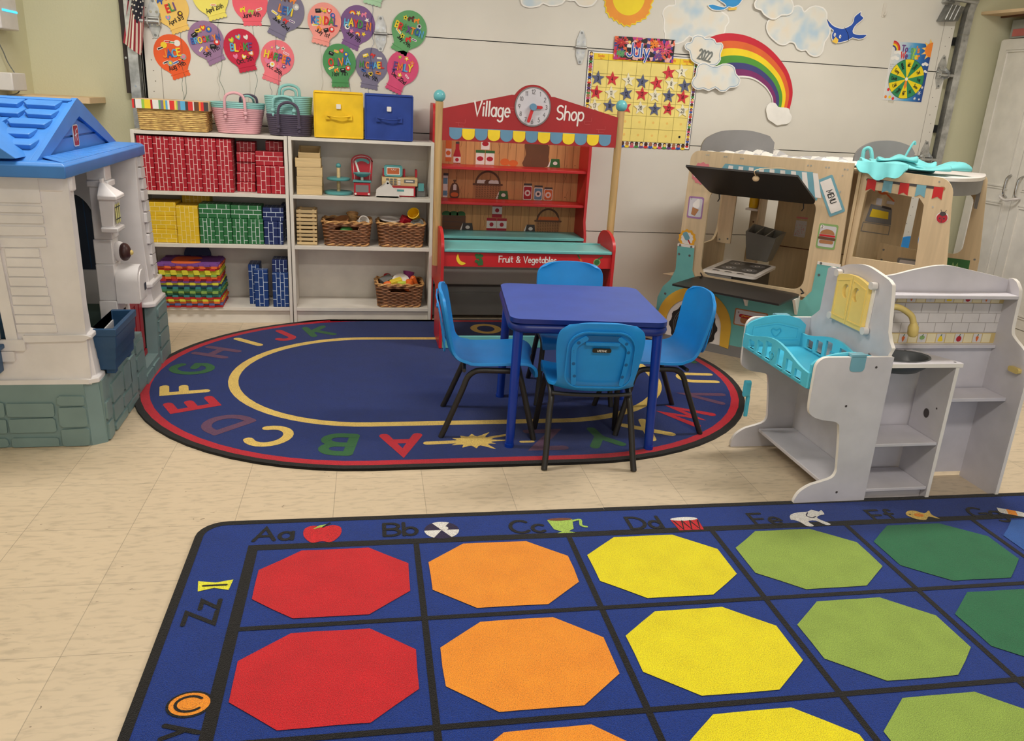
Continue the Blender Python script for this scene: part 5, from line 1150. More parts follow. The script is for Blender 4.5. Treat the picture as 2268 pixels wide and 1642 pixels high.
# white front wall
T_ = .05
a = MB()
fx_ = lambda z: HX1-.055+.0*z
fw = XZ(HY0+.012)
opening = [(-.34, .395), (-.055, .395), (-.075, .735), (-.085, .74), (-.34, .74)]
a.prism(fw, [(HX0+.05, .24), (.205, .24), (.205, 1.0), (HX0+.05, 1.0)], 0, -T_, 'hs_white', holes=[opening[::-1]])
for z0, z1, x0 in ((.895, .985, -.3), (.862, .890, -.3), (.825, .858, -.3), (.785, .82, -.05), (.745, .78, -.05)): a.prism(fw, [(x0, z0), (.115, z0+.004), (.115, z1-.003), (x0, z1-.003)], 0, .006, 'hs_white')
for k in range(9): z = .440+.034*k; a.prism(fw, [(-.018+.003*k*0, z), (.112-.003*k, z), (.112-.003*k, z+.029), (-.02, z+.029)], 0, .005, 'hs_white')
a.prism(fw, [(-.0, .405), (.20, .41), (.225, .425), (.20, .432), (0, .43)], 0, .012, 'hs_white')
a.prism(fw, [(-.4, .245), (.20, .245), (.20, .262), (-.4, .262)], 0, .012, 'hs_white')
a.prism(fw, [(-.055, .395), (-.018, .395), (-.035, .745), (-.072, .745)], 0, .010, 'hs_white')
for x0, z0, x1, z1 in ((-.085, .375, .004, .415), (-.085, .335, -.035, .373), (-.085, .735, -.030, .775)): a.prism(fw, rrect(x0, z0, x1, z1, .005, 3), 0, .016, 'hs_white')
a.build('front_wall', HS, bevel=.003)
# corner pier (flares at its foot, chamfered)
def pier(name, y0, y1, xs, prof, parent=HS):
    q = MB(); q.loft([[(xi, y0+d0, z), (xo-.03, y0+d0, z), (xo, y0+d0+.022, z), (xo, y1+d1, z), (xi, y1+d1, z)] for z, xi, xo, d0, d1 in prof], 'hs_white'); return q.build(name, parent, bevel=.003)
pier('corner_pier', HY0+.004, -1.60, 0, [(.243, .10, .228, .0, 0), (.262, .10, .228, 0, 0), (.266, .10, .216, .010, 0), (.405, .10, .206, .010, -.01), (.412, .10, .220, .0, -.005), (.428, .10, .220, .0, -.005), (.435, .10, .200, .014, -.01), (.55, .10, .198, .016, -.02), (.75, .10, .196, .022, -.035), (.90, .10, .198, .022, -.05), (.905, .10, .206, .012, -.05), (.935, .10, .206, .012, -.05), (.94, .10, .214, .004, -.04), (1.0, .10, .214, .004, -.04)])
# right wall: low wall under the window, pier between window and door, rear pier
fr = YZ(.205)
a = MB(); a.prism(fr, [(-1.60, .24), (-1.08, .26), (-1.10, .40), (-1.60, .385)], 0, -.045, 'hs_white'); a.build('sill_wall', HS, bevel=.003)
q = MB()
for z0, z1, w, dx in ((.26, .45, .115, .0), (.45, .60, .10, 0), (.60, .70, .095, 0), (.905, .93, .10, .01), (.93, 1.0, .085, .0)):
    q.box(.135, -1.215-w/2, z0, .205+dx, -1.215+w/2, z1, 'hs_white')
q.loft([[(.14, -1.262, .70), (.21, -1.262, .70), (.21, -1.168, .70), (.14, -1.168, .70)], [(.14, -1.258, .91), (.205, -1.258, .91), (.205, -1.172, .91), (.14, -1.172, .91)]], 'hs_white')
q.build('door_pier', HS, bevel=.004)
q = MB(); LY, LX = -1.300, .175
def sq_ring(w, d, z, x=.195): return [(x, LY-w, z), (x+d, LY-w, z), (x+d, LY+w, z), (x, LY+w, z)]
q.loft([sq_ring(.05, .055, .742), sq_ring(.052, .062, .745), sq_ring(.052, .062, .760), sq_ring(.040, .046, .764), sq_ring(.047, .056, .865), sq_ring(.058, .070, .870), sq_ring(.058, .070, .884), sq_ring(.018, .020, .925), sq_ring(.012, .014, .928), sq_ring(.012, .014, .945)], 'hs_white'); lt = q.build('lantern', HS, bevel=.003)
q = MB(); fl_ = YZ(.2475); q.poly(fl_, [(LY-.030, .775), (LY+.030, .775), (LY+.034, .855), (LY-.034, .855)], 'hs_lite', .002)
for s_ in ([(LY-.012, .775), (LY-.013, .855)], [(LY+.012, .775), (LY+.013, .855)], [(LY-.030, .792), (LY+.030, .792)], [(LY-.033, .838), (LY+.033, .838)]): q.stroke(fl_, s_, .004, 'hs_win', .003)
q.build('lantern_pane', lt)
q = MB(); fm_ = XZ(0); prof = [(-.068, .0), (.068, .0), (.068, .09)]+arc(0, .09, .068, .06, 0, 180, 12)
q.prism(YZ(.205).sub(-1.205, .440), prof, 0, .085, 'hs_white'); mbx = q.build('mailbox', HS, bevel=.008)
q = MB(); q.prism(YZ(.290).sub(-1.205, .440), [(-.05, .012), (.05, .012), (.05, .085)]+arc(0, .085, .05, .045, 0, 180, 10), 0, .004, 'hs_white'); q.poly(YZ(.290).sub(-1.205, .440), rrect(.012, .038, .042, .068, .003, 2), 'hs_win', .006); q.build('mailbox_door', mbx, bevel=.002)
q = MB(); q.ball((.218, -1.215, .645), .036, 'hs_white', 16, 10, (.7, 1, 1.15)); q.build('bell_mount', HS)
q = MB(); q.ball((.240, -1.225, .645), .032, 'hs_brown', 16, 10, (.75, 1, 1.15)); q.ball((.262, -1.222, .642), .011, 'tap', 10, 8); q.build('doorbell', HS)
pier('rear_pier', -.795, -.60, 0, [(.298, .09, .234, .0, .04), (.315, .09, .234, 0, .04), (.32, .09, .222, .006, .03), (.385, .09, .216, .006, .025), (.392, .09, .228, -.004, .03), (.41, .09, .228, -.004, .03), (.415, .09, .212, .004, .015), (.62, .09, .206, -.01, -.04), (.80, .09, .206, -.02, -.075), (1.0, .09, .210, -.03, -.10)])
q = MB()
for k in range(11):
    z = .432+.051*k; y1 = -.63-.085*(k/10); q.prism(YZ(.207), [(y1-.05-.012*(k % 2), z), (y1+.012, z), (y1+.006, z+.046), (y1-.05-.012*(k % 2), z+.046)], 0, .014, 'hs_white')
q.build('rear_shingles', HS, bevel=.004)
# red half door, planter
q = MB(); fd = YZ(.176); P = [(-1.035, .078), (-.805, .078), (-.80, .38)]+smooth_path([(-.83, .405), (-.86, .44), (-.92, .46), (-.98, .44), (-1.02, .405), (-1.04, .38)], 3)
q.prism(fd, P, 0, -.03, 'hs_red')
for k in range(3): q.prism(fd, rrect(-1.01+.068*k, .115, -.958+.068*k, .345, .008, 3), 0, .008, 'hs_red')
q.prism(fd, [(-1.04, .352), (-.80, .352), (-.80, .378), (-1.04, .378)], 0, .014, 'hs_red'); q.prism(fd, [(-1.035, .080), (-.805, .080), (-.805, .104), (-1.035, .104)], 0, .010, 'hs_red'); q.build('half_door', HS, bevel=.003)
q = MB(); px0, px1, py0, py1 = .200, .285, -1.625, -1.335
def pr_(i, z, e=0.0): return [(px0, py0+i-e, z), (px1-i+e, py0+i-e, z), (px1-i+e, py1-i+e, z), (px0, py1-i+e, z)]
q.loft([pr_(.014, .268), pr_(.012, .310), pr_(.008, .316), pr_(.006, .355), pr_(.002, .360), pr_(.0, .402), pr_(-.004, .405), pr_(-.004, .432), pr_(.012, .432), pr_(.018, .33)], 'hs_navy', True, True)
for y in (py0+.03, py1-.06): q.box(px1-.055, y, .248, px1-.022, y+.035, .27, 'hs_navy')
q.build('planter_box', HS, bevel=.003)
# back wall with the arched window, left wall, inner counter
fb_ = XZ(-.690)
aw = [(-.105, .452), (-.018, .452), (-.012, .47), (-.015, .68)]+smooth_path([(-.020, .715), (-.045, .765), (-.085, .80), (-.125, .79), (-.15, .76)], 3)+[(-.155, .47)]
a = MB(); a.prism(fb_, [(HX0+.05, .29), (.16, .29), (.16, 1.0), (HX0+.05, 1.0)], 0, -.045, 'hs_white', holes=[aw[::-1]])
for x0, z0, x1, z1 in ((.0, .86, .1, .99), (.02, .30, .13, .34), (.01, .355, .13, .42)): a.prism(fb_, rrect(x0, z0, x1, z1, .004, 2), 0, .006, 'hs_white')
a.build('back_wall', HS, bevel=.002)
a = MB(); a.prism(fb_, aw, -.020, -.036, 'hs_win'); a.stroke(fb_, [(-.06, .46), (-.065, .78)], .004, 'hs_navy', -.0195); a.build('window_pane', HS)
a = MB(); a.box(HX0+.01, HY0+.05, .29, HX0+.055, -.70, 1.0, 'hs_white'); a.build('left_wall', HS, bevel=.002)
a = MB(); a.box(-.45, HY0-.055, .385, -.062, HY0+.14, .402, 'hs_navy'); a.box(-.45, HY0+.055, .402, -.05, HY0+.14, .50, 'hs_navy'); a.box(-.45, HY0-.05, .30, -.075, HY0+.0, .385, 'hs_navy'); a.build('window_counter', HS, bevel=.004)
a = MB(); a.tube(smooth_path([(-.20, HY0+.06, .45), (-.10, HY0+.02, .455), (-.083, HY0+.0, .44), (-.08, HY0-.01, .42)], 4), .012, 'trk_grey', 10); a.build('grey_tap', HS)
# roof
EZ = .990
RY0, RY1, RX1, RX0 = -1.775, -.695, .228, -.98
RYM, RZ, GX = -1.222, 1.228, .105
a = MB()
def er(d, z): return [(RX0+d, RY0+d, z), (RX1-d, RY0+d, z), (RX1-d, RY1-d, z), (RX0+d, RY1-d, z)]
a.loft([er(.03, EZ-.002), er(.004, EZ), er(.0, EZ+.006), er(.0, EZ+.040), er(.010, EZ+.050)], 'hs_blue')
z1 = EZ+.048
gy0, gy1 = -1.66, -.77
roof = [[(x, gy0-.06, z1), (x, RYM-.03, RZ-.008), (x, RYM, RZ), (x, RYM+.03, RZ-.008), (x, gy1+.04, z1)] for x in (RX0+.1, GX)]
a.loft(roof, 'hs_blue', True, True)
# gable rim and inset
fg = YZ(GX)
rim = [(gy0-.06, z1), (RYM-.03, RZ-.004), (RYM, RZ+.006), (RYM+.03, RZ-.004), (gy1+.04, z1)]
inner = [(gy0+.06, z1+.004), (RYM, RZ-.060), (gy1-.07, z1+.004)]
a.prism(fg, [rim[0], inner[0], inner[1], inner[2], rim[4], rim[3], rim[2], rim[1]], 0, .020, 'hs_blue')
a.prism(fg, [(gy0+.08, z1+.008), (gy1-.09, z1+.008), (gy1-.16, z1+.055), (gy0+.15, z1+.055)], 0, .008, 'hs_blue'); a.prism(fg, [(gy0+.17, z1+.063), (gy1-.18, z1+.063), (RYM, RZ-.075)], 0, .008, 'hs_blue')
# skirt below the gable with battens
sk0 = [(GX+.02, gy0+.05, z1+.003), (GX+.02, gy1-.04, z1+.003)]
n = 15
for k in range(n):
    t0, t1 = k/n, (k+.9)/n
    A0 = Vector((GX+.018, RY0+.12+(RY1-RY0-.20)*t0, z1+.006)); A1 = Vector((GX+.018, RY0+.12+(RY1-RY0-.20)*t1, z1+.006))
    B0 = Vector((RX1-.012, RY0+.02+(RY1-RY0-.04)*t0, EZ+.048)); B1 = Vector((RX1-.012, RY0+.02+(RY1-RY0-.04)*t1, EZ+.048))
    up = Vector((0, 0, .005)); a.add([A0, B0, B1, A1, A0+up, B0+up, B1+up, A1+up], [(3, 2, 1, 0), (4, 5, 6, 7), (0, 1, 5, 4), (1, 2, 6, 5), (2, 3, 7, 6), (3, 0, 4, 7)], 'hs_blue')
# shingles on the front slope
p0, p1 = Vector((0, gy0-.06, z1)), Vector((0, RYM-.03, RZ-.008)); sl = p1-p0; fsl = Fr((0, p0.y, p0.z), (1, 0, 0), sl)
SL = sl.length; rows = 6; rh = SL/rows
for r in range(rows):
    x = -.62+.04*(r % 3)-random.random()*.05
    while x < GX-.02:
        w = random.choice([.10, .12, .135]); xe = min(x+w, GX-.012)
        if xe-x > .03:
            b0 = rh*r+.003; t0 = rh*(r+1)-.008; ch_ = min(.018, (xe-x)*.3)
            P = [(x+ch_, b0), (xe-ch_*.4, b0), (xe, b0+rh*.3), (xe, t0), (x, t0), (x, b0+rh*.35)]
            vs = [fsl.p(p[0], p[1], .0) for p in P]+[fsl.p(p[0], p[1], .017 if p[1] < t0-.01 else .006) for p in P]; m_ = len(P)
            a.add(vs, [tuple(range(m_))[::-1], tuple(m_+i for i in range(m_))]+[(i, (i+1) % m_, m_+(i+1) % m_, m_+i) for i in range(m_)], 'hs_blue')
        x = xe+.008
a.stroke(fsl, [(-.98, SL+.0), (GX, SL+.0)], .02, 'hs_blue', -.004, .012)
# small front dormer whose right slope shows at the frame edge
a.loft([[(-.33, -1.775, EZ+.05), (-.12, -1.775, EZ+.215), (.085, -1.775, EZ+.06)], [(-.33, -1.60, EZ+.05), (-.12, -1.36, EZ+.205), (.085, -1.66, EZ+.06)]], 'hs_blue')
a.build('roof', HS, bevel=.004)
q = MB(); fe = YZ(GX+.0085).sub(RYM-.035, 1.098); q.prism(fe, rrect(-.030, -.040, .030, .040, .009, 4), 0, .003, 'hs_white'); q.poly(fe, rrect(-.026, -.036, .026, .036, .007, 4), 'hs_red', .0035)
for s_ in ([(-.012, -.02), (-.004, .02), (.008, -.018)], [(-.016, .0), (.012, .006)], [(.002, .02), (.016, .026)]): q.stroke(fe, s_, .004, 'hs_white', .004)
q.build('badge', HS)
# ---------------------------------------------------------------- bookcases
def bookcase(x0, lb):
    T = thing('bookcase', lb, 'bookcase', (x0, 0, 0), 0, 'white bookcases')
    for x in (0, .782):
        a = MB(); a.box(x, 0, 0, x+.018, .28, 1.06, 'white_lam'); a.build('side', T, bevel=.0015)
    for z0, z1, nm in ((1.04, 1.058, 'top_board'), (.725, .745, 'shelf'), (.440, .460, 'shelf'), (.078, .098, 'bottom_shelf')):
        a = MB(); a.box(.018, .001, z0, .782, .276, z1, 'white_lam'); a.build(nm, T, bevel=.0012)
    a = MB(); a.box(.018, .276, .01, .782, .280, 1.055, 'white_lam'); a.build('back_board', T)
    a = MB(); a.box(.018, .018, 0.0, .782, .034, .078, 'white_lam'); a.build('plinth', T, bevel=.001)
    return T
bookcase(0, 'left white bookcase holding the brick building blocks'); bookcase(.804, 'right white bookcase holding baskets and toy shop pieces')

# ---------------------------------------------------------------- cardboard brick blocks
def block(name_col, x, y, z, w, d, h, mat, lmat, lb, grp, vert):
    a = MB(); a.box(0, 0, 0, w, d, h, mat)
    lw = .0026
    def face(fr, W_, H_, vertical):
        L_, S_ = .050, .0215
        if vertical:
            nc = max(2, round(W_/S_)); s = W_/nc
            for i in range(1, nc): a.stroke(fr, [(s*i, .001), (s*i, H_-.001)], lw, lmat, .0008, caps=False)
            for i in range(nc):
                q = .02 if i % 2 else .045
                while q < H_-.004: a.stroke(fr, [(s*i, q), (s*(i+1), q)], lw, lmat, .0008, caps=False); q += L_
        else:
            nr = max(2, round(H_/S_)); s = H_/nr
            for i in range(1, nr): a.stroke(fr, [(.001, s*i), (W_-.001, s*i)], lw, lmat, .0008, caps=False)
            for i in range(nr):
                q = .02 if i % 2 else .045
                while q < W_-.004: a.stroke(fr, [(q, s*i), (q, s*(i+1))], lw, lmat, .0008, caps=False); q += L_
    face(Fr((0, 0, 0), (1, 0, 0), (0, 0, 1)), w, h, vert)
    face(Fr((w, 0, 0), (0, 1, 0), (0, 0, 1)), d, h, vert); face(Fr((0, d, 0), (0, -1, 0), (0, 0, 1)), d, h, vert)
    face(Fr((0, 0, h), (1, 0, 0), (0, 1, 0)), w, d, False)
    o = a.build('brick_block', smooth=0, bevel=.003); o.location = (x, y, z)
    return tag(o, lb, 'toy block', grp)
G1 = 'red brick blocks on the top shelf'; z = .746
names = ['leftmost tall red brick block on the upper left shelf', 'second tall red brick block from the left on the upper shelf', 'third tall red brick block from the left on the upper shelf', 'fourth tall red brick block from the left on the upper shelf', 'fifth tall red brick block, just right of the middle', 'sixth tall red brick block, rightmost of the tall ones']
for k in range(6):
    block('r', .024+.0805*k, .012+.004*(k % 2), z, .0785, .155, .285, 'blk_red', 'blk_lr', names[k], G1, True)
nm = ['bottom', 'second from bottom', 'middle', 'second from top', 'topmost']
for k in range(5): block('r', .515+.002*k, .075+.006*((k*7) % 3), z+.0545*k, .098, .098, .053, 'blk_red', 'blk_lr', nm[k]+' small red brick block in the narrow stack of five', G1, True)
block('r', .628, .02, z, .074, .155, .15, 'blk_red', 'blk_lr', 'left of two short upright red brick blocks at the right shelf end', G1, True)
block('r', .704, .02, z, .074, .155, .15, 'blk_red', 'blk_lr', 'right of two short upright red brick blocks at the right shelf end', G1, True)
block('r', .626, .035, z+.151, .146, .10, .074, 'blk_red', 'blk_lr', 'lying red brick block resting on two short upright ones', G1, False)
block('r', .675, .10, z+.226, .092, .10, .052, 'blk_red', 'blk_lr', 'small red brick block on top of the right hand red pile', G1, True)
G2 = 'yellow brick blocks on the middle shelf'; z = .461
for k, q in enumerate(('lowest', 'middle', 'uppermost')): block('y', .04, .02+.004*k, z+.0735*k, .152, .152, .0725, 'blk_yel', 'blk_ly', q+' of three lying yellow brick blocks', G2, False)
block('y', .195, .012, z, .113, .15, .205, 'blk_yel', 'blk_ly', 'upright yellow brick block beside the lying yellow ones', G2, True)
block('y', .20, .17, z+.0, .15, .10, .245, 'blk_yel', 'blk_ly', 'yellow brick block standing behind the green ones', G2, True)
G3 = 'green brick blocks on the middle shelf'
xs = [(.312, .079), (.392, .045), (.438, .045), (.486, .080), (.568, .084)]
nn = ['leftmost', 'second', 'third', 'fourth', 'rightmost']
for (x, w), q in zip(xs, nn): block('g', x, .02, z, w, .15, .140, 'blk_grn', 'blk_lw', q+' of five upright green brick blocks', G3, True)
block('g', .312, .03, z+.141, .165, .13, .075, 'blk_grn', 'blk_lw', 'left of two lying green brick blocks on top', G3, False)
block('g', .480, .035, z+.141, .165, .13, .072, 'blk_grn', 'blk_lw', 'right of two lying green brick blocks on top', G3, False)
G4 = 'blue brick blocks on the middle shelf'
block('b', .656, .02, z, .074, .14, .130, 'blk_navy', 'blk_lb', 'left of two upright dark blue brick blocks on the middle shelf', G4, True)
block('b', .731, .02, z, .028, .12, .130, 'blk_navy', 'blk_lb', 'right of two upright dark blue brick blocks on the middle shelf', G4, True)
block('b', .652, .03, z+.131, .112, .13, .074, 'blk_navy', 'blk_lb', 'lying dark blue brick block on the middle shelf pile', G4, False)
block('b', .742, .165, z, .035, .10, .21, 'blk_navy', 'blk_lb', 'dark blue brick block in the shelf corner behind', G4, True)
G5 = 'blue brick blocks on the bottom shelf'; z = .099
block('b', .552, .075, z, .062, .12, .235, 'blk_blue', 'blk_lb', 'leftmost upright blue brick block on the bottom shelf, set back', G5, True)
block('b', .590, .015, z, .074, .055, .215, 'blk_blue', 'blk_lb', 'front upright blue brick block on the bottom shelf', G5, True)
block('b', .690, .012, z, .088, .14, .200, 'blk_blue', 'blk_lb', 'wide upright blue brick block at the right bottom shelf end', G5, True)
block('b', .690, .03, z+.201, .085, .12, .072, 'blk_navy', 'blk_lb', 'small blue brick block on top at the right bottom shelf end', G5, True)

# ---------------------------------------------------------------- foam mat stack
def jig(x0, y0, x1, y1, n=5, t=.016, inv=False):
    P = []
    def edge(ax, ay, bx, by, nx, ny):
        for k in range(2*n):
            f0, f1 = k/(2*n), (k+1)/(2*n); o = t if (k % 2 == (1 if inv else 0)) else 0
            w = .010/ (abs(bx-ax)+abs(by-ay)) if o else 0
            P.append((ax+(bx-ax)*f0+nx*o, ay+(by-ay)*f0+ny*o)); P.append((ax+(bx-ax)*f1+nx*o, ay+(by-ay)*f1+ny*o))
    edge(x0, y0, x1, y0, 0, -1); edge(x1, y0, x1, y1, 1, 0); edge(x1, y1, x0, y1, 0, 1); edge(x0, y1, x0, y0, -1, 0)
    return P
cols = ['mat_red', 'mat_blue', 'mat_org', 'mat_yel', 'mat_red', 'mat_teal', 'mat_grn', 'mat_lime', 'mat_grn', 'mat_teal', 'mat_dk', 'mat_yel', 'mat_purple', 'mat_red', 'mat_org', 'mat_lime', 'mat_yel', 'mat_yel', 'mat_red', 'mat_org', 'mat_purple']
cn = dict(mat_red='red', mat_blue='slate blue', mat_org='orange', mat_yel='yellow', mat_teal='teal', mat_grn='green', mat_lime='lime', mat_dk='navy', mat_purple='purple')
ordn = ['lowest', 'second', 'third', 'fourth', 'fifth', 'sixth', 'seventh', 'eighth', 'ninth', 'tenth', 'eleventh', 'twelfth', 'thirteenth', 'fourteenth', 'fifteenth', 'sixteenth', 'seventeenth', 'eighteenth', 'nineteenth', 'twentieth', 'topmost']
th = .0118; z = .0995
for k, cmat in enumerate(cols):
    dx, dy = random.uniform(-.004, .004), random.uniform(-.006, .004)
    s = .004*(10-k)/10
    a = MB(); a.prism(XY(0), jig(-.152, -.125, .152, .125, 5, .013, k % 4 in (2, 3)), 0, th-.0006, cmat)
    if k == len(cols)-1: a.poly(XY(th), smooth_path([(-.07, -.11), (.03, -.105), (.06, -.05), (-.02, -.02), (.05, .03), (.02, .09), (-.09, .085), (-.10, -.04)], 4, True), 'mat_org', .0002)
    elif k: a.poly(XY(th-.0006), arc(0, 0, .06), cols[(k+4) % len(cols)], .0002)
    o = a.build('foam_mat', smooth=0, bevel=0); o.location = (.242+dx+s, .118+dy, z+th*k); o.rotation_euler = (0, 0, radians(random.uniform(-1.5, 1.5)))
    tag(o, (ordn[k]+' '+cn[cmat]+' foam mat tile in the stack' if k < 20 else 'topmost purple foam mat tile with an orange shape'), 'foam mat', 'stacked foam mat tiles')
a = MB(); a.prism(XZ(0), arc(0, 0, .075, .075, 0, 180, 16), 0, -.02, 'mat_dk'); o = a.build('toy_dome', bevel=.003); o.location = (.25, .235, .3490); tag(o, 'dark blue half round piece behind the foam mat stack', 'toy')

# ---------------------------------------------------------------- things on top of the bookcases
SB = thing('straw_box', 'woven straw box with a striped lid at the left bookcase end', 'box', (.215, .11, 1.0605))
a = MB()
def rr(w, d, z, r=.012): return [(p[0], p[1], z) for p in rrect(-w/2, -d/2, w/2, d/2, r, 3)]
rg = []
for k in range(23): z = .110*k/22; rg.append(rr(.335+.006*(k % 2)+.012*z/.11, .195+.006*(k % 2)+.01*z/.11, z))
a.loft(rg, 'straw'); a.build('body', SB)
a = MB(); a.box(-.190, -.115, .108, .190, .115, .156, 'lid_cream')
x = -.190; sc_ = ['c_red', 'pr_dk', 'c_white', 'c_lime', 'c_yel', 'shop_red', 'c_white', 'fo_green', 'fo_grey', 'pr_yel', 'c_lblue', 'c_white', 'c_red', 'fo_amber', 'c_lime', 'fo_grey', 'c_lblue', 'pr_dk', 'c_red', 'c_white', 'pr_brown', 'c_org']
i = 0
while x < .188:
    w = min(random.choice([.006, .010, .014, .024, .03]), .190-x); c_ = sc_[i % len(sc_)]; i += 1
    a.poly(XZ(-.115), [(x, .109), (x+w, .109), (x+w, .154), (x, .154)], c_, .0006); x += w
a.build('lid', SB, bevel=.001)

def rope_basket(T, mats, w, d, h, n, zb=0.0, flare=.25, inner=None):
    a = MB(); r = h/n/2
    for k in range(n):
        t = (k+.5)/n; ww = w*(1-flare*(1-t)**1.3); dd = d*(1-flare*(1-t)**1.3); m_ = mats(k)
        P = [(ww/2*cos(q)*(1 if 1 else 1), dd/2*sin(q), zb+r+2*r*k*.97) for q in [2*pi*j/36 for j in range(36)]]
        P = [(ww/2*math.copysign(abs(cos(q))**.75, cos(q)), dd/2*math.copysign(abs(sin(q))**.75, sin(q)), zb+r+2*r*k*.97) for q in [2*pi*j/36 for j in range(36)]]
        a.tube(P, r*1.06, m_, 7, closed=True)
    a.poly(XY(zb+.004), arc(0, 0, w/2*(1-flare), d/2*(1-flare), 0, 360, 24), mats(0)); return a
def handle(T, mat, xh, y, z, ht, spread, r=.0075, knots=True, lean=0.0, parent=None):
    a = MB(); P = smooth_path([(xh-spread, y, z-.04), (xh-spread, y-.012, z), (xh-spread*.85, y-.012+lean*.6, z+ht*.75), (xh, y-.008+lean, z+ht), (xh+spread*.85, y-.012+lean*.6, z+ht*.75), (xh+spread, y-.012, z), (xh+spread, y, z-.04)], 6)
    a.tube(P, r, mat, 8)
    if knots:
        for s_ in (-1, 1): a.ball((xh+s_*spread, y-.006, z-.028), .012, mat, 10, 8, (1, .8, 1)); a.ball((xh+s_*spread, y-.003, z-.05), .009, mat, 8, 6, (.8, .7, 1.3))
    return a.build('handle', T)
RB_ = thing('rope_basket', 'pink rope basket with a turquoise rim on the bookcase', 'basket', (.537, .125, 1.0605), 0, 'rope baskets on the bookcase')
rope_basket(RB_, lambda k: 'rope_teal' if k >= 13 else 'rope_pink', .275, .235, .165, 16, 0, .24).build('body', RB_)
handle(RB_, 'rope_pink', .0, -.118, .135, .075, .052); handle(RB_, 'rope_teal', .045, .095, .15, .045, .030, .006, False, -.05)
RB3 = thing('rope_basket', 'plum rope basket nested inside the pink one', 'basket', (.545, .135, 1.0605), 0, 'rope baskets on the bookcase')
rope_basket(RB3, lambda k: 'rope_plum', .232, .190, .150, 15, .012, .20).build('body', RB3); handle(RB3, 'rope_plum', .04, .075, .155, .045, .045, .007, False)
RB2 = thing('rope_basket', 'plum rope basket in front of the yellow bin', 'basket', (.812, .122, 1.0605), 0, 'rope baskets on the bookcase')
rope_basket(RB2, lambda k: 'rope_plum', .245, .225, .115, 11, 0, .13).build('body', RB2); handle(RB2, 'rope_plum', .0, -.115, .075, .100, .055, .0075)
RB4 = thing('rope_basket', 'turquoise rope baskets stacked inside the plum one', 'basket', (.806, .135, 1.0605), 0, 'rope baskets on the bookcase')
rope_basket(RB4, lambda k: 'rope_teal', .250, .212, .200, 20, .012, .22).build('body', RB4)
handle(RB4, 'rope_teal', -.02, -.108, .16, .045, .055, .0065); handle(RB4, 'rope_teal', .0, .085, .20, .065, .055, .008, False); handle(RB4, 'rope_teal', .0, .07, .20, .045, .036, .007, False)
def fabric_bin(x, mat, lb):
    T = thing('fabric_bin', lb, 'storage bin', (x, .115, 1.0605), 0, 'fabric bins on the bookcase')
    N_ = 14; w, d, h = .258, .225, .245; a = MB()
    a.loft([[(-w/2+.004, -d/2+.004, 0), (w/2-.004, -d/2+.004, 0), (w/2-.004, d/2-.004, 0), (-w/2+.004, d/2-.004, 0)], [(-w/2, -d/2, h), (w/2, -d/2, h), (w/2, d/2, h), (-w/2, d/2, h)], [(-w/2+.008, -d/2+.008, h), (w/2-.008, -d/2+.008, h), (w/2-.008, d/2-.008, h), (-w/2+.008, d/2-.008, h)], [(-w/2+.010, -d/2+.010, .01), (w/2-.010, -d/2+.010, .01), (w/2-.010, d/2-.010, .01), (-w/2+.010, d/2-.010, .01)]], mat)
    # slightly rumpled front cloth
    vs = []
    for j in range(N_+1):
        for i in range(N_+1):
            u, v = i/N_, j/N_; e = (sin(pi*u)*sin(pi*v))
            vs.append((-w/2+.002+(w-.004)*u, -d/2-.001-.007*e*(.6+.4*sin(6*u+5*v)+.35*sin(13*u-9*v)), .004+(h-.014)*v))
    a.add(vs, [(j*(N_+1)+i, j*(N_+1)+i+1, (j+1)*(N_+1)+i+1, (j+1)*(N_+1)+i) for j in range(N_) for i in range(N_)], mat)
    for P in ([(-w/2, -d/2-.002, h-.008), (w/2, -d/2-.002, h-.008)], [(-w/2, -d/2-.002, .004), (-w/2, -d/2-.002, h-.006)], [(w/2, -d/2-.002, .004), (w/2, -d/2-.002, h-.006)], [(-w/2, -d/2-.002, .004), (w/2, -d/2-.002, .004)]): a.tube(P, .004, mat, 8)
    a.build('body', T, smooth=60)
    f_ = XZ(-d/2-.010); q = MB(); q.prism(f_, rrect(-.012, .155, .012, .180, .003, 3), -.002, .006, 'tagw'); q.build('tag', T, bevel=.001)
    q = MB()
    for s_ in (-1, 1): q.prism(f_, rrect(s_*.060-.012, .098, s_*.060+.012, .128, .004, 3), -.002, .005, mat)
    q.tube(smooth_path([(-.060, -d/2-.014, .118), (-.045, -d/2-.024, .116), (0, -d/2-.028, .112), (.045, -d/2-.024, .116), (.060, -d/2-.014, .118)], 5), .0055, mat, 8, flat=.6); q.build('pull_handle', T, bevel=.001)
fabric_bin(1.078, 'bin_yel', 'yellow fabric storage bin on the bookcase'); fabric_bin(1.350, 'bin_blue', 'blue fabric storage bin on the bookcase')

# ---------------------------------------------------------------- right bookcase, upper shelf
z = .7462
def tray(x, y, z, w, d, h, lb, rx=0.0):
    a = MB(); t = .006
    a.box(-w/2, -d/2, 0, w/2, d/2, t, 'crate'); a.box(-w/2, -d/2, t, w/2, -d/2+t, h, 'crate'); a.box(-w/2, d/2-t, t, w/2, d/2, h, 'crate'); a.box(-w/2, -d/2+t, t, -w/2+t, d/2-t, h, 'crate'); a.box(w/2-t, -d/2+t, t, w/2, d/2-t, h, 'crate')
    o = a.build('wooden_tray', bevel=.001); o.location = (x, y, z); o.rotation_euler = (rx, 0, radians(random.uniform(-2, 2))); return tag(o, lb, 'tray', 'plain wooden trays on the upper shelf')
for k, q in enumerate(('lowest plain wooden tray of the stack', 'second plain wooden tray from the bottom', 'third plain wooden tray from the bottom', 'fourth plain wooden tray, under the tilted one')): tray(.912-(.006 if k == 3 else 0), .11, z+.050*k, .138, .16, .049, q)
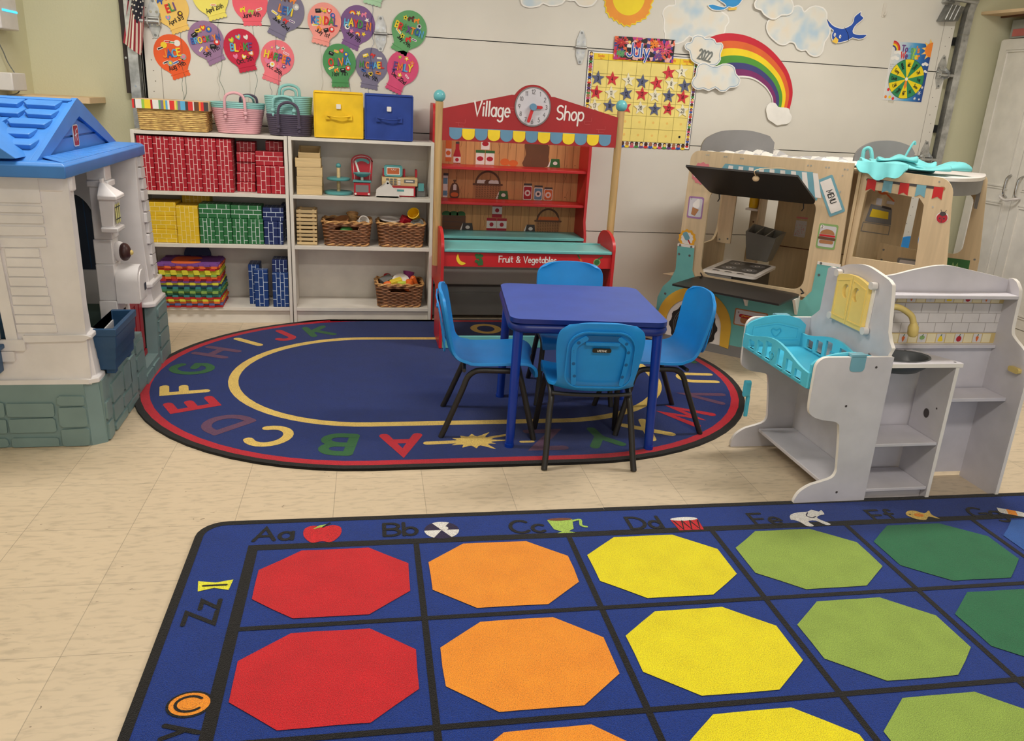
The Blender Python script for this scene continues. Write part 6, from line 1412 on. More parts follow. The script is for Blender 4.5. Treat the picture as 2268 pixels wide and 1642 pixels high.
tray(.912, .125, z+.203, .118, .13, .040, 'tilted open wooden tray on top of the tray stack', radians(14))
CS = thing('tiered_stand', 'two tier turquoise toy cake stand', 'cake stand', (1.070, .115, z))
a = MB(); a.lathe([(.076, 0), (.080, .004), (.080, .012), (.076, .016)], 'toy_teal', n=32); a.build('lower_tier', CS)
a = MB(); a.tube([(0, 0, .016), (0, 0, .150)], .010, 'crate', 12); a.build('stem', CS)
a = MB(); a.lathe([(.062, .078), (.066, .082), (.066, .088), (.062, .092)], 'toy_teal', n=32); a.build('upper_tier', CS)
a = MB(); a.ball((0, 0, .158), .0145, 'toy_teal'); a.build('knob', CS)
SCL = thing('toy_scale', 'red toy weighing scale with turquoise pans', 'toy scale', (1.202, .10, z))
a = MB(); a.box(-.046, -.06, .004, .046, .03, .075, 'toy_red'); a.poly(XZ(-.06), rrect(-.036, .022, .036, .062, .003, 3), 'trk_grey', .0008)
for s_ in (-1, 1): a.disc(XZ(-.06), s_*.037, .012, .006, 'toy_white', .001, n=12)
a.build('base', SCL, bevel=.002)
a = MB(); fr = XZ(.015); P = [(-.055, .075), (.055, .075), (.062, .19)]+arc(0, .185, .062, .040, 0, 180, 16)
a.prism(fr, P, 0, -.02, 'toy_red'); a.stroke(fr, [(-.042, .085), (-.050, .185)]+arc(0, .188, .050, .028, 180, 0, 14)+[(.042, .085)], .002, 'toy_white', .001); a.stroke(fr, arc(0, .170, .040, .026, 150, 30, 12), .016, 'toy_teal', .001); a.stroke(fr, [(-.012, .11), (-.036, .185)], .010, 'toy_white', .002); a.build('dial_board', SCL, bevel=.002)
a = MB(); a.box(-.052, -.065, .076, .052, .012, .086, 'toy_teal'); a.build('shelf_plate', SCL, bevel=.003)
a = MB(); a.tube([(0, -.03, .086), (0, -.03, .110)], .008, 'toy_white', 10); a.lathe([(.008, .104), (.03, .108), (.048, .122), (.050, .127), (.046, .127), (.02, .113), (0, .110)], 'toy_teal', (0, -.03, 0), 28); a.build('pan', SCL)
CR = thing('toy_cash_register', 'turquoise and red toy cash register with a screen', 'toy till', (1.420, .135, z))
a = MB(); a.box(-.085, -.075, .002, .085, .075, .060, 'toy_red'); a.poly(XZ(-.075), [(-.05, .008), (.075, .008), (.075, .050), (-.05, .050)], 'toy_white', .0008); a.poly(XZ(-.075), [(-.02, .030), (.02, .030), (.02, .042), (-.02, .042)], 'toy_teal', .0012); a.build('drawer_base', CR, bevel=.002)
a = MB(); a.box(-.105, -.06, .060, .098, .075, .105, 'crate'); a.poly(XZ(-.06), [(.02, .078), (.082, .078), (.082, .098), (.02, .098)], 'toy_grey', .001); a.poly(XZ(-.06), [(.03, .084), (.072, .084), (.072, .092), (.03, .092)], 'toy_white', .0015)
for i in range(4):
    for j in range(3): a.prism(XZ(-.06), rrect(-.082+.022*i, .066+.013*j, -.066+.022*i, .075+.013*j, .002, 2), 0, .003, 'toy_white' if i == 3 else 'toy_grey')
a.build('body', CR, bevel=.002)
a = MB(); fr = XZ(-.02); a.prism(fr, rrect(-.092, .108, .012, .172, .012, 4), 0, -.02, 'toy_teal'); a.poly(fr, rrect(-.078, .118, -.002, .160, .004, 3), 'toy_white', .0008); a.poly(fr, rrect(-.074, .122, -.006, .156, .003, 3), 'toy_or', .0012); a.stroke(fr, arc(-.045, .15, .006, .006, 180, 360, 8), .002, 'toy_white', .0016); a.stroke(fr, arc(-.031, .15, .006, .006, 180, 360, 8), .002, 'toy_white', .0016); a.build('screen', CR, bevel=.002)
a = MB()
for x in (-.10, .018, .088): a.box(x, .0, .105, x+.012, .04, .150, 'toy_red')
a.build('side_wing', CR, bevel=.002)
a = MB(); a.box(0, 0, 0, .052, .09, .055, 'toy_grey'); a.box(.006, -.0, .055, .046, .08, .078, 'toy_grey'); a.prism(XZ(0), rrect(.010, .034, .042, .078, .004, 3), 0, .006, 'toy_teal'); o = a.build('card_reader', bevel=.003); o.location = (1.513, .085, z); tag(o, 'grey toy card reader at the right end of the upper shelf', 'toy card reader')
TC = thing('toy_scoop_tray', 'white gabled toy tray with a turquoise handle before the till', 'toy tray', (1.345, .035, z))
for y in (-.028, .026):
    a = MB(); a.prism(XZ(y), [(-.068, .002), (.066, .002), (.064, .024), (.012, .075), (.008, .088), (-.004, .090), (-.012, .076), (-.062, .040)], 0, -.006, 'toy_white'); a.build('gable', TC, bevel=.002)
a = MB(); a.box(-.064, -.028, .002, .062, .03, .008, 'toy_white'); a.add([(-.066, -.02, .02), (-.066, .024, .02), (-.02, .024, .075), (-.02, -.02, .075)], [(0, 1, 2, 3)], 'toy_white'); a.build('floor_board', TC)
a = MB(); a.tube([(.0, -.028, .080), (.0, .026, .080)], .006, 'toy_teal', 10); a.build('handle', TC)

# ---------------------------------------------------------------- slatted crates and wicker baskets
z = .4612
def slat_crate(zz, lb):
    T = thing('slatted_crate', lb, 'crate', (.890, .10, zz), 0, 'slatted toy crates on the middle shelf')
    w, d, h = .112, .14, .066
    for k in range(3):
        z0 = .002+.023*k; a = MB()
        a.box(-w/2, -d/2, z0, w/2, -d/2+.006, z0+.015, 'crate'); a.box(-w/2, d/2-.006, z0, w/2, d/2, z0+.015, 'crate'); a.box(-w/2, -d/2+.006, z0, -w/2+.006, d/2-.006, z0+.015, 'crate'); a.box(w/2-.006, -d/2+.006, z0, w/2, d/2-.006, z0+.015, 'crate'); a.build('slat_row', T, bevel=.0008)
    a = MB()
    for sx in (-1, 1):
        for sy in (-1, 1): a.box(sx*(w/2-.018)-.006, sy*(d/2-.010)-.004, .0, sx*(w/2-.018)+.006, sy*(d/2-.010)+.004, h, 'crate')
    a.box(-w/2+.006, -d/2+.006, .0, w/2-.006, d/2-.006, .005, 'crate'); a.build('corner_posts', T)
for k, q in enumerate(('bottom slatted wooden crate on the middle shelf', 'middle slatted wooden crate on the middle shelf', 'top slatted wooden crate on the middle shelf')): slat_crate(z+.067*k, q)
def wicker_basket(x, y, zz, w, d, h, lb, grip):
    T = thing('wicker_basket', lb, 'basket', (x, y, zz), 0, 'brown wicker baskets')
    a = MB(); n = 13; r = h/n/2; per = rrect(-w/2, -d/2, w/2, d/2, .03, 4)
    # dense perimeter
    P0 = []
    for i, p in enumerate(per):
        q = per[(i+1) % len(per)]; L_ = sqrt((p[0]-q[0])**2+(p[1]-q[1])**2); k_ = max(1, int(L_/.012)); P0 += [(p[0]+(q[0]-p[0])*j/k_, p[1]+(q[1]-p[1])*j/k_) for j in range(k_)]
    for k in range(n):
        t = k/(n-1); s = .90+.10*t; zc = r+2*r*k*.95; ring_ = []
        for i, (px, py) in enumerate(P0):
            ph = sin(2*pi*(px+py*1.0)/.052+pi*(k % 2)); nrm = Vector((px/(w/2), py/(d/2), 0)).normalized()
            ring_.append((px*s+nrm.x*.0035*ph, py*s+nrm.y*.0035*ph, zc))
        gp = grip and k in (n-4, n-3)
        if gp:
            run = [q for q in ring_ if not (q[1] < -d*.35 and abs(q[0]) < .055)]
            i0 = min(range(len(run)), key=lambda i: (run[i][1] > -d*.35, abs(run[i][0]-.056)))
            run = run[i0:]+run[:i0]; a.tube(run, r*1.1, 'wick', 6)
        else: a.tube(ring_, r*1.12, 'wick', 6, closed=True)
    a.box(-w/2*.88, -d/2*.88, .002, w/2*.88, d/2*.88, .010, 'wick'); a.build('woven_body', T)
    a = MB()
    for ph in (0, pi):
        rp = []
        for i, (px, py) in enumerate(P0):
            q = 2*pi*i/9+ph; rp.append((px*(1.0+.006*cos(q)/.1), py*(1.0+.006*cos(q)/.1), h*.965+.0065*sin(q)))
        a.tube(rp, .0055, 'wick_l', 6, closed=True)
    for ph in (0, pi):
        rp = []
        for i, (px, py) in enumerate(P0):
            q = 2*pi*i/9+ph; rp.append((px*.90*(1.0+.005*cos(q)/.1), py*.90*(1.0+.005*cos(q)/.1), .008+.005*sin(q)))
        a.tube(rp, .0045, 'wick_l', 6, closed=True)
    a.build('braided_rim', T)
    return T
wicker_basket(1.114, .118, z, .268, .215, .140, 'wicker basket with a grip hole on the middle shelf', True)
wicker_basket(1.425, .118, z, .268, .215, .138, 'wicker basket heaped with plates and a yellow cup on the middle shelf', False)
wicker_basket(1.418, .118, .0992, .272, .215, .140, 'wicker basket of toy food on the bottom shelf', True)
def toy(name, mb, lb, cat='toy', loc=None, rot=(0, 0, 0), grp=None, bev=.002):
    o = mb.build(name, bevel=bev)
    if loc: o.location = loc
    o.rotation_euler = rot; return tag(o, lb, cat, grp)
def disc_(r, h, mat): a = MB(); a.lathe([(r*.8, 0), (r, h*.6), (r, h), (r*.86, h), (r*.7, h*.4), (0, h*.35)], mat, n=26); return a
GB = 'play food in the wicker baskets'
toy('toy_plate', disc_(.060, .012, 'pr_tan'), 'tan toy plate leaning in the basket with the grip hole', 'toy plate', (1.075, .12, z+.118), (radians(18), radians(-25), 0), GB, 0)
def cup(mat): a = MB(); a.lathe([(.022, 0), (.024, .002), (.033, .055), (.036, .058), (.031, .058), (.022, .008), (0, .006)], mat, n=22); return a
toy('toy_cup', cup('toy_white'), 'white toy cup lying on its side in the basket with the grip hole', 'toy cup', (1.185, .075, z+.122), (radians(70), 0, radians(30)), GB, 0)
toy('toy_pepper', MB().ball((0, 0, 0), .03, 'toy_green', 16, 10, (1.3, .8, .8)), 'green toy vegetable seen through the basket grip hole', 'toy food', (1.110, .040, z+.086), (0, 0, .3), GB, 0)
toy('toy_bowl', cup('wick_l'), 'wooden toy bowl at the back of the basket with the grip hole', 'toy bowl', (1.145, .15, z+.116), (radians(-30), 0, 0), GB, 0)
toy('toy_plate', disc_(.062, .014, 'device'), 'pale grey toy plate at the left of the heaped basket', 'toy plate', (1.362, .12, z+.138), (radians(6), radians(4), 0), GB, 0)
toy('toy_pot', MB().lathe([(.045, 0), (.05, .005), (.05, .04), (.045, .04), (.04, .01), (0, .008)], 'crate', n=24), 'tan toy pot under the pale plate', 'toy pot', (1.366, .12, z+.088), (0, 0, 0), GB, 0)
toy('toy_egg', MB().ball((0, 0, 0), .022, 'lid_cream', 16, 10, (1.25, .9, .8)), 'cream toy egg on the heaped basket front', 'toy food', (1.385, .055, z+.125), (0, 0, 0), GB, 0)
toy('toy_cup', cup('bottle_y'), 'yellow toy cup standing up at the right of the heaped basket', 'toy cup', (1.515, .11, z+.160), (radians(55), 0, radians(-25)), GB, 0)
toy('toy_carton', MB().box(-.03, -.025, -.02, .03, .025, .03, 'toy_red'), 'red toy carton in the middle of the heaped basket', 'toy food', (1.452, .10, z+.135), (.4, .3, .4), GB)
toy('toy_dish', disc_(.04, .01, 'toy_grey'), 'dark grey toy dish at the heaped basket right front', 'toy dish', (1.518, .055, z+.128), (radians(40), radians(-20), 0), GB, 0)
z3 = .0992
toy('toy_plate', disc_(.052, .012, 'toy_white'), 'white toy plate in the bottom basket', 'toy plate', (1.428, .10, z3+.138), (radians(42), 0, 0), GB, 0)
toy('toy_cheese', MB().box(-.035, -.02, -.015, .035, .02, .02, 'toy_yel'), 'yellow toy cheese block in the bottom basket', 'toy food', (1.400, .06, z3+.142), (.2, -.3, .2), GB)
toy('toy_cone', MB().lathe([(.03, -.03), (.033, .0), (.018, .03), (0, .035)], 'toy_org', n=18), 'orange toy cone in the bottom basket', 'toy food', (1.475, .05, z3+.132), (radians(15), 0, 0), GB, 0)
toy('toy_carrot', MB().lathe([(.0, -.05), (.012, -.02), (.018, .03), (.01, .04), (0, .042)], 'toy_org', n=14), 'orange toy carrot leaning on the bottom basket right side', 'toy food', (1.512, .085, z3+.140), (0, radians(-28), 0), GB, 0)
toy('toy_pot', cup('toy_purple'), 'purple toy cup in the bottom basket', 'toy cup', (1.470, .14, z3+.132), (radians(-20), radians(10), 0), GB, 0)
toy('toy_tin', MB().box(-.035, -.025, -.02, .035, .025, .02, 'toy_grey'), 'grey toy tin at the bottom basket left side', 'toy food', (1.345, .12, z3+.140), (.3, -.35, .5), GB)
toy('toy_sauce_box', MB().box(-.025, -.015, -.016, .025, .015, .016, 'toy_lime'), 'lime toy box at the bottom basket front', 'toy food', (1.432, .040, z3+.136), (.2, 0, -.2), GB)
toy('toy_tomato', MB().ball((0, 0, 0), .024, 'toy_org', 14, 10, (1.3, .8, .8)), 'orange toy fruit at the bottom basket left front', 'toy food', (1.352, .052, z3+.132), (0, 0, 0), GB, 0)
toy('toy_strawberry', MB().lathe([(0, -.02), (.02, .0), (.022, .012), (0, .02)], 'toy_red', n=14), 'red toy strawberry at the bottom basket back', 'toy food', (1.350, .185, z3+.148), (.5, 0, 0), GB, 0)
# ---------------------------------------------------------------- cut-outs pinned on the garage door (x, z on the door face)
CLOUD = {'a':[(3.052,1.941),(3.06,1.906),(3.023,1.9),(2.994,1.879),(2.986,1.848),(3.001,1.816),(3.004,1.766),(3.017,1.739),(3.02,1.706),(3.058,1.686),(3.103,1.686),(3.146,1.703),(3.175,1.733),(3.215,1.718),(3.26,1.724),(3.303,1.746),(3.342,1.743),(3.38,1.751),(3.404,1.77),(3.406,1.804),(3.424,1.833),(3.409,1.869),(3.374,1.886),(3.343,1.917),(3.362,1.968),(3.307,1.992),(3.257,1.983),(3.216,2.002),(3.16,1.992),(3.131,1.968),(3.081,1.965)],'b':[(3.558,1.943),(3.565,1.963),(3.568,1.983),(3.592,1.999),(3.644,2.0),(3.674,2.019),(3.734,2.017),(3.782,2.007),(3.807,1.978),(3.822,1.951),(3.819,1.911),(3.789,1.892),(3.749,1.889),(3.713,1.864),(3.673,1.867),(3.63,1.887),(3.61,1.908),(3.572,1.916)],'c':[(3.823,1.948),(3.858,1.958),(3.887,1.947),(3.904,1.925),(3.927,1.947),(3.971,1.964),(4.027,1.956),(4.06,1.927),(4.068,1.888),(4.101,1.838),(4.097,1.791),(4.076,1.755),(4.075,1.708),(4.053,1.675),(4.013,1.669),(3.976,1.682),(3.955,1.701),(3.926,1.696),(3.889,1.709),(3.87,1.736),(3.836,1.74),(3.812,1.724),(3.771,1.724),(3.734,1.742),(3.692,1.771),(3.666,1.81),(3.666,1.85),(3.686,1.868),(3.73,1.882),(3.785,1.914)],'d':[(3.143,1.674),(3.153,1.697),(3.182,1.705),(3.188,1.731),(3.218,1.747),(3.258,1.741),(3.272,1.73),(3.304,1.735),(3.335,1.726),(3.347,1.709),(3.38,1.712),(3.396,1.69),(3.387,1.66),(3.384,1.637),(3.39,1.615),(3.371,1.584),(3.34,1.574),(3.287,1.574),(3.241,1.577),(3.206,1.592),(3.191,1.608),(3.176,1.648),(3.156,1.655)],'e':[(3.234,1.553),(3.25,1.583),(3.291,1.591),(3.333,1.576),(3.366,1.575),(3.403,1.592),(3.45,1.592),(3.486,1.574),(3.501,1.539),(3.532,1.512),(3.531,1.476),(3.507,1.457),(3.471,1.452),(3.447,1.43),(3.407,1.428),(3.374,1.447),(3.334,1.427),(3.296,1.437),(3.26,1.429),(3.229,1.442),(3.213,1.465),(3.219,1.494),(3.233,1.513)],'f':[(3.747,1.362),(3.767,1.381),(3.803,1.377),(3.823,1.357),(3.862,1.356),(3.897,1.351),(3.908,1.327),(3.927,1.304),(3.922,1.273),(3.9,1.256),(3.866,1.252),(3.836,1.244),(3.801,1.261),(3.767,1.278),(3.752,1.308),(3.742,1.337)],'g':[(2.087,1.891),(2.11,1.873),(2.123,1.839),(2.152,1.826),(2.191,1.827),(2.229,1.837),(2.251,1.853),(2.291,1.841),(2.336,1.847),(2.368,1.861),(2.384,1.88),(2.413,1.876),(2.441,1.879),(2.465,1.858),(2.506,1.852),(2.545,1.861),(2.566,1.88),(2.578,1.907),(2.555,1.94),(2.497,1.951),(2.441,1.942),(2.383,1.963),(2.299,1.961),(2.234,1.937),(2.162,1.936),(2.113,1.918)]}
RB_OUT = [(3.256,1.704),(3.31,1.738),(3.366,1.759),(3.43,1.769),(3.517,1.766),(3.599,1.748),(3.678,1.716),(3.746,1.674),(3.809,1.622),(3.86,1.566),(3.895,1.502),(3.911,1.449),(3.913,1.401),(3.906,1.34)]
RB_IN = [(3.38,1.48),(3.418,1.494),(3.456,1.505),(3.495,1.513),(3.535,1.518),(3.575,1.52),(3.616,1.516),(3.655,1.504),(3.688,1.488),(3.719,1.469),(3.747,1.443),(3.768,1.417),(3.779,1.394),(3.786,1.364)]
BIRD1 = [(4.056,1.893),(4.083,1.88),(4.114,1.859),(4.158,1.848),(4.192,1.85),(4.23,1.87),(4.243,1.891),(4.244,1.917),(4.27,1.942),(4.289,1.953),(4.29,1.932),(4.313,1.919),(4.307,1.901),(4.274,1.873),(4.258,1.848),(4.26,1.825),(4.303,1.819),(4.355,1.823),(4.342,1.798),(4.303,1.787),(4.259,1.793),(4.235,1.777),(4.202,1.766),(4.169,1.758),(4.133,1.765),(4.115,1.781),(4.11,1.81),(4.117,1.828),(4.082,1.848)]
BEAK1 = [(4.122,1.765),(4.141,1.794),(4.164,1.778),(4.162,1.763),(4.156,1.754),(4.141,1.758)]
EYES1 = [(4.133,1.805),(4.172,1.797)]
BIRD2 = [(3.266,1.915),(3.297,1.925),(3.357,1.915),(3.382,1.917),(3.368,1.93),(3.326,1.949),(3.313,1.97),(3.332,1.994),(3.385,1.987),(3.415,2.005),(3.46,2.003),(3.496,1.984),(3.484,1.955),(3.463,1.926),(3.429,1.911),(3.402,1.913),(3.373,1.894),(3.322,1.888),(3.289,1.894)]
FEET2 = [(3.397,1.907),(3.454,1.917),(3.453,1.903),(3.405,1.897)]
WF = XZ(YD)
def flatpiece(name, P, mat, lb, cat, d=.002, t=.002, edge=None, k=.94, grp=None, line=None, sm=4, lift=.0):
    T = thing(name, lb, cat, (0, 0, 0), 0, grp)
    O = smooth_path(P, sm, True) if sm else P
    cx = sum(p[0] for p in O)/len(O); cz = sum(p[1] for p in O)/len(O)
    a = MB(); a.prism(WF, O, d, d+t, edge or mat)
    if edge:
        # inset outline
        n = len(O); I = []
        sg = 1 if _area(O) > 0 else -1
        for i in range(n):
            u = Vector(O[(i+1) % n])-Vector(O[i-1]); u.normalize(); I.append((O[i][0]-u.y*k*sg, O[i][1]+u.x*k*sg))
        a.poly(WF, I, mat, d+t+.0004)
        if line: a.stroke(WF, I, .0035, line, d+t+.0007, closed=True)
    o = a.build('sheet', T, smooth=0)
    return T, d+t
CLB = {'a': 'large paper cloud behind the July card and rainbow', 'b': 'small paper cloud cut off by the top edge above the other cloud', 'c': 'large paper cloud left of the blue flying bird', 'd': 'small paper cloud with the year 2022', 'e': 'paper cloud below the 2022 cloud at the rainbow start', 'f': 'small white paper cloud at the foot of the rainbow', 'g': 'paper cloud at the top edge left of the sun'}
for k_, P in CLOUD.items():
    dd = {'a': .001, 'b': .022, 'c': .010, 'd': .022, 'e': .026, 'f': .014, 'g': .006}[k_]
    T, d = flatpiece('paper_cloud', P, 'cloud_edge' if k_ == 'f' else 'cloud', CLB[k_], 'cloud cut-out', dd, .0016, 'cloud_edge', .008, 'paper clouds on the garage door', 'cloud_line' if k_ in 'de' else None, 2)
    if k_ == 'd':
        a = MB(); f_ = WF.sub(3.285, 1.640, -.20); a.text(Fr(f_.p(0, -.036, d), f_.x, f_.y), '2022', .055, .010, 'grey_pr2', .0015, align='c', sx=.62); a.build('year_lettering', T, smooth=0)
RBW = thing('paper_rainbow', 'rainbow arch cut-out curving down to a small cloud', 'rainbow cut-out', (0, 0, 0))
O_ = smooth_path(RB_OUT, 3); I_ = smooth_path(RB_IN, 3); n = min(len(O_), len(I_))
a = MB()
rgb_ = ['r1', 'r2', 'r3', 'r4', 'r5', 'r6', 'cloud_edge']
ts = [0, .165, .33, .49, .65, .80, .955, 1.0]
for b in range(7):
    vs = []
    for i in range(n):
        o_, q_ = Vector(O_[i]), Vector(I_[i])
        for t in (ts[b], ts[b+1]): p = o_.lerp(q_, t); vs.append(WF.p(p.x, p.y, .0085))
    a.add(vs, [(2*i, 2*i+1, 2*i+3, 2*i+2) for i in range(n-1)], rgb_[b])
a.prism(WF, list(O_[:n])+list(I_[:n])[::-1], .0065, .0082, 'cloud_edge'); a.build('sheet', RBW, smooth=0)
SU = thing('paper_sun', 'yellow sun cut-out with orange flames at the top edge', 'sun cut-out', (0, 0, 0))
a = MB(); f_ = WF.sub(2.768, 1.925); fl_ = []
for k in range(56): q = 2*pi*k/56; r = .152*(1+.065*(k % 2)+.03*sin(q*7)); fl_.append((r*cos(q+.05*(k % 2)), r*sin(q+.05*(k % 2))))
a.prism(f_, fl_, .002, .004, 'sun_y'); a.poly(f_, [(x*.955, y*.955) for x, y in fl_], 'sun_o', .0045); a.disc(f_, 0, 0, .100, 'sun_y', .0050, n=40); a.build('sheet', SU, smooth=0)
B1, d = flatpiece('paper_bird', BIRD1, 'bird', 'dark blue bird cut-out flying to the lower left', 'bird cut-out', .012, .0016, 'cloud_edge', .005, 'paper birds on the garage door', None, 2)
a = MB(); a.poly(WF, BEAK1, 'beak', d+.001)
for (x, z_) in EYES1: a.disc(WF, x, z_, .0075, 'cloud_edge', d+.001, ry=.011, n=12); a.disc(WF, x+.001, z_-.002, .0035, 'ink', d+.0014, n=8)
fb1 = [(BIRD1[i][0], BIRD1[i][1]) for i in (4, 14)]
a.stroke(WF, smooth_path([BIRD1[4], ((BIRD1[4][0]+BIRD1[21][0])/2+.01, (BIRD1[4][1]+BIRD1[21][1])/2), BIRD1[21]], 4), .003, 'ink', d+.001); a.build('face', B1, smooth=0)
B2, d = flatpiece('paper_bird', BIRD2, 'bird2', 'light blue bird cut-out cut off by the top edge', 'bird cut-out', .012, .0016, 'cloud_edge', .005, 'paper birds on the garage door', None, 2)
a = MB(); a.poly(WF, FEET2, 'beak', d+.001); a.build('feet', B2, smooth=0)
# calendar
CA = thing('month_calendar', 'yellow month calendar chart with a border of children faces', 'calendar', (0, 0, 0))
cx0, cx1, cz0, cz1 = 2.545, 3.261, 1.067, 1.617
a = MB(); a.prism(WF, [(cx0, cz0), (cx1, cz0), (cx1, cz1), (cx0, cz1)], .001, .0035, 'cal_edge'); a.poly(WF, [(cx0+.004, cz0+.004), (cx1-.004, cz0+.004), (cx1-.004, cz1-.004), (cx0+.004, cz1-.004)], 'cloud_edge', .0039)
sk = ['pr_pale', 'pr_brown', 'fo_amber', 'hs_brown', 'pr_tan']; hr = ['ink', 'hs_brown', 'pr_tan', 'ink', 'c_brown']; sh = ['c_red', 'c_purp', 'c_grn', 'fo_rose', 'c_yel', 'bird']
def kid(x, z_, i, s=1.0):
    a.disc(WF, x, z_-.012*s, .014*s, sh[(i*5) % 6], .0042, ry=.010*s, n=10); a.disc(WF, x, z_+.004*s, .0125*s, hr[(i*3) % 5], .0045, n=10); a.disc(WF, x+.001, z_+.0005*s, .0095*s, sk[i % 5], .0048, n=10)
i = 0
for k in range(18): kid(cx0+.021, cz0+.02+.0300*k, i, .9); i += 1
for k in range(18): kid(cx1-.019, cz0+.03+.0300*k, i, .8); i += 1
for k in range(21): kid(cx0+.05+.031*k, cz0+.019, i); i += 1
a.build('border_chart', CA, smooth=0)
gx0, gx1, gz0, gz1 = 2.583, 3.225, 1.103, 1.605
a = MB(); a.poly(WF, [(gx0, gz0), (gx1, gz0), (gx1, gz1), (gx0, gz1)], 'cal_y', .0052); a.poly(WF, [(gx0, gz1-.036), (gx1, gz1-.036), (gx1, gz1), (gx0, gz1)], 'cal_h', .0055)
cw, chh = (gx1-gx0)/7, (gz1-.036-gz0)/6
for k in range(8): a.stroke(WF, [(gx0+cw*k, gz0), (gx0+cw*k, gz1)], .0018, 'cal_line', .0058, caps=False)
for k in range(7): a.stroke(WF, [(gx0, gz0+chh*k), (gx1, gz0+chh*k)], .0018, 'cal_line', .0058, caps=False)
for k, wd in enumerate(('Sunday', 'Monday', 'Tuesday', 'Wednesday', 'Thursday', 'Friday', 'Saturday')):
    a.text(Fr(WF.p(gx0+cw*(k+.5), gz1-.019), WF.x, WF.y), wd, .013, .0022, 'c_org', .0062, sx=.85); a.text(Fr(WF.p(gx0+cw*(k+.5), gz1-.032), WF.x, WF.y), wd[:3], .008, .0014, 'c_org', .0062)
for r in (0, 1):
    for k in range(7):
        if r == 1 or 1: a.disc(WF, gx0+cw*(k+.55), gz0+chh*(r+.52), .0075, 'fo_amber' if not (r == 0 and k == 6) else 'ink', .0062, n=12)
a.build('day_grid', CA, smooth=0)
a = MB(); a.prism(WF, [(2.703, 1.577), (3.085, 1.578), (3.085, 1.709), (2.703, 1.707)], .008, .011, 'fire')
for cx, cz, r, c_ in ((2.745, 1.672, .045, 'shop_red'), (3.02, 1.655, .060, 'fo_rose'), (2.955, 1.675, .035, 'c_org'), (2.86, 1.668, .03, 'c_red'), (2.745, 1.612, .035, 'fo_green'), (2.99, 1.61, .03, 'c_purp')):
    for k in range(14): q = 2*pi*k/14+random.random()*.3; rr_ = r*random.uniform(.6, 1); a.stroke(WF, [(cx+.25*rr_*cos(q), cz+.2*rr_*sin(q)), (cx+rr_*cos(q), cz+rr_*.75*sin(q))], .006, c_, .0114+.0001*k)
a.text(Fr(WF.p(2.855, 1.600), WF.x, WF.y), 'July', .072, .016, 'cloud_edge', .0130, sx=1.0); a.text(Fr(WF.p(2.855, 1.600), WF.x, WF.y), 'July', .072, .0085, 'bird', .0134, sx=1.0)
a.disc(WF, 2.795, 1.655, .014, 'cloud_edge', .0130, n=12); a.disc(WF, 2.796, 1.678, .009, 'fo_amber', .0132, n=12); a.poly(WF, [(2.782, 1.648), (2.81, 1.648), (2.808, 1.625), (2.785, 1.625)], 'flag_n', .0132)
tag(a.build('month_card', smooth=0), 'colourful July card with fireworks above the calendar', 'card')
STR = [(1.478,'x')]
sp = {}
stc = 'R W B R W B R W B R W B R W B R W B R W B R W'.split()
colx = [gx0+cw*(k+.5) for k in range(7)]; rowz = [gz0+chh*(5-r+.5) for r in range(6)]
day = 1; cn2 = dict(R='red', W='cream', B='slate blue')
jit_ = [(-.02,-.008,12),(-.03,.004,8),(-.012,.014,-2),(-.012,.016,0),(.0,.014,8),(-.003,.010,-3),(.0,.006,14),(.002,.008,-4),(.0,.0,10),(-.015,.010,-4),(-.012,.012,5),(-.006,.012,15),(.002,.016,-2),(-.004,.012,3),(-.006,.014,0),(-.006,.012,-6),(-.018,.010,5),(-.015,.014,-2),(-.004,.008,18),(.0,.012,3),(.004,.008,0),(.002,.016,-6),(.004,.008,6)]
for day in range(1, 24):
    idx = day+4; r, k = idx//7, idx % 7
    jx, jz, jr = jit_[day-1]; x, z_ = colx[k]+jx, rowz[r]+jz-.004
    c_ = stc[day-1]; mt = dict(R='st_red', W='st_cream', B='st_blue')[c_]
    a = MB(); f_ = Fr((0, 0, 0), (1, 0, 0), (0, 0, 1)).sub(0, 0, radians(jr)); P = [((.044 if q % 2 == 0 else .019)*cos(pi/2+pi*q/5), (.044 if q % 2 == 0 else .019)*sin(pi/2+pi*q/5)) for q in range(10)]
    a.prism(f_, P, 0, .0025, mt); f0 = Fr((0, -.0025, -.012), (1, 0, 0), (0, 0, 1)); a.text(f0, str(day), .024, .0032, 'ink', .0005, sx=.75)
    o = a.build('paper_star', smooth=0); o.location = (x, YD-.0075, z_); tag(o, '%s paper star numbered %d on the calendar' % (cn2[c_], day), 'star cut-out', 'paper stars on the calendar')
# weather poster
WP = thing('weather_poster', 'weather wheel poster with yellow and green wedges', 'poster', (0, 0, 0))
wx0, wx1, wz0, wz1 = 4.555, 4.843, 1.438, 1.794
a = MB(); a.prism(WF, [(wx0, wz0), (wx1, wz0), (wx1, wz1), (wx0, wz1)], .001, .0022, 'poster')
for r_, c_ in ((.052, 'r1'), (.043, 'r2'), (.034, 'r3'), (.025, 'r5')): a.stroke(WF, arc(wx0+.004, wz1-.052, r_, r_, 5, 85, 10), .010, c_, .0026)
for cx, cz, s in ((wx0+.05, wz1-.065, 1), (wx0+.035, wz1-.10, 1), (wx1-.028, wz1-.125, .8), (wx1-.02, wz1-.17, .6)):
    for q in (-1, 0, 1): a.disc(WF, cx+.016*q*s, cz+(.006 if q == 0 else 0), .015*s, 'cloud_edge', .0028+.0002*q, ry=.011*s, n=12)
a.poly(WF, [(wx1, wz1-.002)]+arc(wx1, wz1-.035, .05, .045, 90, 260, 10)+[(wx1, wz1-.08)], 'c_org', .0026)
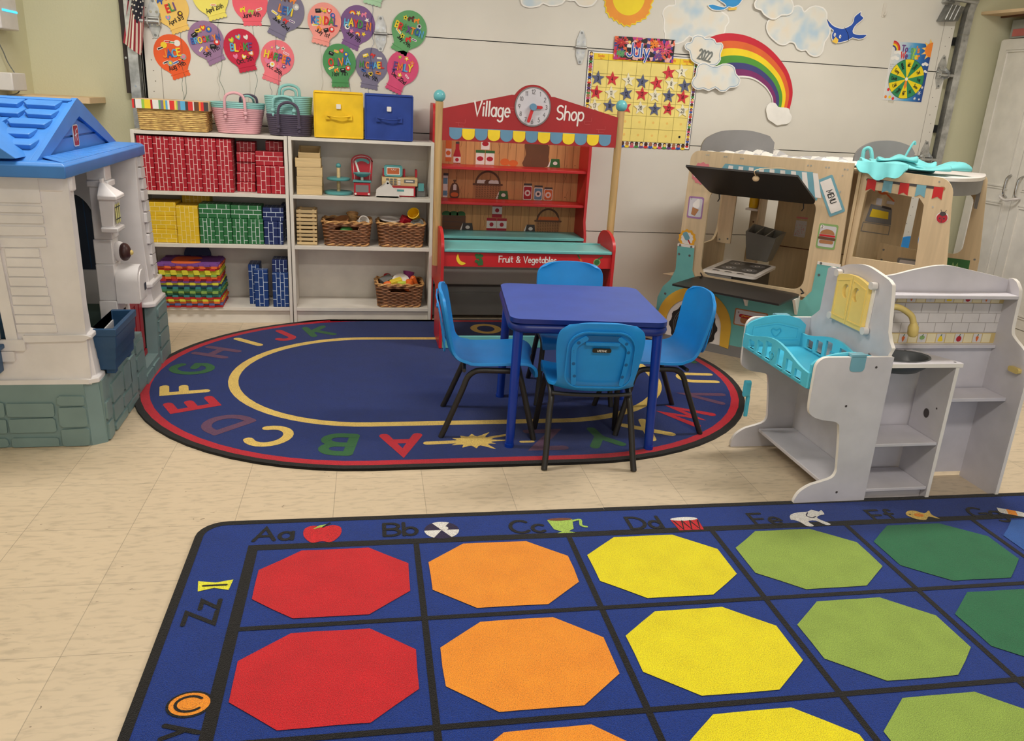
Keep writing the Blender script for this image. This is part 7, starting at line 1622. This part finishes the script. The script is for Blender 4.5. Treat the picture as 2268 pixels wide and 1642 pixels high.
for k in range(5): q = radians(110+32*k); a.poly(WF, [(wx1+.05*cos(q-.2), wz1-.035+.045*sin(q-.2)), (wx1+.05*cos(q+.2), wz1-.035+.045*sin(q+.2)), (wx1+.078*cos(q), wz1-.035+.07*sin(q))], 'fo_amber', .0027)
wd_ = ['c_purp', 'c_purp', 'c_lblue', 'fo_green', 'c_lime', 'c_org', 'c_red', 'c_red']
a.text(Fr(WF.p(4.69, 1.738), WF.x, WF.y), "Today's", .036, .008, 'c_purp', .0036, cols=['c_purp', 'c_purp', 'c_lblue', 'fo_green', 'c_lime', 'c_org', 'c_org'], sx=.9)
a.text(Fr(WF.p(4.695, 1.698), WF.x, WF.y), 'Weather', .036, .008, 'c_purp', .0036, cols=['c_red', 'c_purp', 'c_lblue', 'fo_green', 'c_lime', 'c_yel', 'c_org'], sx=.85)
for q, (x, z_) in enumerate(((wx0+.03, wz0+.065), (wx0+.02, wz0+.02), (wx0+.05, wz0+.02), (wx0+.075, wz0+.012))): a.disc(WF, x, z_, .010, ['c_red', 'c_org', 'c_yel', 'c_red'][q], .0027, n=7)
for x, z_, r_ in ((wx1-.03, wz0+.055, .013), (wx1-.055, wz0+.02, .009), (wx1-.016, wz0+.09, .008), (wx1-.022, wz0+.016, .006)):
    for q in range(3): a.stroke(WF, [(x-r_*cos(pi*q/3), z_-r_*sin(pi*q/3)), (x+r_*cos(pi*q/3), z_+r_*sin(pi*q/3))], .003, 'cloud_edge', .0027)
for k in range(12): a.stroke(WF, [(wx0+.012+.010*(k % 4), wz1-.135-.012*(k//4)), (wx0+.013+.010*(k % 4), wz1-.140-.012*(k//4))], .002, 'flag_n', .0027)
a.build('sheet', WP, smooth=0)
a = MB(); wc = WF.sub(4.700, 1.574); a.disc(wc, 0, 0, .127, 'ink', .0030, ry=.122, n=48)
wl = ['Hail', 'Partly Cloudy', 'Sunny', 'Cloudy', 'Cold', 'Windy', 'Rain', 'Icy', 'Snow', 'Fog', 'Hot', 'Storm']
for k in range(12):
    a0 = 75+30*k; a.poly(wc, [(0, 0)]+arc(0, 0, .125, .120, a0, a0+30, 6), 'wh_y' if k % 2 == 0 else 'wh_g', .0034)
    q = radians(a0+15); right_ = cos(q) > -.01 ; rot = q if right_ else q+pi
    if abs(cos(q)) < .3: rot = q-pi if sin(q) > 0 else q
    w0 = wl[k]; f_ = wc.sub(.090*cos(q), .087*sin(q), rot); h_ = .020 if len(w0) < 7 else .013
    a.text(Fr(f_.p(0, -h_*.45), f_.x, f_.y), w0, h_, .0030, 'ink', .0040, sx=.62 if len(w0) < 7 else .42)
a.poly(wc, [(-.006, 0), (.006, 0), (.010, -.045), (.0, -.065), (-.010, -.045)], 'c_org', .0046); a.disc(wc, 0, 0, .011, 'cloud_edge', .0050, n=12); a.build('spinner_wheel', WP, smooth=0)
a = MB(); a.prism(WF, [(4.60, 1.425), (4.64, 1.42), (4.645, 1.437), (4.60, 1.437)], .0004, .0008, 'tape'); tag(a.build('tape_corner', smooth=0), 'piece of tape under the weather poster', 'tape')
a = MB(); a.prism(WF, rrect(4.440, 1.928, 4.462, 2.012, .008, 4), .001, .005, 'white_lam'); a.tube(smooth_path([(4.451, YD-.004, 1.955), (4.451, YD-.016, 1.94), (4.451, YD-.026, 1.945), (4.451, YD-.028, 1.962)], 4), .005, 'white_lam', 8); tag(a.build('wall_hook', bevel=.001), 'white plastic stick-on hook at the top of the garage door', 'hook')

# ---------------------------------------------------------------- foam birthday balloons
BLN = [
 ('jace', .176, 1.455, .212, 1.353, .096, 'fo_orange', 'JACE', 'Aug 19th', 'orange foam balloon cut-out with tool stickers, next to the flag', 'string_g'),
 ('brook', .359, 1.538, .405, 1.443, .094, 'fo_lilac', 'BROOKLYN', 'Sep 17th', 'lilac foam balloon cut-out with school stickers between orange and red ones', 'string_w'),
 ('blake', .546, 1.508, .572, 1.407, .095, 'fo_red', 'BLAKE', 'Oct. 5th', 'crimson foam balloon cut-out with heart stickers', 'string_w'),
 ('harper', .738, 1.467, .702, 1.357, .091, 'fo_pink', 'HARPER', 'Oct. 25th', 'pink foam balloon cut-out with a silver heart above the turquoise basket', 'string_n'),
 ('yel', .188, 1.687, .225, 1.589, .092, 'fo_amber', 'ELI', 'April 3rd', 'amber foam balloon cut-out at the top beside the flag', 'string_g'),
 ('yel2', .396, 1.762, .426, 1.669, .094, 'fo_yel', '', 'April 26th', 'lemon yellow foam balloon cut-out cut off by the top edge', 'string_g'),
 ('june', .603, 1.745, .610, 1.647, .094, 'fo_coral', '', 'June 4th', 'coral foam balloon cut-out with sea animal stickers at the top edge', 'string_g'),
 ('levi', .792, 1.715, .741, 1.598, .100, 'fo_grey', 'LEVI', 'June 22nd', 'grey violet foam balloon cut-out with cowboy stickers at the top', 'string_n'),
 ('kendal', 1.001, 1.676, .980, 1.573, .092, 'fo_salmon', 'KENDAL', 'July 1st', 'salmon foam balloon cut-out with bus and book stickers', 'string_w'),
 ('hayden', 1.184, 1.671, 1.145, 1.566, .097, 'fo_purple', 'HAYDEN', 'July 9th', 'purple foam balloon cut-out with rainbow and unicorn stickers', 'string_n'),
 ('braxton', 1.475, 1.662, 1.424, 1.557, .099, 'fo_green', 'BRAXTON', 'July 29th', 'green foam balloon cut-out with boot and windmill stickers', 'string_n'),
 ('olivia', 1.080, 1.466, 1.084, 1.351, .093, 'fo_dkgreen', 'OLIVIA', 'Nov 7th', 'shiny dark green foam balloon cut-out above the yellow bin', 'string_w'),
 ('michael', 1.262, 1.457, 1.249, 1.350, .092, 'fo_grey', 'MICHAEL', 'Dec 9th', 'grey violet foam balloon cut-out with vehicle stickers above the blue bin', 'string_b'),
 ('emily', 1.441, 1.455, 1.392, 1.341, .090, 'fo_rose', 'EMILY', 'Dec. 22nd', 'rose foam balloon cut-out with star stickers under the green one', 'string_b'),
 ('pale', 1.286, 1.893, 1.268, 1.799, .090, 'fo_pale', '', '', 'pale green foam balloon neck at the very top edge', 'string_b'),
]
LC = ['c_org', 'c_blue', 'c_lblue', 'c_yel', 'c_red', 'c_grn', 'c_purp']
STK = dict(jace='tools', brook='school', blake='heart', harper='girl', yel='farm', yel2='fruit', june='sea', levi='cow', kendal='school', hayden='sky', braxton='cow', olivia='school', michael='cars', emily='star', pale='none')
def motif(mb, fr, kind, s, c1, c2):
    if kind == 'heart': mb.prism(fr, smooth_path([(0, -s), (s*.9, .1*s), (s*.55, .8*s), (0, .4*s), (-s*.55, .8*s), (-s*.9, .1*s)], 3, True), 0, .0025, c1); mb.poly(fr, smooth_path([(0, -s*.6), (s*.55, .05*s), (s*.33, .5*s), (0, .22*s), (-s*.33, .5*s), (-s*.55, .05*s)], 3, True), c2, .003)
    elif kind == 'star': mb.prism(fr, [((s if q % 2 == 0 else s*.45)*cos(pi/2+pi*q/5), (s if q % 2 == 0 else s*.45)*sin(pi/2+pi*q/5)) for q in range(10)], 0, .0025, c1); mb.disc(fr, 0, 0, s*.3, c2, .003, n=8)
    elif kind == 'bus':
        mb.prism(fr, rrect(-s, -s*.5, s, s*.6, s*.2, 3), 0, .0025, c1); mb.poly(fr, rrect(-s*.8, .05*s, s*.4, .42*s, s*.08, 2), c2, .003)
        for q in (-.55, .55): mb.disc(fr, q*s, -s*.5, s*.26, 'ink', .0032, n=10); mb.disc(fr, q*s, -s*.5, s*.12, 'c_white', .0036, n=8)
    elif kind == 'board': mb.prism(fr, rrect(-s, -s*.7, s, s*.7, s*.1, 2), 0, .0025, 'ink'); mb.stroke(fr, [(-.5*s, .2*s), (.5*s, .25*s)], s*.15, 'c_white', .003)
    elif kind == 'round': mb.prism(fr, arc(0, 0, s, s, 0, 360, 12), 0, .0025, c1); mb.disc(fr, s*.1, s*.1, s*.5, c2, .003, n=10)
    elif kind == 'tool': mb.prism(fr, rrect(-s*1.1, -s*.4, s*1.1, s*.4, s*.35, 3), 0, .002, 'c_white'); mb.poly(fr, rrect(-s*.85, -s*.2, s*.85, s*.2, s*.15, 3), c1, .0025)
    elif kind == 'beast': mb.prism(fr, smooth_path([(-s, 0), (-s*.6, .6*s), (0, .4*s), (.5*s, .9*s), (s, .6*s), (.7*s, .1*s), (.8*s, -.8*s), (.4*s, -.8*s), (.2*s, -.2*s), (-.3*s, -.2*s), (-.5*s, -.8*s), (-.9*s, -.7*s)], 3, True), 0, .0025, c1); mb.disc(fr, .55*s, .6*s, s*.16, c2, .003, n=8)
    elif kind == 'arch':
        for r_, c_ in ((1.0, 'c_red'), (.8, 'c_org'), (.6, 'c_yel'), (.4, 'c_white')): mb.stroke(fr, arc(0, -.3*s, s*r_, s*r_, 0, 180, 12), s*.22, c_, .001, .0015)
SETS = dict(tools=[('tool', 'ink'), ('round', 'c_yel'), ('tool', 'c_red'), ('tool', 'fo_green'), ('round', 'c_white'), ('tool', 'ink'), ('round', 'c_silver'), ('tool', 'c_blue'), ('bus', 'c_red'), ('round', 'c_silver')],
 school=[('board', 'ink'), ('bus', 'c_yel'), ('heart', 'c_red'), ('round', 'c_blue'), ('tool', 'c_yel'), ('beast', 'c_org'), ('board', 'ink'), ('round', 'c_red')],
 heart=[('heart', 'c_lime'), ('heart', 'c_lblue'), ('heart', 'c_white'), ('heart', 'c_pink'), ('heart', 'c_yel'), ('heart', 'c_org')],
 girl=[('star', 'c_pink'), ('heart', 'c_silver'), ('star', 'c_white'), ('tool', 'c_pink'), ('round', 'c_pink'), ('round', 'c_white'), ('star', 'c_pink'), ('star', 'c_purp')],
 farm=[('beast', 'c_blue'), ('beast', 'c_red'), ('beast', 'c_org'), ('heart', 'c_lblue'), ('round', 'c_brown')], fruit=[('round', 'c_lime'), ('round', 'c_red'), ('tool', 'c_org')],
 sea=[('beast', 'c_blue'), ('round', 'c_purp'), ('beast', 'c_purp'), ('heart', 'c_blue'), ('beast', 'c_yel'), ('beast', 'c_lime'), ('tool', 'c_org')],
 cow=[('star', 'c_yel'), ('beast', 'c_brown'), ('beast', 'c_org'), ('round', 'c_silver'), ('tool', 'c_yel'), ('star', 'c_yel'), ('beast', 'c_red'), ('tool', 'c_purp')],
 sky=[('arch', 'c_red'), ('star', 'c_yel'), ('beast', 'c_pink'), ('star', 'c_white'), ('round', 'c_white'), ('star', 'c_pink'), ('arch', 'c_red'), ('star', 'c_yel')],
 cars=[('bus', 'c_yel'), ('beast', 'c_red'), ('tool', 'c_white'), ('bus', 'c_blue'), ('heart', 'c_yel'), ('bus', 'c_org')],
 star=[('star', 'c_lime'), ('star', 'c_yel'), ('star', 'c_org'), ('star', 'c_purp'), ('star', 'c_yel'), ('tool', 'c_pink')], none=[])
for kk, (ky, cx, cz, nx, nz, R_, mt, nm_, dt, lb, sm_) in enumerate(BLN):
    tilt = atan2(nx-cx, -(nz-cz)); T = thing('foam_balloon', lb, 'foam balloon', (cx, YD-.001-.0035*(kk % 3), cz), 0, 'foam balloons on the garage door')
    f_ = Fr((0, 0, 0), (1, 0, 0), (0, 0, 1)).sub(0, 0, tilt); rnd = random.Random(kk+11)
    a = MB(); NL = sqrt((nx-cx)**2+(nz-cz)**2)
    P = arc(0, 0, R_, R_*1.04, -52, 232, 34)+[(-.046, -R_*1.02), (-.046, -NL-.001)]
    k_ = 5
    for i in range(k_*4+1):
        t = i/(k_*4); P.append((-.050+.100*t, -NL-.018-.005*abs(sin(pi*k_*t))))
    P += [(.046, -NL-.001), (.046, -R_*1.02)]
    a.prism(f_, P, 0, .003, mt)
    a.stroke(f_, [(-.050, -NL+.004), (.050, -NL+.004)], .004, mt, .003, .002)
    if dt: 
        hx = .024 if len(dt) < 9 else .021
        fd_ = f_.sub(.0, -R_*.80, -.10-tilt*.0+(.18 if tilt > 0 else -.12)); a.text(Fr(fd_.p(0, 0), fd_.x, fd_.y), dt, hx, .0036, 'ink', .0036, sx=.86, jit=.1)
    a.build('cut_out', T, smooth=0)
    if nm_:
        q = MB(); fn = f_.sub(0, .002, rnd.uniform(-.1, .1)-tilt*.5); w_ = R_*1.75; h_ = min(.036, w_/(len(nm_)*.74)); q.text(Fr(fn.p(0, -h_*.5), fn.x, fn.y), nm_, h_, h_*.21, 'c_red', .0042, .004, cols=[LC[(j+kk) % 7] for j in range(len(nm_))], jit=.18, sx=.9); q.build('name_letters', T, smooth=0)
    st = SETS[STK[ky]]; n = len(st)
    for j, (kd, c_) in enumerate(st):
        up_ = j < (n+1)//2; m_ = (n+1)//2 if up_ else n-(n+1)//2; jj = j if up_ else j-(n+1)//2
        if up_: q_ = radians(150-120*(jj+.5)/max(1, m_)); r_ = R_*(.66 if jj % 2 == 0 else .60)
        else: q_ = radians(198+144*(jj+.5)/max(1, m_)); r_ = R_*.62
        x_, z_ = r_*cos(q_), r_*sin(q_)*(1.0 if up_ else .55)-(.0 if up_ else R_*.16)
        b = MB(); motif(b, Fr(f_.p(x_, z_, .0030), f_.x, f_.y).sub(0, 0, rnd.uniform(-.5, .5)), kd, R_*rnd.uniform(.14, .18), c_, rnd.choice(['c_white', 'c_yel', 'c_pink', 'ink'])); b.build('sticker', T, smooth=0)
    if ky not in ('x',):
        b = MB(); p0 = f_.p(0, -NL-.015, -.001); zend = max(1.075, cz-NL-.42)-cz; P = [tuple(p0)]; zz = p0.z; ph = rnd.random()*6
        m_ = 14
        for i in range(1, m_+1): P.append((p0.x+.012*sin(ph+i*.9)*(i/m_)+.006*rnd.uniform(-1, 1), .0005, p0.z+(zend-p0.z)*i/m_))
        b.tube(smooth_path(P, 3), .0016, sm_, 5, flat=.5); b.build('ribbon', T)
